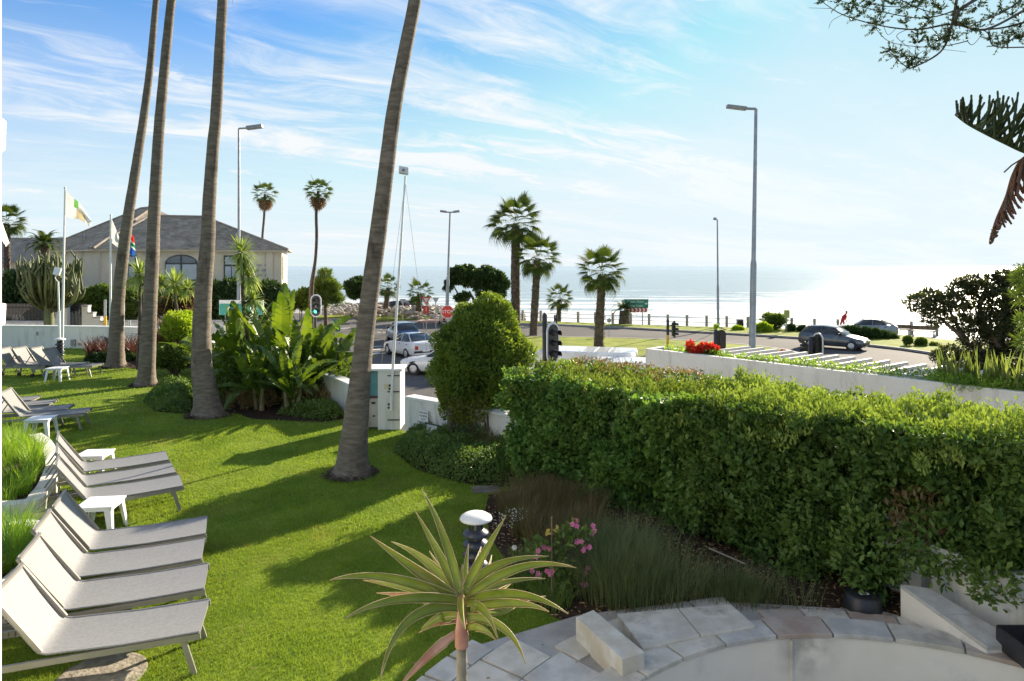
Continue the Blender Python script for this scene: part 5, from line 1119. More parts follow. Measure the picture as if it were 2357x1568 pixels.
# ---------------------------------------------------------------- norfolk pine branches from the right
npn = thing('norfolk_pine', 'large pine just outside the right edge whose branches hang into the picture', 'tree', (8.6, 8.6, 0))
g = G(); g.tube([(8.6, 8.6, -.1), (8.6, 8.6, 5), (8.65, 8.65, 11)], [.28, .22, .12], 12); g.build('trunk', MT['bark'], npn)
q_ = lambda x, y, Y=8.: dp(1807 + x * .4009, y * .4009, Y)
BR = [([(1372, 60), (1150, 170), (960, 140), (760, 170), (560, 150), (330, 85), (200, 0)], .016, .004), ([(1100, -20), (1000, 50), (800, 105), (560, 70), (280, -5)], .010, .003), ([(985, 0), (950, 170), (890, 300), (740, 385), (690, 380), (590, 290)], .016, .004),
      ([(1372, 272), (1200, 265), (1150, 180), (960, 140)], .008, .005), ([(1050, 235), (940, 260), (780, 270), (600, 240), (510, 150)], .006, .003), ([(1200, -60), (1000, 60), (980, 150)], .022, .016), ([(1372, 130), (1250, 160), (1150, 170)], .012, .01),
      ([(560, 130), (590, 200), (640, 160)], .003, .003), ([(900, 285), (960, 290), (1040, 300)], .003, .002), ([(330, 85), (270, 120), (250, 165)], .003, .002), ([(270, 50), (200, 48), (135, 46)], .003, .002), ([(1050, 170), (1040, 220), (1075, 258), (1130, 200)], .005, .003), ([(700, 170), (640, 210), (720, 280)], .004, .003),
      ([(1372, -10), (1250, 70), (1100, 130), (980, 130)], .010, .006), ([(660, 0), (800, 60), (960, 90)], .006, .005), ([(420, -20), (520, 30), (700, 40), (900, 30)], .006, .004), ([(1372, 200), (1300, 230), (1200, 265)], .006, .004),
      ([(740, 385), (760, 320), (800, 290)], .005, .003), ([(930, 240), (880, 200), (830, 150)], .006, .003), ([(640, 330), (700, 300), (740, 320)], .004, .003)]
g = G(); tp = []
for pts, r0, r1 in BR:
    c = catmull([q_(x, y, 8 + .5 * math.sin(x * .011)) for x, y in pts], 6); g.tube(c, list(np.linspace(r0, r1, len(c))), 6)
tail_ = catmull([q_(1372, 60), Vector((7.6, 8.3, 6.2)), Vector((8.6, 8.6, 6.6))], 5); g.tube(tail_, list(np.linspace(.02, .06, len(tail_))), 7)
g.tube([q_(1200, -60), Vector((7.0, 8.4, 8.0)), Vector((8.6, 8.6, 8.3))], [.022, .04, .07], 7); g.build('branches', MT['bark'], npn)
TF = [(230, 5), (310, 20), (380, 60), (400, 20), (440, 90), (560, 70), (540, 130), (690, 140), (770, 200), (830, 110), (820, 140), (830, 240), (890, 230), (930, 220), (930, 190), (700, 350), (640, 310), (600, 290), (780, 340), (860, 290), (1000, 60), (1000, 100), (990, 140), (1050, 150), (1100, 160), (1250, 200), (1320, 200), (1360, 150), (1300, 90), (1180, 230), (1230, 250), (500, 20), (620, 30), (720, 20), (760, 40), (850, 30), (1240, 60), (1350, 30), (680, 60), (740, 350), (720, 375), (1280, 240), (1200, 90), (900, 60), (520, 150), (800, 10), (1100, 40), (960, 230), (660, 330), (760, 250), (1340, 230)]
P = []; D = []
for x, y in TF:
    c = np.array(q_(x, y, 8 + .5 * math.sin(x * .011))); m_ = 9
    for k in range(m_):
        d = unit(RS.normal(size=(1, 3)) + [[-.2, 0, .5]])[0]; L_ = RS.uniform(.06, .17); nn = 26; t = RS.rand(nn); P.append(c + d * L_ * t[:, None]); D.append(unit(d + RS.normal(size=(nn, 3)) * .45))
P = np.concatenate(P); D = np.concatenate(D); V, F = cards(P, D, rdir(len(P)), .035, .010, .1)
npmesh('needle_tufts', V, F, MT['pine'], npn, 'stuff', rnd=np.repeat(RS.rand(len(P)), 2))
def pine_spray(axis, fingers, Y, m, name, r_=.0085):
    g = G(); c = catmull([q_(x, y, Y) for x, y in axis], 6); g.tube(c, r_ * 1.25, 6)
    for a_, b_, d_ in fingers:
        p0 = q_(*a_, Y); p1 = q_(*b_, Y + d_); mid_ = (p0 + p1) / 2 + Vector((0, 0, -.02)); cc = catmull([p0, mid_, p1], 8); g.tube(cc, [r_ * (1.0 + .25 * (i % 2)) * (1 - .35 * (i / 16) ** 3) for i in range(len(cc))], 6)
    # scale needles
    o = g.build(name, m, npn, 'stuff'); return o
fg = []; rs = random.Random(3)
AX = [(980, 655), (1050, 710), (1160, 770), (1260, 820), (1372, 872), (1480, 900)]
for i in range(64):
    t = i / 63; k = t * (len(AX) - 1.001); i0 = int(k); x = AX[i0][0] + (AX[i0 + 1][0] - AX[i0][0]) * (k - i0); y = AX[i0][1] + (AX[i0 + 1][1] - AX[i0][1]) * (k - i0)
    L_ = 80 + 250 * min(1, t * 1.8); an = R(rs.uniform(38, 112) if i % 2 else rs.uniform(20, 75)); sg = 1
    fg.append(((x, y), (x + math.cos(an) * L_ * rs.uniform(.6, 1), y - math.sin(an) * L_ * rs.uniform(.7, 1)), rs.uniform(-.5, .3)))
pine_spray(AX, fg, 4.6, MT['pine'], 'green_spray')
fg = []; AX = [(1500, 870), (1372, 905), (1310, 1000), (1270, 1130), (1215, 1260), (1180, 1375)]
for i in range(70):
    t = i / 69; k = t * (len(AX) - 1.001); i0 = int(k); x = AX[i0][0] + (AX[i0 + 1][0] - AX[i0][0]) * (k - i0); y = AX[i0][1] + (AX[i0 + 1][1] - AX[i0][1]) * (k - i0)
    L_ = 210 * (1 - t) ** .8 + 30; sd = 1 if i % 3 else -.45; fg.append(((x, y), (x + sd * L_ * rs.uniform(.2, .5), y + L_ * rs.uniform(.65, 1) * (1 if t < .75 else .35)), rs.uniform(-.25, .25)))
pine_spray(AX, fg, 4.6, MT['pineb'], 'dry_spray', .0075)
g = G(); g.tube([q_(1372, 905, 4.6), q_(1300, 950, 4.6), q_(1257, 990, 4.6)], .005, 5); g.tube([q_(1480, 900, 4.6), Vector((5.6, 6.4, 3.6)), Vector((8.6, 8.6, 3.6))], [.012, .03, .05], 7); g.build('branch', MT['bark'], npn)
fr = thing('cycad', 'fine leaved palm frond reaching in at the right edge over the hedge', 'plant', (4.9, 5.6, .1))
for i in range(9): place_frond(fr, FEA[0], (4.75, 5.0, 1.1), R(120 + i * 16), R(10 + 62 * ((i * 5) % 9) / 9), .75)
g = G(); g.tube([(4.75, 5.0, -.1), (4.75, 5.0, 1.1)], .06, 8); g.build('trunk', MT['trunkb'], fr)
tag(shrub('shrub', 'feathery pine foliage at the right edge beside the dark tree', [(2362, 640, 20, 0), (2352, 685, 14, 0), (2358, 740, 12, 0), (2362, 785, 16, 0)], 14., 1300, .20, .016, MT['mid'], zmin=-2, stem=False), None, None)
# ---------------------------------------------------------------- sun loungers
def make_lounger(label, sling, back_el=58):
    o = thing('sun_lounger', label, 'sun lounger', (0, 0, 0), 'sun loungers on the lawn')
    W = .60; H = .36; SL = 1.22; B = R(back_el); BL = .58; hw = W / 2
    prof = [(SL, H + .0), (SL - .3, H - .012), (SL * .5, H - .02), (.18, H - .012)]
    for t in (.0, .25, .5, .75, 1): a_ = B * t; prof.append((.10 - .11 * math.sin(a_) - .01 * t, H - .012 + .11 * (1 - math.cos(a_))))
    x0, z0 = prof[-1]; 
    for t in (.25, .5, .75, 1): prof.append((x0 - BL * t * math.cos(B), z0 + BL * t * math.sin(B) - .015 * math.sin(PI * t)))
    g = G(); n = len(prof); vs = []; NY = 6
    for x, z in prof:
        for j in range(NY + 1): y = -hw + W * j / NY; vs.append((x, y, z - .012 * math.sin(PI * j / NY)))
    g.add(vs, [(i * (NY + 1) + j, i * (NY + 1) + j + 1, (i + 1) * (NY + 1) + j + 1, (i + 1) * (NY + 1) + j) for i in range(n - 1) for j in range(NY)], 0, True)
    s_ = g.build('sling', sling, o)
    g = G()
    for y in (-hw, hw): g.tube([(x, y, z) for x, z in prof], .009, 6)
    g.build('sling_hem', sling, s_)
    g = G()
    for y in (-hw, hw):
        g.beam((SL + .01, y, H - .035), (-.66, y, H - .10), .028, .05)
        g.beam((x0 + .04, y * .98, z0 - .03), (prof[-1][0], y * .98, prof[-1][1] - .02), .026, .035)
    g.beam((SL - .02, -hw, H - .04), (SL - .02, hw, H - .04), .03, .035); g.beam((-.62, -hw, H - .10), (-.62, hw, H - .10), .03, .035); g.beam((prof[-1][0] + .015, -hw, prof[-1][1] - .02), (prof[-1][0] + .015, hw, prof[-1][1] - .02), .025, .03)
    g.build('frame', MT['frame'], o)
    for x, dx in ((SL - .13, .09), (-.55, -.05)):
        for y in (-hw + .01, hw - .01):
            g = G(); g.beam((x, y, H - .05), (x + dx, y * 1.02, .0), .026, .045, up=(1, 0, 0)); g.build('leg', MT['frame'], o)
    g = G()
    for y in (-hw + .05, hw - .05): g = G(); g.beam((x0 - .42 * math.cos(B), y, z0 + .42 * math.sin(B) - .03), (-.52, y, H - .09), .02, .02); g.build('back_support', MT['frame'], o)
    for s_ in (-1, 1):
        g = G(); g.box((-.40, s_ * (hw - .02), H - .052), (.26, .02, .012))
        for k in range(5): g.box((-.30 - .05 * k, s_ * (hw - .02), H - .075), (.012, .03, .05))
        g.build('ratchet', MT['frame'], o)
    for y in (-hw - .03, hw + .03): g = G(); g.tube([(-.60, y - .018, .06), (-.60, y + .018, .06)], .06, 14); g.build('wheel', MT['rubber'], o)
    return o
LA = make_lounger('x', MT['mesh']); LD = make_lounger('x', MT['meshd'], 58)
def put_lounger(src, foot, hinge, label, used=set(), zoff=0.):
    Fp = gp(*foot, .36); Hp = gp(*hinge, .36); d = Matrix.Rotation(R(4), 3, 'Z') @ (Fp - Hp).normalized(); pr = Vector((-d.y, d.x, 0)); d = Matrix.Rotation(R(random.uniform(-1.6, 1.6)), 3, 'Z') @ d; pr = Vector((-d.y, d.x, 0)); c = Fp - d * 1.22 + pr * .30
    o = src if src.name not in used else copy_tree(src); used.add(src.name)
    o.location = (c.x, c.y, zoff); o.rotation_euler = (0, 0, math.atan2(d.y, d.x)); o['label'] = label; return o
put_lounger(LA, (459, 1454), (97, 1488), 'nearest pale sling lounger, at the bottom left beside the drain cover')
put_lounger(LA, (470, 1354), (152, 1391), 'second pale lounger of the front row, just behind the nearest one')
put_lounger(LA, (464, 1286), (189, 1318), 'third pale lounger of the front row, with dappled shade on its seat')
put_lounger(LA, (474, 1228), (222, 1257), 'fourth lounger of the front row, mostly in shade, in front of the white side table')
put_lounger(LA, (422, 1118), (207, 1145), 'nearest of the three middle loungers, right behind the larger white side table')
put_lounger(LA, (406, 1087), (210, 1112), 'middle one of the three loungers between the two white side tables')
put_lounger(LA, (390, 1058), (212, 1080), 'farthest of the three middle loungers, beside the partly hidden white table')
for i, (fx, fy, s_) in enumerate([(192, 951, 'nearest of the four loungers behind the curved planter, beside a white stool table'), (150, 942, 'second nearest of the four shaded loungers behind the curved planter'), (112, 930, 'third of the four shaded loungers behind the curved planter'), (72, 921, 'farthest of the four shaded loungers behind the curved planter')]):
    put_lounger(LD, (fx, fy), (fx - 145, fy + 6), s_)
def put_l2(u, v, label, rot):
    p = gp(u, v, 0); o = copy_tree(LD); o.location = (p.x, p.y, 0); o.rotation_euler = (0, 0, rot); o['label'] = label
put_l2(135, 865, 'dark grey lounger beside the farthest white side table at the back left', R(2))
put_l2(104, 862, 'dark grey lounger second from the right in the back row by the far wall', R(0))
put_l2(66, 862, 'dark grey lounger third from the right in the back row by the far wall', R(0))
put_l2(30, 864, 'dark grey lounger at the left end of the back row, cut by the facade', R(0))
# ---------------------------------------------------------------- white side tables
def make_table():
    o = thing('side_table', 'x', 'side table', (0, 0, 0), 'white plastic side tables'); g = G(); a_ = .22
    g.box((0, 0, .40), (.46, .46, .025)); g.build('table_top', MT['plastic'], o, bevel=.012)
    g = G()
    for s_ in (-1, 1): g.box((0, s_ * .205, .372), (.40, .02, .04)); g.box((s_ * .205, 0, .372), (.02, .40, .04))
    g.build('apron', MT['plastic'], o)
    for x in (-1, 1):
        for y in (-1, 1):
            g = G(); vs = []
            for z, r_, w_ in ((.39, .165, .085), (.0, .205, .05)):
                for q, w2 in (((x * (r_), y * (r_)), None),):
                    X, Y = q; vs += [(X + x * .04, Y + y * .04, z), (X + x * .04 - x * w_, Y + y * .04, z), (X + x * .04 - x * w_, Y + y * .04 - y * .012, z), (X + x * .028, Y + y * .028, z), (X + x * .028, Y + y * .04 - y * w_, z), (X + x * .04, Y + y * .04 - y * w_, z)]
            g.add(vs, [(j, (j + 1) % 6, 6 + (j + 1) % 6, 6 + j) for j in range(6)] + [(0, 1, 2, 3), (0, 3, 4, 5), (6, 9, 8, 7), (6, 11, 10, 9)]); g.build('leg', MT['plastic'], o)
    return o
TB = make_table(); first = True
for u, v, rot, lab in ((232, 1227, 8, 'white plastic side table between the fourth lounger and the middle three'), (218, 1099, 6, 'white side table partly hidden behind the three middle loungers'), (94, 1008, 12, 'white side table beside the shaded loungers behind the curved planter'), (132, 877, 4, 'farthest white side table, on the sunlit lawn by the back row of loungers')):
    o = TB if first else copy_tree(TB); first = False; p = gp(u, v, 0); o.location = (p.x, p.y, 0); o.rotation_euler = (0, 0, R(rot)); o['label'] = lab
# ---------------------------------------------------------------- bollard lights
def bollard(loc, label, h, s_=1.0):
    o = thing('bollard_light', label, 'bollard light', loc, 'bollard lights in the garden'); c = Vector(loc)
    g = G(); g.lathe([(.001, 0), (.085 * s_, 0), (.085 * s_, h - .48 * s_), (.07 * s_, h - .46 * s_)], c, 20); g.build('post', MT['black'], o)
    g = G(); g.lathe([(.078 * s_, h - .48 * s_), (.078 * s_, h - .06 * s_)], c, 20); g.build('core', MT['carglass'], o)
    for k in range(4):
        z = h - (.15 + .105 * k) * s_; g = G(); g.lathe([(.075 * s_, z), (.13 * s_, z - .035 * s_), (.14 * s_, z - .06 * s_), (.132 * s_, z - .066 * s_), (.075 * s_, z - .045 * s_)], c, 28); g.build('louvre', mat('louvre_black', (.02, .025, .04), (.04, .045, .07), 3, .3), o)
    g = G(); g.lathe([(.001, h + .012 * s_), (.06 * s_, h + .008 * s_), (.12 * s_, h - .006 * s_), (.158 * s_, h - .032 * s_), (.168 * s_, h - .052 * s_), (.160 * s_, h - .062 * s_), (.001, h - .060 * s_)], c, 36); g.build('cap', mat('cap_white', (.70, .70, .68), (.78, .78, .76), 2, .4), o)
    return o
bollard((-.37, 7.0, 0), 'white capped black louvred bollard light behind the aloe', .96)
bollard((Xl(138, 23.6), 23.6, 0), 'white capped bollard light standing before the far white wall', 1.0, 1.1)
# ---------------------------------------------------------------- flags, poles
def flagpole(u0, v0, u1, v1, Y, label, z=0.):
    a_ = dp(u0, v0, Y); a_.z = z; b_ = dp(u1, v1, Y); o = thing('flagpole', label, 'flagpole', a_, 'flagpoles along the far garden wall')
    g = G(); g.tube([a_, a_.lerp(b_, .5), b_], [.05, .042, .03], 8); g.build('pole', MT['whitep'], o); g = G(); g.ell(b_ + Vector((0, 0, .03)), .045, 8, 6); g.build('finial', MT['whitep'], o); return a_, b_
def flag(name, label, pts_px, Y, cols, deco=None):
    """pts_px: function (s,t)->(u,v); s along the fly, t down the hoist"""
    NU, NV = 18, 12; V = []; F = []; MI = []
    for i in range(NU + 1):
        for j in range(NV + 1):
            s_, t = i / NU, j / NV; u, v = pts_px(s_, t); V.append(dp(u, v, Y + .10 * math.sin(s_ * 9 + t * 3) * s_ + .05 * math.sin(t * 8) * s_))
    for i in range(NU):
        for j in range(NV): F.append((i * (NV + 1) + j, (i + 1) * (NV + 1) + j, (i + 1) * (NV + 1) + j + 1, i * (NV + 1) + j + 1)); MI.append(cols((i + .5) / NU, (j + .5) / NV))
    ms_ = [mat('cloth_white', (.74, .74, .70), (.80, .80, .76), 3, .8, trans=.35, tcol=(1, 1, 1)), mat('cloth_green', (.15, .42, .08), (.2, .48, .1), 3, .8, trans=.35, tcol=(1, 1, 1)), mat('cloth_tan', (.55, .45, .25), (.6, .5, .3), 3, .8, trans=.35, tcol=(1, 1, 1)), mat('cloth_red', (.68, .05, .03), (.72, .07, .04), 3, .8, trans=.35, tcol=(1, 1, 1)), mat('cloth_blue', (.02, .10, .38), (.03, .12, .42), 3, .8, trans=.35, tcol=(1, 1, 1)), mat('cloth_dkgreen', (.01, .25, .12), (.02, .28, .14), 3, .8, trans=.35, tcol=(1, 1, 1)), mat('cloth_black', (.02, .02, .02), (.03, .03, .03), 3, .8), mat('cloth_grey', (.45, .45, .45), (.5, .5, .5), 3, .8, trans=.3, tcol=(1, 1, 1))]
    o = npmesh(name, V, F, ms_, mi=MI, smooth=True); tag(o, label, 'flag', 'flags flying at the far garden wall'); return o
flagpole(143, 800, 150, 434, 27.0, 'tallest white flagpole, leftmost, carrying the white flag with a green emblem')
flagpole(254, 800, 255, 497, 27.6, 'white flagpole carrying the limp white and grey flag left of the first palm')
flagpole(282, 800, 290, 505, 28.2, 'white flagpole mostly hidden behind the first palm, carrying the red blue and green flag')
flag('flag', 'white flag with a green and tan emblem streaming from the tallest pole', lambda s_, t: (151 + 60 * s_ - 2 * t, 437 + 68 * s_ ** 1.15 + (58 - 44 * s_ ** 1.2) * t + 3 * math.sin(s_ * 8)), 27.0, lambda s_, t: 1 if (.34 < s_ < .52 and t < .45) else (2 if (.44 < s_ < .80 and t > .45) else 0))
flag('flag', 'limp white flag with a grey printed emblem on the middle pole', lambda s_, t: (256 + 40 * s_ * (.5 + .5 * t), 500 + 50 * s_ + (58 - 18 * s_) * t), 27.6, lambda s_, t: 7 if ((s_ - .6) ** 2 + (t - .5) ** 2 < .06 and (int(s_ * 18) + int(t * 12)) % 2) else 0)
def sa(s_, t):
    y = abs(t - .5)
    if s_ < .42:
        k = (s_ / .42); e = .5 - .5 * k
        if y < e * .78: return 6
        if y < e + .10: return 5
        return 3 if t < .5 else 4
    if y < .10: return 5
    if y < .17: return 0
    return 3 if t < .5 else 4
flag('flag', 'national flag in red, blue, green, white and black hanging behind the first palm', lambda s_, t: (291 + 17 * s_ - 2 * t + 5 * math.sin(t * 2), 528 + 34 * s_ * .5 + (52 - 4 * s_) * t), 28.2, sa)
pf_ = thing('floodlight_pole', 'slim white pole with a tilted white flood light beside the tallest flagpole', 'light', (Xl(136, 28), 28, 0))
g = G(); g.tube([(Xl(137, 28), 28, 0), dp(136, 716, 28)], .05, 8); g.tube([dp(136, 716, 28), dp(134, 648, 28)], .035, 8); g.build('pole', MT['whitep'], pf_)
g = G(); g.tube(catmull([dp(134, 650, 28), dp(127, 640, 28), dp(130, 634, 28)], 4), .02, 6); g.build('bracket', MT['whitep'], pf_)
g = G(); g.box(dp(132, 625, 28), (.24, .14, .32), rot=Euler((R(-15), R(12), R(20))).to_matrix()); g.build('lamp_head', MT['plastic'], pf_, bevel=.02)
# ---------------------------------------------------------------- street lamps
def street_lamp(ub, vb, ut, vt, label, arms, wpx, Yf=None, armlen=1.6, z=RZ):
    b = gp(ub, vb, z) if Yf is None else Vector((Xl(ub, Yf), Yf, z)); Y = b.y; t = dp(ut, vt, Y); o = thing('street_lamp', label, 'street lamp', b, 'street lamps'); rr = wpx / 2 / FPX * Y
    m_ = b.lerp(t, .38); g = G(); g.tube([b, b + Vector((0, 0, .02)), m_, m_ + (t - b).normalized() * .25, t], [rr * 1.35, rr * 1.3, rr * 1.15, rr * .85, rr * .6], 10); g.build('pole', MT['steel'], o)
    for sx in arms:
        e = t + Vector((sx * armlen * .35, 0, .02)); g = G(); g.tube([t, e], rr * .5, 6); g.build('arm', MT['steel'], o)
        g = G(); L = armlen * .72; c = e + Vector((sx * L / 2, 0, .06)); Mr = Euler((0, R(-7) * sx, 0)).to_matrix()
        g.box(c, (L, .34, .22), rot=Mr); g.build('lamp_head', mat('lamp_grey', (.26, .26, .27), (.32, .32, .33), 2, .5), o, bevel=.04)
        g = G(); g.box(c - Vector((0, 0, .09)), (L * .6, .24, .03), rot=Mr); g.build('lens', MT['blind'], o)
    return o
street_lamp(1731, 826, 1740, 251, 'tallest street lamp, on the grass island right of centre, head to the left', (-1,), 12, armlen=1.62)
street_lamp(550, 770, 550, 296, 'street lamp left of centre with its head pointing right, before the house', (1,), 8, Yf=40, armlen=1.30)
street_lamp(1028, 742, 1036, 489, 'distant double headed street lamp behind the stop sign', (-1, 1), 6.5, armlen=.9)
street_lamp(1653, 757, 1651, 506, 'slim distant street lamp on the verge left of the tallest one', (-1,), 5, armlen=.30)
# ---------------------------------------------------------------- traffic signals and signs
def facing(yaw): return Matrix.Rotation(yaw, 3, 'Z')   # local -Y is the front
def signal(c, yaw, label, s_=1.0, border=True, pole=None, pole_mats=None, lit=None, h3=True):
    """a three lamp head centred at c, total height ~1.1*s; front is local -Y"""
    o = thing('traffic_light', label, 'traffic light', (c[0], c[1], RZ)); M_ = facing(yaw); c = Vector(c); f = lambda q: c + M_ @ Vector([k * s_ for k in q])
    def rounded(w_, h_, y0, y1, g, mi=0):
        pr = []
        for sx, sz, a0 in ((1, 1, 0), (-1, 1, 90), (-1, -1, 180), (1, -1, 270)):
            for k in range(7): t = R(a0 + 15 * k); pr.append((sx * 0 + math.cos(t) * w_ / 2, (h_ / 2 - w_ / 2) * sz + math.sin(t) * w_ / 2))
        n = len(pr); vs = [f((x, y0, z)) for x, z in pr] + [f((x, y1, z)) for x, z in pr]
        g.add(vs, [tuple(range(n)), tuple(range(n, 2 * n))[::-1]] + [(i, n + i, n + (i + 1) % n, (i + 1) % n) for i in range(n)], mi)
    if border: g = G(); rounded(.70, 1.44, .02, .045, g); g.build('border', MT['whitep'], o)
    g = G(); rounded(.54, 1.28, -.005, .06, g); g.build('backboard', MT['black'], o)
    g = G(); g.add([f((x, y, z)) for z in (-.50, .50) for x, y in ((-.15, .06), (.15, .06), (.15, .2), (-.15, .2))], [(0, 1, 2, 3), (4, 7, 6, 5), (0, 4, 5, 1), (1, 5, 6, 2), (2, 6, 7, 3), (3, 7, 4, 0)]); g.build('housing', MT['black'], o)
    for k, z in enumerate((.35, 0, -.35)):
        g = G(); vs = []; n = 12
        for y, sh in ((-.01, 1), (-.26, 1)):
            for j in range(n + 1): t = R(-25 + 230 * j / n); vs.append(f((.13 * math.cos(t), y, z + .13 * math.sin(t) - (.03 if y < -.1 else 0))))
        g.add(vs, [(j, j + 1, n + 2 + j, n + 1 + j) for j in range(n)], 0, True); g.build('visor', MT['black'], o)
        g = G(); vs = [f((.115 * math.cos(2 * PI * j / 16), -.012, z + .115 * math.sin(2 * PI * j / 16))) for j in range(16)]; g.add(vs, [tuple(range(16))[::-1]])
        ms_ = MT['carglass'] if lit != k else LIT; g.build('lens', ms_, o)
    if pole:
        b_, t_, r_ = pole; b_ = Vector(b_); t_ = Vector(t_); zc_ = b_.z + (t_.z - b_.z) * .62
        g = G(); g.tube([b_, b_.lerp(t_, .55)], r_, 10); g.build('pole', MT['yellow'], o); g = G(); g.tube([b_.lerp(t_, .55), t_, t_ + Vector((0, 0, .08))], [r_ * 1.1, r_ * 1.1, r_ * .5], 10); g.build('pole_top', MT['black'], o)
        g = G(); g.beam(t_ + Vector((0, 0, -.4)), f((0, .2, .3)), .06, .06); g.build('bracket', MT['black'], o)
    return o
LIT = bpy.data.materials.new('green_signal'); LIT.use_nodes = True; _b = LIT.node_tree.nodes['Principled BSDF']; _b.inputs['Base Color'].default_value = (.05, .7, .4, 1); _b.inputs['Emission Color'].default_value = (.1, 1, .55, 1); _b.inputs['Emission Strength'].default_value = 1.2
Y = 36.; signal(dp(727, 704, Y), 0, 'traffic light showing green above the banana leaves, white bordered', .84, pole=((Xl(725, Y), Y + .15, RZ), dp(725, 700, Y + .15), .06), lit=2)
Y = 24.5; signal(dp(1274, 790, Y), R(50), 'large black traffic light turned side on behind the hedge, right of the round bush', 1.06, pole=((Xl(1256, Y), Y + .3, RZ), dp(1254, 725, Y + .3), .085))
Y = 43.; signal(dp(1553, 758, Y), R(90), 'traffic light seen side on beside a yellow and black pole on the grass island', .86, border=False, pole=((Xl(1537, Y), Y, RZ), dp(1537, 737, Y), .08))
Y = 30.; signal(dp(1660, 783, Y), R(180), 'black back of a traffic light next to the red flowers', .72, border=False, pole=((Xl(1648, Y), Y + .1, RZ), dp(1648, 762, Y + .1), .09))
Y = 31.; signal(dp(1884, 797, Y), R(112), 'traffic light with white border rim behind the pergola, before the grey hatchback', .86, pole=((Xl(1866, Y), Y + .1, RZ), dp(1868, 778, Y + .1), .11))
Y = 30.5; signal(dp(1851, 806, Y), R(-80), 'low black signal head pointing left behind the pergola', .62, border=False)
Y = 33.; signal(dp(1278, 733, Y + 20), R(80), 'small distant traffic signal head above the white van, by the far verge', .5, border=False, pole=((Xl(1281, 53), 53, RZ), dp(1281, 728, 53), .06))
for (u, v, Y, lab) in ((242, 700, 38, 'yellow based traffic signal pole in front of the street wall between flagpoles'), (412, 700, 36, 'yellow pole beside the coral flowered shrub, left of the third palm'), (437, 695, 36, 'second yellow pole beside the coral flowered shrub')):
    o = thing('signal_pole', lab, 'pole', (Xl(u, Y), Y, RZ)); g = G(); g.tube([(Xl(u, Y), Y, RZ), dp(u, 728 if u < 300 else 712, Y)], .09, 8); g.build('yellow_base', MT['yellow'], o)
    g = G(); g.tube([dp(u, 728 if u < 300 else 712, Y), dp(u, v - 10, Y)], .07, 8); g.build('pole', MT['steel'] if u < 300 else MT['yellow'], o)
def sign_obj(name, label, base, cat='sign'): return thing(name, label, cat, base)
FR = Matrix.Rotation(R(90), 4, 'X')
def pole_at(u, v0, Y, r_, o, m=None, z=RZ): g = G(); g.tube([(Xl(u, Y), Y + .03, z), dp(u, v0, Y + .03)], r_, 8); g.build('post', m or MT['steel'], o)
# stop sign
Y = 40.; o = sign_obj('stop_sign', 'red octagonal stop sign beside the round bush', (Xl(1030, Y), Y, RZ)); c = dp(1030, 718, Y)
def ngon(c, r_, n, rot, y, g, th=.01):
    vs = [(c.x + r_ * math.cos(rot + 2 * PI * k / n), c.y + y, c.z + r_ * math.sin(rot + 2 * PI * k / n)) for k in range(n)]; vs += [(x, yy + th, z) for x, yy, z in vs]
    g.add(vs, [tuple(range(n)), tuple(range(n, 2 * n))[::-1]] + [(i, n + i, n + (i + 1) % n, (i + 1) % n) for i in range(n)])
R8 = 15 / FPX * Y
g = G(); ngon(c, R8 * 1.08, 8, R(22.5), 0, g); g.build('plate', MT['whitep'], o); g = G(); ngon(c, R8 * .98, 8, R(22.5), -.015, g); g.build('face', MT['red'], o)
text_mesh('lettering', 'STOP', .27, Matrix.Translation(c + Vector((0, -.02, 0))) @ FR, MT['whitep'], o, .002); pole_at(1030, 735, Y, .045, o)
def giveway(u, v, Y, rpx, label, back=False, extra=True):
    o = sign_obj('give_way_sign', label, (Xl(u, Y), Y, RZ)); c = dp(u, v, Y); r_ = rpx / FPX * Y
    g = G(); ngon(c, r_, 3, R(-90), 0, g); g.build('plate', MT['steel'] if back else MT['red'], o)
    if not back: g = G(); ngon(c, r_ * .62, 3, R(-90), -.015, g); g.build('face', mat('pale_sign_face', (.72, .60, .58), (.76, .66, .64), 3, .5), o)
    if extra and not back:
        g = G(); g.box(c + Vector((0, 0, -r_ * 1.9)), (r_ * 1.05, .02, r_ * 1.4)); g.build('lower_plate', MT['red'], o); text_mesh('lettering', '1', r_ * 1.1, Matrix.Translation(c + Vector((0, -.02, -r_ * 1.9))) @ FR, MT['whitep'], o, .002)
    pole_at(u, v, Y, .035, o)
giveway(981, 690, 58, 12, 'red and white give way sign with a small red plate below it')
giveway(1003, 690, 57, 9, 'grey back of a small triangular sign between the give way sign and the stop sign', True)
giveway(927, 693, 58, 9, 'grey back of a triangular sign just right of the antenna mast', True)
# green direction sign
Y = 63.5; o = sign_obj('direction_sign', 'green direction sign with red and white chevrons by the date palm', (Xl(1465, Y), Y, RZ), 'road sign'); c = dp(1464, 699, Y); Wd = 57 / FPX * Y; Hh = 21 / FPX * Y
g = G(); g.box(c, (Wd, .05, Hh)); g.build('panel', MT['whitep'], o); g = G(); g.box(c + Vector((0, -.035, 0)), (Wd * .96, .02, Hh * .9)); g.build('face', MT['green'], o)
for k, s_ in enumerate(('Green Point', 'Cape Town')): text_mesh('lettering', s_, .30, Matrix.Translation(c + Vector((-.05, -.05, .18 - .38 * k))) @ FR, MT['whitep'], o, .002)
g = G(); xx = c.x + Wd * .38; g.add([(xx - .1, c.y - .05, c.z), (xx + .1, c.y - .05, c.z + .12), (xx + .1, c.y - .05, c.z - .12)], [(0, 2, 1)]); g.box((xx + .13, c.y - .05, c.z - .01), (.12, .004, .07)); xx = c.x - Wd * .40; g.box((xx, c.y - .05, c.z - .1), (.16, .004, .2)); g.build('arrow', MT['whitep'], o)
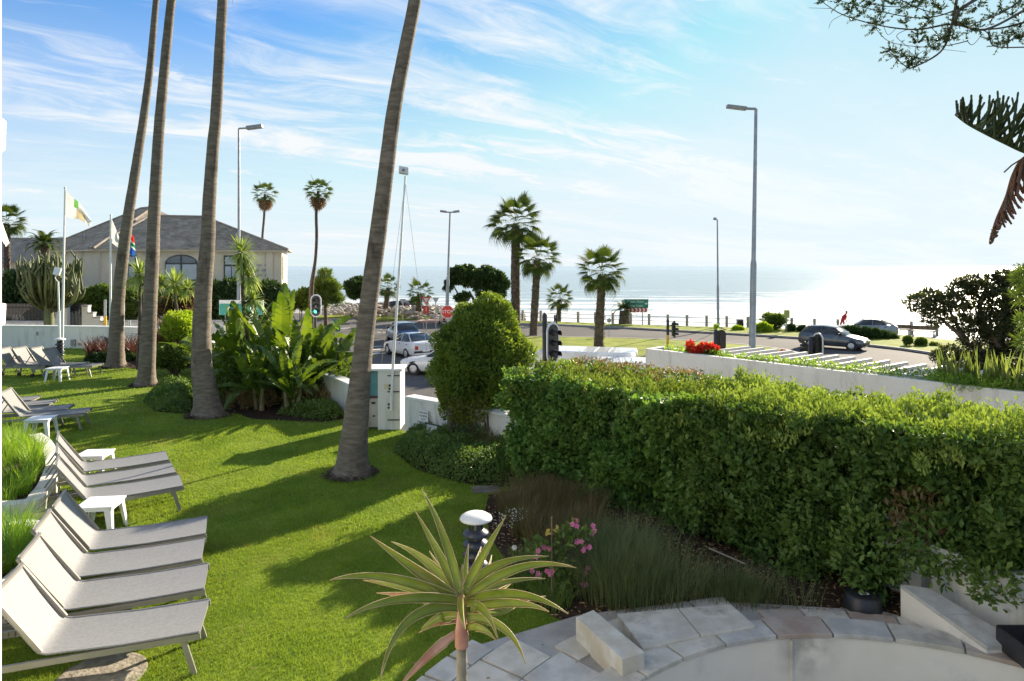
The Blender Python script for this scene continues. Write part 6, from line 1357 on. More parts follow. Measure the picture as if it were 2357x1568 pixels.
c2 = dp(1464, 714, Y); H2 = 11 / FPX * Y; W2_ = 52 / FPX * Y; g = G(); g.box(c2, (W2_, .05, H2)); g.build('chevron_board', MT['whitep'], o)
for k in range(6):
    g = G(); x = c2.x - W2_ / 2 + W2_ * (k + .12) / 6; a_ = W2_ / 6; h_ = H2 / 2 * .94; y = c2.y - .035
    g.add([(x, y, c2.z + h_), (x + a_ * .5, y, c2.z + h_), (x + a_ * .8, y, c2.z), (x + a_ * .5, y, c2.z - h_), (x, y, c2.z - h_), (x + a_ * .3, y, c2.z)], [(0, 5, 2, 1), (5, 4, 3, 2)]); g.build('chevron', MT['red'], o)
for u in (1450, 1479): g = G(); g.tube([(Xl(u, Y), Y + .06, RZ), dp(u, 700, Y + .06)], .05, 6); g.build('post', MT['steel'], o)
# green sign behind the banana plants
Y = 34.; o = sign_obj('direction_sign', 'teal road sign with a white left arrow, half hidden by the banana leaves', (Xl(555, Y), Y, RZ), 'road sign'); c = dp(556, 708, Y)
g = G(); g.box(c, (102 / FPX * Y, .05, 34 / FPX * Y)); g.build('panel', MT['whitep'], o); g = G(); g.box(c + Vector((0, -.035, -.09)), (100 / FPX * Y, .02, 26 / FPX * Y)); g.build('face', mat('teal_sign', (.02, .30, .24), (.03, .34, .28), 3, .4), o)
ca_ = c + Vector((-.72, -.055, -.06)); g = G(); g.add([ca_, ca_ + Vector((.16, 0, .13)), ca_ + Vector((.16, 0, -.13))], [(0, 2, 1)]); g.box(ca_ + Vector((.26, 0, 0)), (.24, .004, .06)); g.build('arrow', MT['whitep'], o)
for u in (520, 592): g = G(); g.tube([(Xl(u, Y), Y + .06, RZ), dp(u, 700, Y + .06)], .05, 6); g.build('post', MT['steel'], o)
o = sign_obj('roadside_sign', 'small yellow green sign plate on a thin post beside the wispy shrub', (Xl(1811, 55), 55, RZ)); g = G(); g.box(dp(1811, 723, 55), (13 / FPX * 55, .03, 18 / FPX * 55)); g.build('plate', mat('sign_olive', (.35, .36, .10), (.40, .41, .13), 3, .5), o); pole_at(1811, 723, 55, .03, o)
o = sign_obj('speed_sign', 'red rimmed round sign top showing above the pergola', (Xl(1803, 28), 28, RZ)); c = dp(1803, 818, 28); g = G(); ngon(c, 14 / FPX * 28, 24, 0, 0, g, .02); g.build('rim', MT['red'], o); g = G(); ngon(c, 10.5 / FPX * 28, 24, 0, -.012, g); g.build('face', MT['whitep'], o)
text_mesh('lettering', '40', .17, Matrix.Translation(c + Vector((0, -.02, .02))) @ FR, MT['black'], o, .002); pole_at(1803, 825, 28, .035, o)
o = sign_obj('road_sign', 'small grey round sign on a thin post on the island beside the bristly palm', (Xl(1402, 52), 52, RZ)); c = dp(1402, 738, 52); g = G(); ngon(c, .17, 16, 0, 0, g, .02); g.build('plate', MT['steel'], o); pole_at(1402, 738, 52, .02, o)
o = sign_obj('street_bin', 'teal bin on a post beside the road left of the leaning palm', (Xl(776, 48), 48, RZ), 'bin'); g = G(); g.lathe([(.001, -.05), (.24, -.05), (.28, .75), (.001, .8)], (Xl(776, 48), 48, -1.05), 14); g.build('bin_body', mat('bin_teal', (.02, .22, .18), (.03, .26, .22), 3, .5), o); pole_at(776, 752, 48, .03, o)
cb = thing('utility_wire', 'thin dark cable sagging across the street behind the pergola flowers', 'cable', dp(1480, 815, 30)); g = G(); g.tube(catmull([dp(1470, 820, 32), dp(1560, 802, 34), dp(1645, 766, 36)], 5), .012, 5); g.build('wire', MT['black'], cb)
# ---------------------------------------------------------------- promenade railing
rl = thing('promenade_railing', 'long seafront railing with square concrete posts and two thin rails', 'railing', (6.4, 66, RZ))
path = [(-16, 79), (-6, 71.5), (6.4, 66), (19, 60.4), (32, 54.7), (46, 47.5)]
me = None; posts = []
tot = 0
for i in range(len(path) - 1):
    a_ = Vector((*path[i], RZ)); b_ = Vector((*path[i + 1], RZ)); L = (b_ - a_).length; q = int(L / 1.72)
    for j in range(q):
        p = a_.lerp(b_, j / q); posts.append(p)
        if me is None:
            g = G(); g.box(rl.location + Vector((0, 0, .5)), (.22, .22, 1.0)); g.box(rl.location + Vector((0, 0, 1.03)), (.26, .26, .06)); o = g.build('post', MT['concrete'], rl); me = o.data
        else: o = link('post', me, rl)
        o.location = p - rl.location; o.rotation_euler = (0, 0, math.atan2((b_ - a_).y, (b_ - a_).x))
for h_ in (.42, .82):
    for i in range(len(path) - 1): g = G(); g.tube([(*path[i], RZ + h_), (*path[i + 1], RZ + h_)], .028, 5); g.build('rail', MT['steel'], rl)
def bench(u, v, lab, rot=R(-24)):
    b = gp(u, v, RZ); o = thing('promenade_bench', lab, 'bench', b, 'benches on the promenade'); M_ = Matrix.Rotation(rot, 3, 'Z')
    g = G(); g.box(b + Vector((0, 0, .44)), (1.7, .4, .06), rz=rot); g.build('seat', MT['twig'], o); g = G(); g.box(b + M_ @ Vector((0, -.2, .72)), (1.7, .05, .3), rz=rot); g.build('backrest', MT['twig'], o)
    for s_ in (-1, 1): g = G(); g.box(b + M_ @ Vector((s_ * .7, -.05, .22)), (.08, .36, .44), rz=rot); g.build('leg', MT['concrete'], o)
bench(2068, 772, 'grey bench on the promenade right of the parked estate car'); bench(2125, 775, 'second grey bench near the dark tree on the right')
o = tag(G().box(gp(1703, 757, RZ) + Vector((0, 0, .4)), (.5, .5, .8)).build('litter_bin', MT['black'], bevel=.04), 'dark square litter bin on the verge by the slim lamp post', 'bin')
# ---------------------------------------------------------------- pergola over the parking
A = Vector((4.55, 22.2)); B = Vector((15.5, 11.2)); dv = (B - A).normalized(); nv = Vector((-dv.y, dv.x)) ; nv = nv if nv.y > 0 else -nv
zt = .62
def wz(t): return .80 - .012 * t
pw = thing('parking_wall', 'long white wall with planted strip on top beyond the hedge', 'wall', (A.x, A.y, RZ))
pth = [tuple(A + dv * k * 1.5) for k in range(11)]
g = G(); g.wall(pth, RZ - .05, [wz(k * 1.5) for k in range(11)], .18); g.build('wall_body', MT['wall'], pw)
bk = [tuple(A + dv * k * 1.5 + nv * .78) for k in range(11)]; g = G(); g.wall(bk, -.3, [wz(k * 1.5) - .02 for k in range(11)], .14); g.build('back_upstand', MT['wall'], pw)
g = G(); g.wall([tuple(A + dv * k * 1.5 + nv * .4) for k in range(11)], -.3, [wz(k * 1.5) - .12 for k in range(11)], .62); g.build('planting_trough', MT['soil'], pw)
e0 = A - dv * .09; g = G(); g.wall([tuple(e0 - nv * .09), tuple(e0 + nv * .86)], RZ, .8, .18); g.build('end_wall', MT['wall'], pw)
cvp = [tuple(A + dv * .1 + nv * .0), tuple(A + dv * 15 - nv * .05), tuple(A + dv * 15 + nv * .75), tuple(A + dv * .1 + nv * .75)]
cover('trailing_ground_cover', 'bright green trailing plants along the top of the long white parking wall', 'ground cover', cvp, .62, 24000, .085, .045, MT['coverl'], .34)
pg = thing('pergola', 'white slatted pergola roof over the parking, beyond the planted wall', 'pergola', (A.x + 2, A.y, RZ)); me = None
PW = 2.3
for k in range(27):
    t = 1.6 + k * .48; zt = wz(t) - .06
    c = A + dv * t + nv * (.95 + PW / 2); sk = math.atan2(nv.y, nv.x) - R(8)
    if me is None: g = G(); g.box(pg.location, (PW, .09, .10)); o = g.build('slat', mat('pergola_shade_grey', (.46, .46, .45), (.54, .54, .53), 2, .6), pg); me = o.data  # white slats made grey, their shade put into the colour
    else: o = link('slat', me, pg)
    o.location = Vector((c.x, c.y, zt)) - pg.location; o.rotation_euler = (0, 0, sk)
for d_ in (.98, .95 + PW * .97):
    g = G(); a_ = A + dv * 1.2 + nv * d_; b_ = A + dv * 14.5 + nv * d_; g.beam((a_.x, a_.y, wz(1.2) - .24), (b_.x, b_.y, wz(14.5) - .24), .08, .2); g.build('beam', MT['whitep'], pg)
for t in (1.5, 6, 10.5, 14.2): p = A + dv * t + nv * (.95 + PW * .97); g = G(); g.box((p.x, p.y, (RZ + .4) / 2), (.12, .12, -RZ + .4)); g.build('post', MT['whitep'], pg)
rf = thing('red_flowers', 'mass of bright red blossoms at the start of the planted wall', 'flowers', (A.x + .9, A.y, .7))
RFc = [(1592, 803, 9), (1600, 812, 12), (1588, 795, 6), (1620, 800, 13), (1634, 802, 12), (1645, 806, 9), (1610, 808, 10)]
foliage('foliage', [(tuple(dp(u, v + 8, 21.4)), (r_ * .016, .2, .16)) for u, v, r_ in RFc], 1500, .10, .05, MT['mid'], rf)
foliage('blossom', [(tuple(dp(u, v - 1, 21.3)), (r_ * .0125, .16, .11)) for u, v, r_ in RFc], 900, .085, .07, MT['redf'], rf)
sv = [(A + dv * t + nv * random.uniform(.15, .7)) for t in np.linspace(8.2, 11.0, 24)]
tufts('snake_plant', 'upright pale edged sword leaves on the planted wall at the right edge', 'plant', [(p.x, p.y, .62) for p in sv], 9, .95, .085, leafm('snake_leaf', (.035, .06, .016), (.12, .14, .05), .5), lean=.22, rb_=.2)
foliage_s = foliage('strip_shrub', [((p.x, p.y, .72), (.4, .3, .2)) for p in sv[::3]], 6000, .07, .035, MT['coverl']); tag(foliage_s, 'low leafy shrubs between the sword leaved plants at the right edge', 'shrub')
sh_ = A + dv * 10.4 + nv * .4
# ---------------------------------------------------------------- vehicles
def make_car(name, label, cat, st, body, L, Wd, wb, wr=.31, tail_=True, glassmid=None, van=False):
    """st: stations (x, z_bottom, z_belt, z_roof, belt half width, roof half width); x=0 is the front"""
    o = thing(name, label, cat, (0, 0, 0)); n = len(st)
    g = G(); vs = []
    for x, zb_, zl, zr, hb, hr in st:
        zm = zb_ + (zl - zb_) * .55
        vs += [(x, -hb * .90, zb_), (x, -hb * 1.0, zb_ + .16), (x, -hb * 1.02, zm), (x, -hb * .93, zl), (x, -hb * .5, zl + .015), (x, 0, zl + .03), (x, hb * .5, zl + .015), (x, hb * .93, zl), (x, hb * 1.02, zm), (x, hb * 1.0, zb_ + .16), (x, hb * .90, zb_)]
    k = 11; F = [(i * k + j, i * k + (j + 1) % k, (i + 1) * k + (j + 1) % k, (i + 1) * k + j) for i in range(n - 1) for j in range(k)] + [tuple(range(k)), tuple(range((n - 1) * k, n * k))[::-1]]
    g.add(vs, [f[::-1] for f in F], 0, True); bo = g.build('body', body, o)
    md = bo.modifiers.new('bev', 'BEVEL'); md.width = .03; md.segments = 2; md.limit_method = 'ANGLE'; md.angle_limit = R(40)
    gl = [s_ for s_ in st if s_[3] > s_[2] + .03]; g = G(); vs = []
    ext = [st[i] for i in range(n) if any(abs(st[i][0] - q[0]) < 1e-6 for q in gl)]
    i0 = st.index(gl[0]) - 1; i1 = st.index(gl[-1]) + 1; run = st[max(i0, 0):min(i1 + 1, n)]
    for x, zb_, zl, zr, hb, hr in run:
        zz = max(zr, zl + .005); hh = hr if zr > zl + .03 else hb * .86
        vs += [(x, -hb * .90, zl - .01), (x, -hh, zz - .03), (x, -hh * .8, zz), (x, hh * .8, zz), (x, hh, zz - .03), (x, hb * .90, zl - .01)]
    k = 6; m_ = len(run); g.add(vs, [(i * k + j, (i + 1) * k + j, (i + 1) * k + j + 1, i * k + j + 1) for i in range(m_ - 1) for j in range(k - 1)], 0, True)
    g.build('windows', MT['carglass'], o)
    # roof panel and pillars in body colour
    g = G(); rr = [q for q in run if q[3] > q[2] + .03]; top = [(q[0], q[3], q[5]) for q in rr if q[3] > max(a_[3] for a_ in rr) - .14]
    vs = []
    for x, z, h_ in top: vs += [(x, -h_ * 1.01, z - .05), (x, -h_ * .80, z + .012), (x, 0, z + .028), (x, h_ * .80, z + .012), (x, h_ * 1.01, z - .05)]
    g.add(vs, [(i * 5 + j, (i + 1) * 5 + j, (i + 1) * 5 + j + 1, i * 5 + j + 1) for i in range(len(top) - 1) for j in range(4)], 0, True)
    def pil(xb, xt, wv=.05):
        for s_ in (-1, 1):
            q0 = min(run, key=lambda q: abs(q[0] - xb)); q1 = min(top, key=lambda q: abs(q[0] - xt)); g.beam((xb, s_ * q0[4] * .905, q0[2] - .02), (xt, s_ * q1[2] * 1.005, q1[1] - .02), .03, wv)
    pil(run[0][0] + .05, top[0][0]); pil((top[0][0] + top[-1][0]) / 2, (top[0][0] + top[-1][0]) / 2 + .02, .06); pil(run[-1][0] - .10, top[-1][0], .16)
    g.build('roof', body, o)
    xf, xr = (L - wb) * .46, (L - wb) * .46 + wb
    for x in (xf, xr):
        for s_ in (-1, 1):
            y = s_ * (Wd / 2 - .09); g = G(); g.tube([(x, y - .09 * s_, wr), (x, y + .095 * s_, wr)], wr, 20); w_ = g.build('wheel', MT['rubber'], o)
            g = G(); g.lathe([(.001, .0), (wr * .3, .012), (wr * .62, .004), (wr * .66, -.01)], (0, 0, 0), 16); v2 = [(x + p[0], y + s_ * (.10 + p[2]), wr + p[1]) for p in g.v]; g.v = v2; g.build('rim', MT['hub'], w_)
            g = G(); g.tube([(x, y - .13 * s_, wr + .02), (x, y + .072 * s_, wr + .02)], wr * 1.17, 20); g.build('wheel_arch', MT['black'], o)
    hb = st[-1][4]; zl = st[-1][2]
    for s_ in (-1, 1):
        g = G(); g.box((L - .06, s_ * hb * .84, zl - .20), (.16, hb * .30, .22)); g.build('tail_light', MT['tail'], o, bevel=.03)
        g = G(); g.box((.07, s_ * st[0][4] * .78, st[0][2] - .06), (.20, st[0][4] * .36, .14)); g.build('headlight', MT['blind'], o, bevel=.03)
        g = G(); g.box((run[0][0] + .35, s_ * (Wd / 2 + .06), run[1][2] + .07), (.10, .16, .12)); g.build('mirror', MT['black'], o, bevel=.02)
        for xh in ((top[0][0] + top[-1][0]) / 2 - .12, (top[0][0] + top[-1][0]) / 2 + .85):
            g = G(); g.box((xh, s_ * (Wd / 2 - .035), run[2][2] - .12), (.16, .03, .035)); g.build('door_handle', MT['black'], o)
    g = G(); g.box((L + .005, 0, .46), (.05, Wd * .86, .12)); g.build('rear_bumper_strip', MT['black'], o)
    g = G(); g.box((L + .035, 0, .52), (.012, .46, .11)); g.build('number_plate', MT['plastic'], o)
    g = G(); g.box((-.005, 0, .40), (.05, Wd * .55, .16)); g.build('grille', MT['black'], o)
    return o
# local x=0 front, +x rear
ST = dict(
 coupe=[(0, .26, .58, .58, .70, .5), (.12, .22, .70, .70, .82, .5), (.9, .20, .84, .84, .87, .6), (1.25, .20, .90, .93, .88, .66), (1.95, .20, .94, 1.38, .88, .60), (2.5, .20, .96, 1.45, .88, .60), (3.1, .20, .98, 1.42, .88, .58), (3.55, .20, 1.02, 1.24, .87, .58), (3.85, .22, 1.04, 1.06, .84, .60), (4.15, .26, 1.00, 1.0, .78, .5), (4.22, .34, .90, .90, .74, .5)],
 hatch=[(0, .26, .60, .60, .66, .5), (.12, .22, .72, .72, .80, .5), (.85, .20, .88, .88, .85, .6), (1.1, .20, .92, .95, .86, .66), (1.75, .20, .95, 1.42, .86, .60), (2.5, .20, .97, 1.49, .86, .60), (3.4, .20, 1.0, 1.44, .85, .58), (3.75, .22, 1.02, 1.30, .83, .57), (4.0, .26, .98, 1.0, .80, .5), (4.06, .34, .85, .85, .74, .5)],
 sedan=[(0, .26, .62, .62, .66, .5), (.12, .22, .74, .74, .80, .5), (1.0, .20, .88, .88, .84, .6), (1.35, .20, .92, .94, .85, .64), (2.0, .20, .94, 1.34, .85, .58), (2.6, .20, .95, 1.39, .85, .58), (3.2, .20, .96, 1.34, .84, .56), (3.6, .20, .98, 1.02, .83, .6), (4.2, .24, .96, .96, .80, .5), (4.3, .32, .84, .84, .76, .5)])
def put_car(o, centre, heading, L):
    """heading: direction the front points, angle in the ground plane"""
    d = Vector((math.cos(heading), math.sin(heading), 0)); f = Vector(centre) + d * L / 2
    o.location = (f.x, f.y, RZ + .01); o.rotation_euler = (0, 0, heading + PI); return o
c = make_car('parked_car', 'white two door hatchback seen from behind, waiting at the junction', 'car', ST['coupe'], MT['carw'], 4.22, 1.78, 2.55); put_car(c, gp(940, 822, RZ) + Vector((0, .6, 0)), R(125), 4.22)
c = make_car('parked_car', 'blue hatchback directly in front of the white hatchback', 'car', ST['hatch'], MT['carb'], 4.06, 1.7, 2.5); put_car(c, gp(926, 787, RZ), R(112), 4.06)
c = make_car('parked_car', 'white car in front of the round bush, only its nose and front wheel in view', 'car', ST['sedan'], MT['carw'], 4.3, 1.7, 2.5); put_car(c, gp(972, 868, RZ) + Vector((1.0, .9, 0)), R(160), 4.3)
c = make_car('moving_car', 'dark grey hatchback driving right on the seafront road', 'car', ST['hatch'], MT['carg'], 4.06, 1.72, 2.5); put_car(c, gp(1932, 805, RZ) + Vector((0, .8, 0)), R(-42), 4.06)
c = make_car('parked_car', 'silver estate car on the promenade side behind the low dark bush', 'car', ST['sedan'], MT['steel'], 4.3, 1.7, 2.5); put_car(c, gp(1992, 775, RZ), R(155), 4.3)
c = make_car('parked_car', 'cream car half hidden behind the stop sign', 'car', ST['hatch'], MT['carc'], 4.06, 1.7, 2.5); put_car(c, gp(1024, 748, RZ) + Vector((.4, 0, 0)), R(100), 4.06)
c = make_car('parked_car', 'maroon car parked by the shore between the two low palms', 'car', ST['hatch'], MT['carr'], 4.06, 1.7, 2.5); put_car(c, gp(908, 722, RZ), R(175), 4.06)
c = make_car('parked_car', 'dark car parked by the shore just right of the antenna mast', 'car', ST['hatch'], MT['carg'], 4.06, 1.7, 2.5); put_car(c, gp(945, 721, RZ), R(5), 4.06)
# two tall white vehicles behind the hedge
def van(label, c, heading, L, Wd, H, name='delivery_van', open_top=False):
    o = thing(name, label, 'van', (0, 0, 0)); pr = [(0, .35), (0, 1.0), (.25, 1.12), (.75, H - .12), (1.1, H), (L - .1, H), (L, H - .12), (L, .35)]
    g = G(); n = len(pr); vs = []
    for y, s_ in ((-Wd / 2, .94), (-Wd / 2 * 1.0, 1), (Wd / 2, 1), (Wd / 2, .94)): vs += [(x, y * (.93 if z > 1.3 else 1.0), z) for x, z in pr]
    g.v = []; a_ = [(x, -Wd / 2 * (.92 if z > 1.3 else 1), z) for x, z in pr]; b_ = [(x, Wd / 2 * (.92 if z > 1.3 else 1), z) for x, z in pr]
    g.add(a_ + b_, [tuple(range(n))[::-1], tuple(range(n, 2 * n))] + [(i, (i + 1) % n, n + (i + 1) % n, n + i) for i in range(n)]); g.build('body', MT['carw'], o, bevel=.05)
    g = G(); g.add([(.27, -Wd * .42, 1.2), (.27, Wd * .42, 1.2), (.72, Wd * .38, H - .2), (.72, -Wd * .38, H - .2)], [(0, 1, 2, 3)]); g.v = [(x - .02, y, z) for x, y, z in g.v]; g.build('windscreen', MT['carglass'], o)
    for s_ in (-1, 1): g = G(); g.box((1.25, s_ * Wd * .475, 1.25), (.9, .04, .45)); g.build('side_window', MT['carglass'], o)
    for k in range(5): g = G(); g.box((1.5 + k * (L - 2) / 5, 0, H + .012), (.05, Wd * .7, .03)); g.build('roof_rib', MT['carw'], o)
    for x in (.8, L - .9):
        for s_ in (-1, 1): g = G(); g.tube([(x, s_ * (Wd / 2 - .2), .34), (x, s_ * (Wd / 2 + .02), .34)], .34, 16); w_ = g.build('wheel', MT['rubber'], o)
    g = G(); g.box((L + .01, 0, H - .45), (.03, Wd * .7, .4)); g.build('rear_window', MT['carglass'], o)
    d = Vector((math.cos(heading), math.sin(heading), 0)); f = Vector(c) + d * L / 2; o.location = (f.x, f.y, RZ); o.rotation_euler = (0, 0, heading + PI); return o
van('white van roof showing just above the hedge behind the large traffic light', (Xl(1330, 29), 29.0, RZ), R(165), 4.9, 2.1, 1.98)
van('second white van roof above the hedge with a dark rear window at its right', (Xl(1405, 26.5), 26.6, RZ), R(172), 3.2, 1.8, 1.86)
# ---------------------------------------------------------------- person in red
pb = gp(1953, 765, RZ) + Vector((0, 1.0, 0)); pn = thing('person', 'person in a red tracksuit bending forward on the promenade', 'person', pb)
def skin(name, joints, edges, m, parent, root=0, sub=1):
    me = bpy.data.meshes.new(name); o_ = ORG[parent.name]; me.from_pydata([Vector(j[:3]) for j in joints], edges, []); me.materials.append(m); o = link(name, me, parent)
    o.modifiers.new('skin', 'SKIN').use_smooth_shade = True
    for i, j in enumerate(joints): me.skin_vertices[0].data[i].radius = (j[3], j[3]); me.skin_vertices[0].data[i].use_root = (i == root)
    s_ = o.modifiers.new('sub', 'SUBSURF'); s_.levels = s_.render_levels = sub; return o
J = [(0, 0, .92, .15), (0.06, 0, 1.12, .15), (.20, 0, 1.32, .17), (.27, 0, 1.40, .07), (.34, 0, 1.50, .085), (.36, 0, 1.56, .09),
     (-.02, -.10, .86, .10), (.05, -.14, .48, .075), (-.10, -.15, .08, .05), (.03, -.16, .03, .04), (-.02, .10, .86, .10), (-.12, .13, .48, .075), (-.22, .14, .08, .05), (-.10, .15, .03, .04),
     (.20, -.20, 1.30, .065), (.12, -.26, 1.02, .05), (.20, -.24, .78, .04), (.20, .20, 1.30, .065), (.30, .26, 1.04, .05), (.42, .22, .86, .04)]
E = [(0, 1), (1, 2), (2, 3), (3, 4), (4, 5), (0, 6), (6, 7), (7, 8), (8, 9), (0, 10), (10, 11), (11, 12), (12, 13), (2, 14), (14, 15), (15, 16), (2, 17), (17, 18), (18, 19)]
skin('body', J, E, mat('tracksuit_red', (.45, .02, .02), (.52, .035, .03), 4, .8), pn)
g = G(); g.ell((.37, 0, 1.585), (.10, .085, .11), 12, 8); oo = g.v; g.v = [(x + pb.x, y + pb.y, z + pb.z) for x, y, z in oo]; g.build('head', mat('skin_tone', (.28, .16, .10), (.32, .19, .12), 4, .6), pn)
g = G(); g.ell((.35, 0, 1.63), (.105, .09, .09), 12, 8); g.v = [(x + pb.x, y + pb.y, z + pb.z) for x, y, z in g.v]; g.build('hair', MT['black'], pn)
pn.rotation_euler = (0, 0, R(10))
# ---------------------------------------------------------------- the house
hs = thing('house', 'large cream two storey house with a grey hipped roof at the left', 'house', (-30.3, 50, RZ))
C0 = Vector((-30.3, 50.)); th = R(16); fx = Vector((math.cos(th), math.sin(th))); fy = Vector((-math.sin(th), math.cos(th))); ZE = 4.72; LH = 12.75; DH = 10.
def hw(a_, b_, z): p = C0 + fx * a_ + fy * b_; return Vector((p.x, p.y, z))
ROT = Matrix.Rotation(th, 3, 'Z')
g = G(); poly = [hw(0, 0, 0), hw(LH, 0, 0), hw(LH, DH, 0), hw(0, DH, 0)]; g.prism([(p.x, p.y) for p in poly], RZ - .1, ZE - .1); g.build('wall', MT['cream'], hs)
wdir = Vector((-.80, .60)); wn = Vector((-.60, -.80)) * -1
def ww(a_, b_, z): p = C0 + wdir * a_ + Vector((.60, .80)) * b_; return Vector((p.x, p.y, z))
g = G(); g.prism([(ww(a_, b_, 0).x, ww(a_, b_, 0).y) for a_, b_ in ((.1, .02), (9.5, .02), (9.5, 12), (.1, 12))], RZ - .1, ZE - .12); g.build('wing_wall', MT['cream'], hs)
# string course, gutter
g = G(); g.box(hw(LH / 2, -.05, 1.25), (LH + .1, .14, .16), rot=ROT); g.box(hw(LH / 2, -.03, .0), (LH + .1, .1, .25), rot=ROT); g.build('string_course', MT['creamt'], hs)
g = G(); g.box(hw(LH / 2, -.30, ZE - .05), (LH + .9, .14, .16), rot=ROT); g.build('gutter', MT['creamt'], hs)
g = G(); Rw = Matrix.Rotation(math.atan2(wdir.y, wdir.x), 3, 'Z'); g.box(ww(4.8, -.05, 1.25), (9.4, .14, .14), rot=Rw); g.box(ww(4.8, -.33, ZE - .06), (9.6, .12, .15), rot=Rw); g.build('wing_gutter', MT['creamt'], hs)
for a_, b_ in ((.12, -.12),): g = G(); p = hw(a_, b_, 0); g.tube([(p.x, p.y, RZ), (p.x, p.y, ZE - .1)], .05, 6); g.build('drain_pipe', MT['creamt'], hs)
g = G(); p = ww(2.6, -.1, 0); g.tube([(p.x, p.y, RZ), (p.x, p.y, ZE - .1)], .05, 6); g.build('drain_pipe', MT['creamt'], hs)
g = G(); g.box(hw(LH - .9, -.10, 1.35), (.5, .06, 6.6), rot=ROT); g.build('pilaster', MT['cream'], hs)
# roof
ov = .45; ZR = 7.5
e = [hw(-ov, -ov, ZE), hw(LH + ov, -ov, ZE), hw(LH + ov, DH + ov, ZE), hw(-ov, DH + ov, ZE)]; r0 = dp(334, 494, 53.2); r0 = hw(2.4, DH / 2, ZR); r1 = hw(6.4, DH / 2, ZR)
w0 = ww(9.9, -ov, ZE - .0); w1 = ww(9.9, 12.4, ZE); wr0 = ww(6.3, 5.9, 8.35); wr1 = ww(4.2, 5.9, 8.35)
g = G(); g.add([e[0], e[1], e[2], e[3], r0, r1], [(0, 1, 5, 4), (1, 2, 5), (2, 3, 4, 5), (3, 0, 4)]); 
wE = ww(-.3, -ov, ZE); p9 = ww(-.3, 12.4, ZE); g.add([wE, w0, w1, wr0, wr1, p9], [(1, 0, 4, 3), (2, 1, 3), (5, 2, 3, 4), (0, 5, 4)])
rfo = g.build('roof', MT['roof'], hs)
def shingles(quad, rows, name, cols_=None):
    a_, b_, c_, d_ = [Vector(q) for q in quad]   # eave left, eave right, ridge right, ridge left
    V = []; F = []; rs = np.random.RandomState(2); nn = (b_ - a_).cross(d_ - a_).normalized()
    if nn.z < 0: nn = -nn
    for r_ in range(rows):
        l0 = a_.lerp(d_, r_ / rows); l1 = b_.lerp(c_, r_ / rows); u0 = a_.lerp(d_, (r_ + 1.12) / rows); u1 = b_.lerp(c_, (r_ + 1.12) / rows); L = (l1 - l0).length; k = max(1, int(L / .36))
        for i in range(k):
            s0 = (i + (r_ % 2) * .5) / k; s1 = s0 + .97 / k
            if s1 > 1: s1 = 1
            if s0 >= s1: continue
            t_ = .05 + .02 * rs.rand(); p = [l0.lerp(l1, s0), l0.lerp(l1, s1), u0.lerp(u1, s1), u0.lerp(u1, s0)]; q = len(V)
            V += [tuple(p[0] + nn * t_), tuple(p[1] + nn * t_), tuple(p[2] + nn * .01), tuple(p[3] + nn * .01), tuple(p[0] + nn * .0), tuple(p[1] + nn * .0)]
            F += [(q, q + 1, q + 2, q + 3), (q + 4, q + 5, q + 1, q)]
    npmesh(name, V, F, MT['roof'], rfo, 'stuff', rnd=np.repeat(rs.rand(len(F) // 2), 2))
shingles((e[0], e[1], r1, r0), 24, 'shingle'); shingles((w0, wE, wr1, wr0), 22, 'shingle'); shingles((e[1], e[2], r1, r1), 22, 'shingle')
g = G()
for a_, b_ in ((r0, r1), (r1, e[1]), (r0, e[0]), (wr0, wr1), (wr0, w0), (wr1, wE)): g.tube([a_ + Vector((0, 0, .06)), b_ + Vector((0, 0, .06))], .11, 6)
g.build('ridge_cap', MT['roof'], rfo)
for k in (0, 1): g = G(); g.tube([ww(5.4 + k * .55, 1.2, 5.2), ww(5.4 + k * .55, 1.2, 6.0)], .06, 6); g.build('vent_pipe', MT['steel'], rfo)
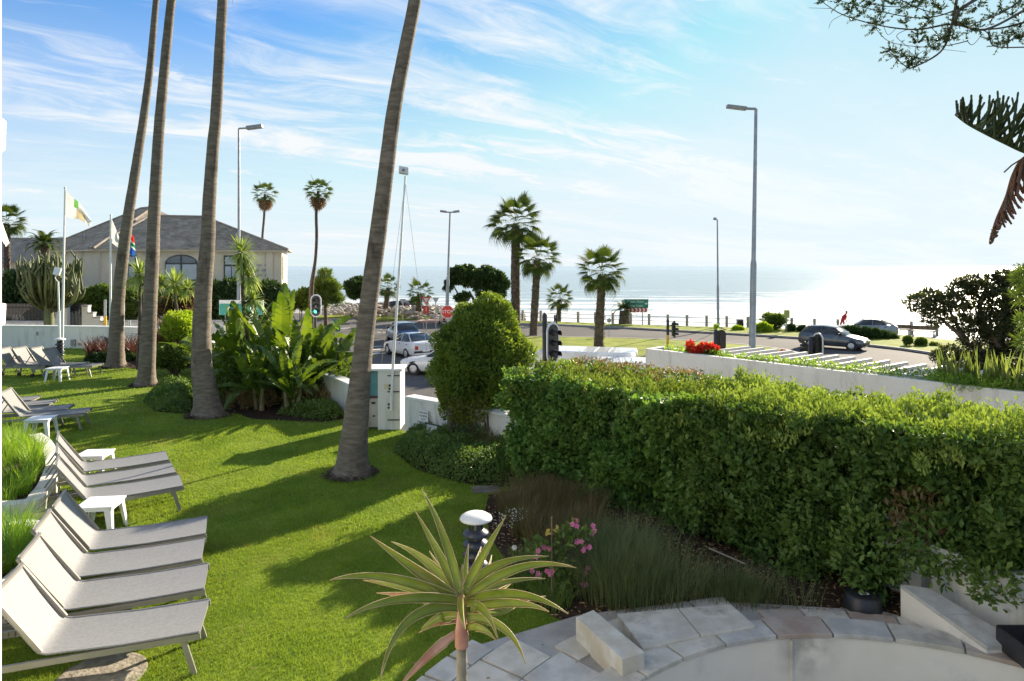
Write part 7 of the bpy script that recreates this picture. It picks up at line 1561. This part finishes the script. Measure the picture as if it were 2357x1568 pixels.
# windows on the main front
def win(a_, z0, z1, wd, arch=False):
    fr_ = G(); cz = (z0 + z1) / 2
    o = None; g = G(); g.box(hw(a_, -.02, cz), (wd + .1, .10, z1 - z0 + .1), rot=ROT)
    if not arch: o = g.build('window', MT['black'], hs); gg = G(); gg.box(hw(a_ - wd * .24, -.085, z0 + (z1 - z0) * .31), (wd * .42, .02, (z1 - z0) * .54), rot=ROT); gg.build('pane', MT['blind'], o); gg = G(); gg.box(hw(a_ + wd * .24, -.085, z0 + (z1 - z0) * .31), (wd * .42, .02, (z1 - z0) * .54), rot=ROT); gg.build('pane', MT['blind'], o); gg = G(); gg.box(hw(a_, -.085, z0 + (z1 - z0) * .81), (wd * .9, .02, (z1 - z0) * .30), rot=ROT); gg.build('pane', MT['blind'], o)
    else:
        r_ = wd / 2; pts = [(-r_, z0)] + [(r_, z0)] + [(r_ * math.cos(R(k * 10)), z1 - r_ * .62 + r_ * .62 * math.sin(R(k * 10))) for k in range(0, 19)]
        def fan(y, s_): return [hw(a_ + x * s_, y, z0 + .0 + (z - z0) * s_ + (1 - s_) * (z1 - z0) * .5) for x, z in pts]
        g = G(); n = len(pts); q = fan(-.10, 1.0) + fan(.1, 1.0); g.add(q, [tuple(range(n)), tuple(range(n, 2 * n))[::-1]] + [(i, n + i, n + (i + 1) % n, (i + 1) % n) for i in range(n)]); o = g.build('arched_window', mat('dark_frame', (.06, .055, .06), (.09, .08, .08), 2, .6), hs)
        zsp = z1 - r_ * .62
        for s0, s1, zz0, zz1, mm in ((-.94, -.06, z0 + .12, zsp - .05, MT['blind']), (.06, .94, z0 + .12, zsp - .05, MT['blind'])):
            gg = G(); gg.box(hw(a_ + r_ * (s0 + s1) / 2, -.115, (zz0 + zz1) / 2), (r_ * (s1 - s0), .02, zz1 - zz0), rot=ROT); gg.build('pane', mm, o)
        for s0, s1 in ((-.86, -.06), (.06, .86)):
            pp = [(r_ * s0, zsp + .06), (r_ * s1, zsp + .06)]; ks = [s1 + (s0 - s1) * k / 6 for k in range(7)]
            pp += [(r_ * s_, zsp - .02 + r_ * .62 * .88 * math.sqrt(max(0.02, 1 - (s_ / .99) ** 2))) for s_ in ks]
            gg = G(); q = [hw(a_ + x, -.118, z) for x, z in pp]; gg.add(q, [tuple(range(len(q)))]); gg.build('pane', MT['glass'], o)
    g = G(); g.box(hw(a_, -.12, z0 - .10), (wd + .25, .22, .08), rot=ROT); g.build('sill', MT['creamt'] if arch else MT['black'], o); return o
def af(u):   # along-front coordinate for a picture column
    k = (u - CX) / FPX; return (k * C0.y - C0.x) / (fx.x - k * fx.y)
win(af(418), 2.35, 4.35, 2.25, True); win(af(533), 2.35, 4.25, 1.0); win(af(297), 2.35, 4.25, .9); win(af(297), -1.2, .6, .9); win(af(418), -1.3, .5, 1.8); win(af(533), -1.3, .5, 1.0)
for k, z in enumerate((3.55, 3.15, 2.75)):
    g = G()
    for q in range(9):
        if q != (5, 3, 4)[k]: g.box(hw(af(582) + q * .15 + .1 * k, -.02, z), (.10, .04, .15 + .04 * ((q * 7) % 2)), rot=ROT)
    g.build('wall_lettering', MT['steel'], hs, 'stuff')
g = G(); g.box(hw(LH + .02, 1.2, 3.3), (.06, .8, 1.9), rot=ROT); o = g.build('window', MT['black'], hs); g = G(); g.box(hw(LH + .06, 1.2, 3.3), (.02, .6, 1.6), rot=ROT); g.build('pane', MT['glass'], o)
g = G(); g.box(ww(8.0, -.02, 3.3), (.9, .08, 1.7), rot=Rw); o = g.build('window', MT['black'], hs); g = G(); g.box(ww(8.0, -.07, 3.3), (.7, .02, 1.5), rot=Rw); g.build('pane', MT['glass'], o)
# far left neighbouring house
nh = thing('house', 'neighbouring cream house with a low grey roof at the far left edge', 'house', (Xl(40, 60), 60, RZ))
g = G(); g.box((Xl(20, 60), 63, .9), (14, 6, 5.8)); g.build('wall', MT['cream'], nh); X0, X1 = Xl(20, 60) - 7.4, Xl(20, 60) + 7.4
g = G(); g.add([(X0, 59.5, 3.8), (X1, 59.5, 3.8), (X1, 66.5, 3.8), (X0, 66.5, 3.8), (X0 + 3, 63, 6.1), (X1 - 3, 63, 6.1)], [(0, 1, 5, 4), (1, 2, 5), (2, 3, 4, 5), (3, 0, 4)]); g.build('roof', MT['roof'], nh)
g = G(); g.box((Xl(38, 60), 59.95, 2.2), (1.6, .1, 1.6)); o = g.build('window', MT['black'], nh); g = G(); g.box((Xl(38, 60), 59.88, 2.2), (1.3, .02, 1.3)); g.build('pane', MT['glass'], o)
# stepped street wall with palisade fence
sw = thing('street_wall', 'white stepped street wall with grey capped piers before the house', 'wall', (Xl(150, 42), 42, RZ)); Yw = 42.
def vz(v): return CAMH - (v - HV) / FPX * Yw
segs = [(-60, 120, 742), (120, 132, 732), (132, 144, 722), (144, 158, 708)]; g = G()
for u0, u1, v in segs + [(192, 206, 706), (206, 218, 722), (218, 235, 732), (235, 520, 741)]: g.box(((Xl(u0, Yw) + Xl(u1, Yw)) / 2, Yw, (vz(v) + RZ) / 2), (Xl(u1, Yw) - Xl(u0, Yw), .3, vz(v) - RZ))
g.build('wall_body', MT['wall'], sw); g = G()
for u0, u1, v in segs + [(192, 206, 706), (206, 218, 722), (218, 235, 732), (235, 520, 741)]: g.box(((Xl(u0, Yw) + Xl(u1, Yw)) / 2, Yw, vz(v) + .05), (Xl(u1, Yw) - Xl(u0, Yw) + .04, .40, .1))
g.build('coping', MT['steel'], sw)
fe = thing('palisade_fence', 'dark steel palisade fence and gate behind the stepped street wall', 'fence', (Xl(80, 42.4), 42.4, RZ)); me = None
for k in range(0, 58):
    u = 10 + k * 3.3
    if me is None: g = G(); g.box(fe.location + Vector((0, 0, 1.6)), (.05, .03, 3.1)); o = g.build('pale', MT['black'], fe); me = o.data
    else: o = link('pale', me, fe)
    o.location = Vector((Xl(u, 42.4), 42.4, RZ)) - fe.location
for z in (-.6, .95): g = G(); g.beam((Xl(10, 42.4), 42.45, z), (Xl(200, 42.4), 42.45, z), .04, .06); g.build('rail', MT['black'], fe)
aw = thing('canvas_awning', 'white canvas awning tip poking out beside the facade on the left', 'awning', (Xl(5, 9), 9, dp(0, 520, 9).z))
g = G(); g.add([dp(-10, 470, 9), dp(22, 560, 9), dp(14, 566, 8.6), dp(-20, 520, 8.4)], [(0, 1, 2, 3)]); g.add([dp(-10, 474, 9.04), dp(20, 560, 9.04), dp(14, 568, 8.64), dp(-20, 524, 8.44)], [(3, 2, 1, 0)]); g.build('canvas', MT['plastic'], aw)
# kerb side bits
for u, v, lab in ((298, 742, 'small grey post behind the curved garden wall'),): o = thing('bollard', lab, 'bollard', (Xl(u, 36), 36, RZ)); g = G(); g.tube([(Xl(u, 36), 36, RZ), dp(u, 738, 36)], .08, 8); g.build('post', MT['steel'], o)
# path light under the hedge
hl = thing('hose_box', 'low black round valve box under the hedge by the paving', 'box', gp(1985, 1400, 0)); p = gp(1985, 1400, 0)
g = G(); g.lathe([(.001, .16), (.15, .16), (.17, .14), (.19, .0)], p, 20); g.build('body', MT['black'], hl); g = G(); g.box(p + Vector((0, -.03, .166)), (.09, .04, .006)); g.build('label_plate', MT['plastic'], hl)
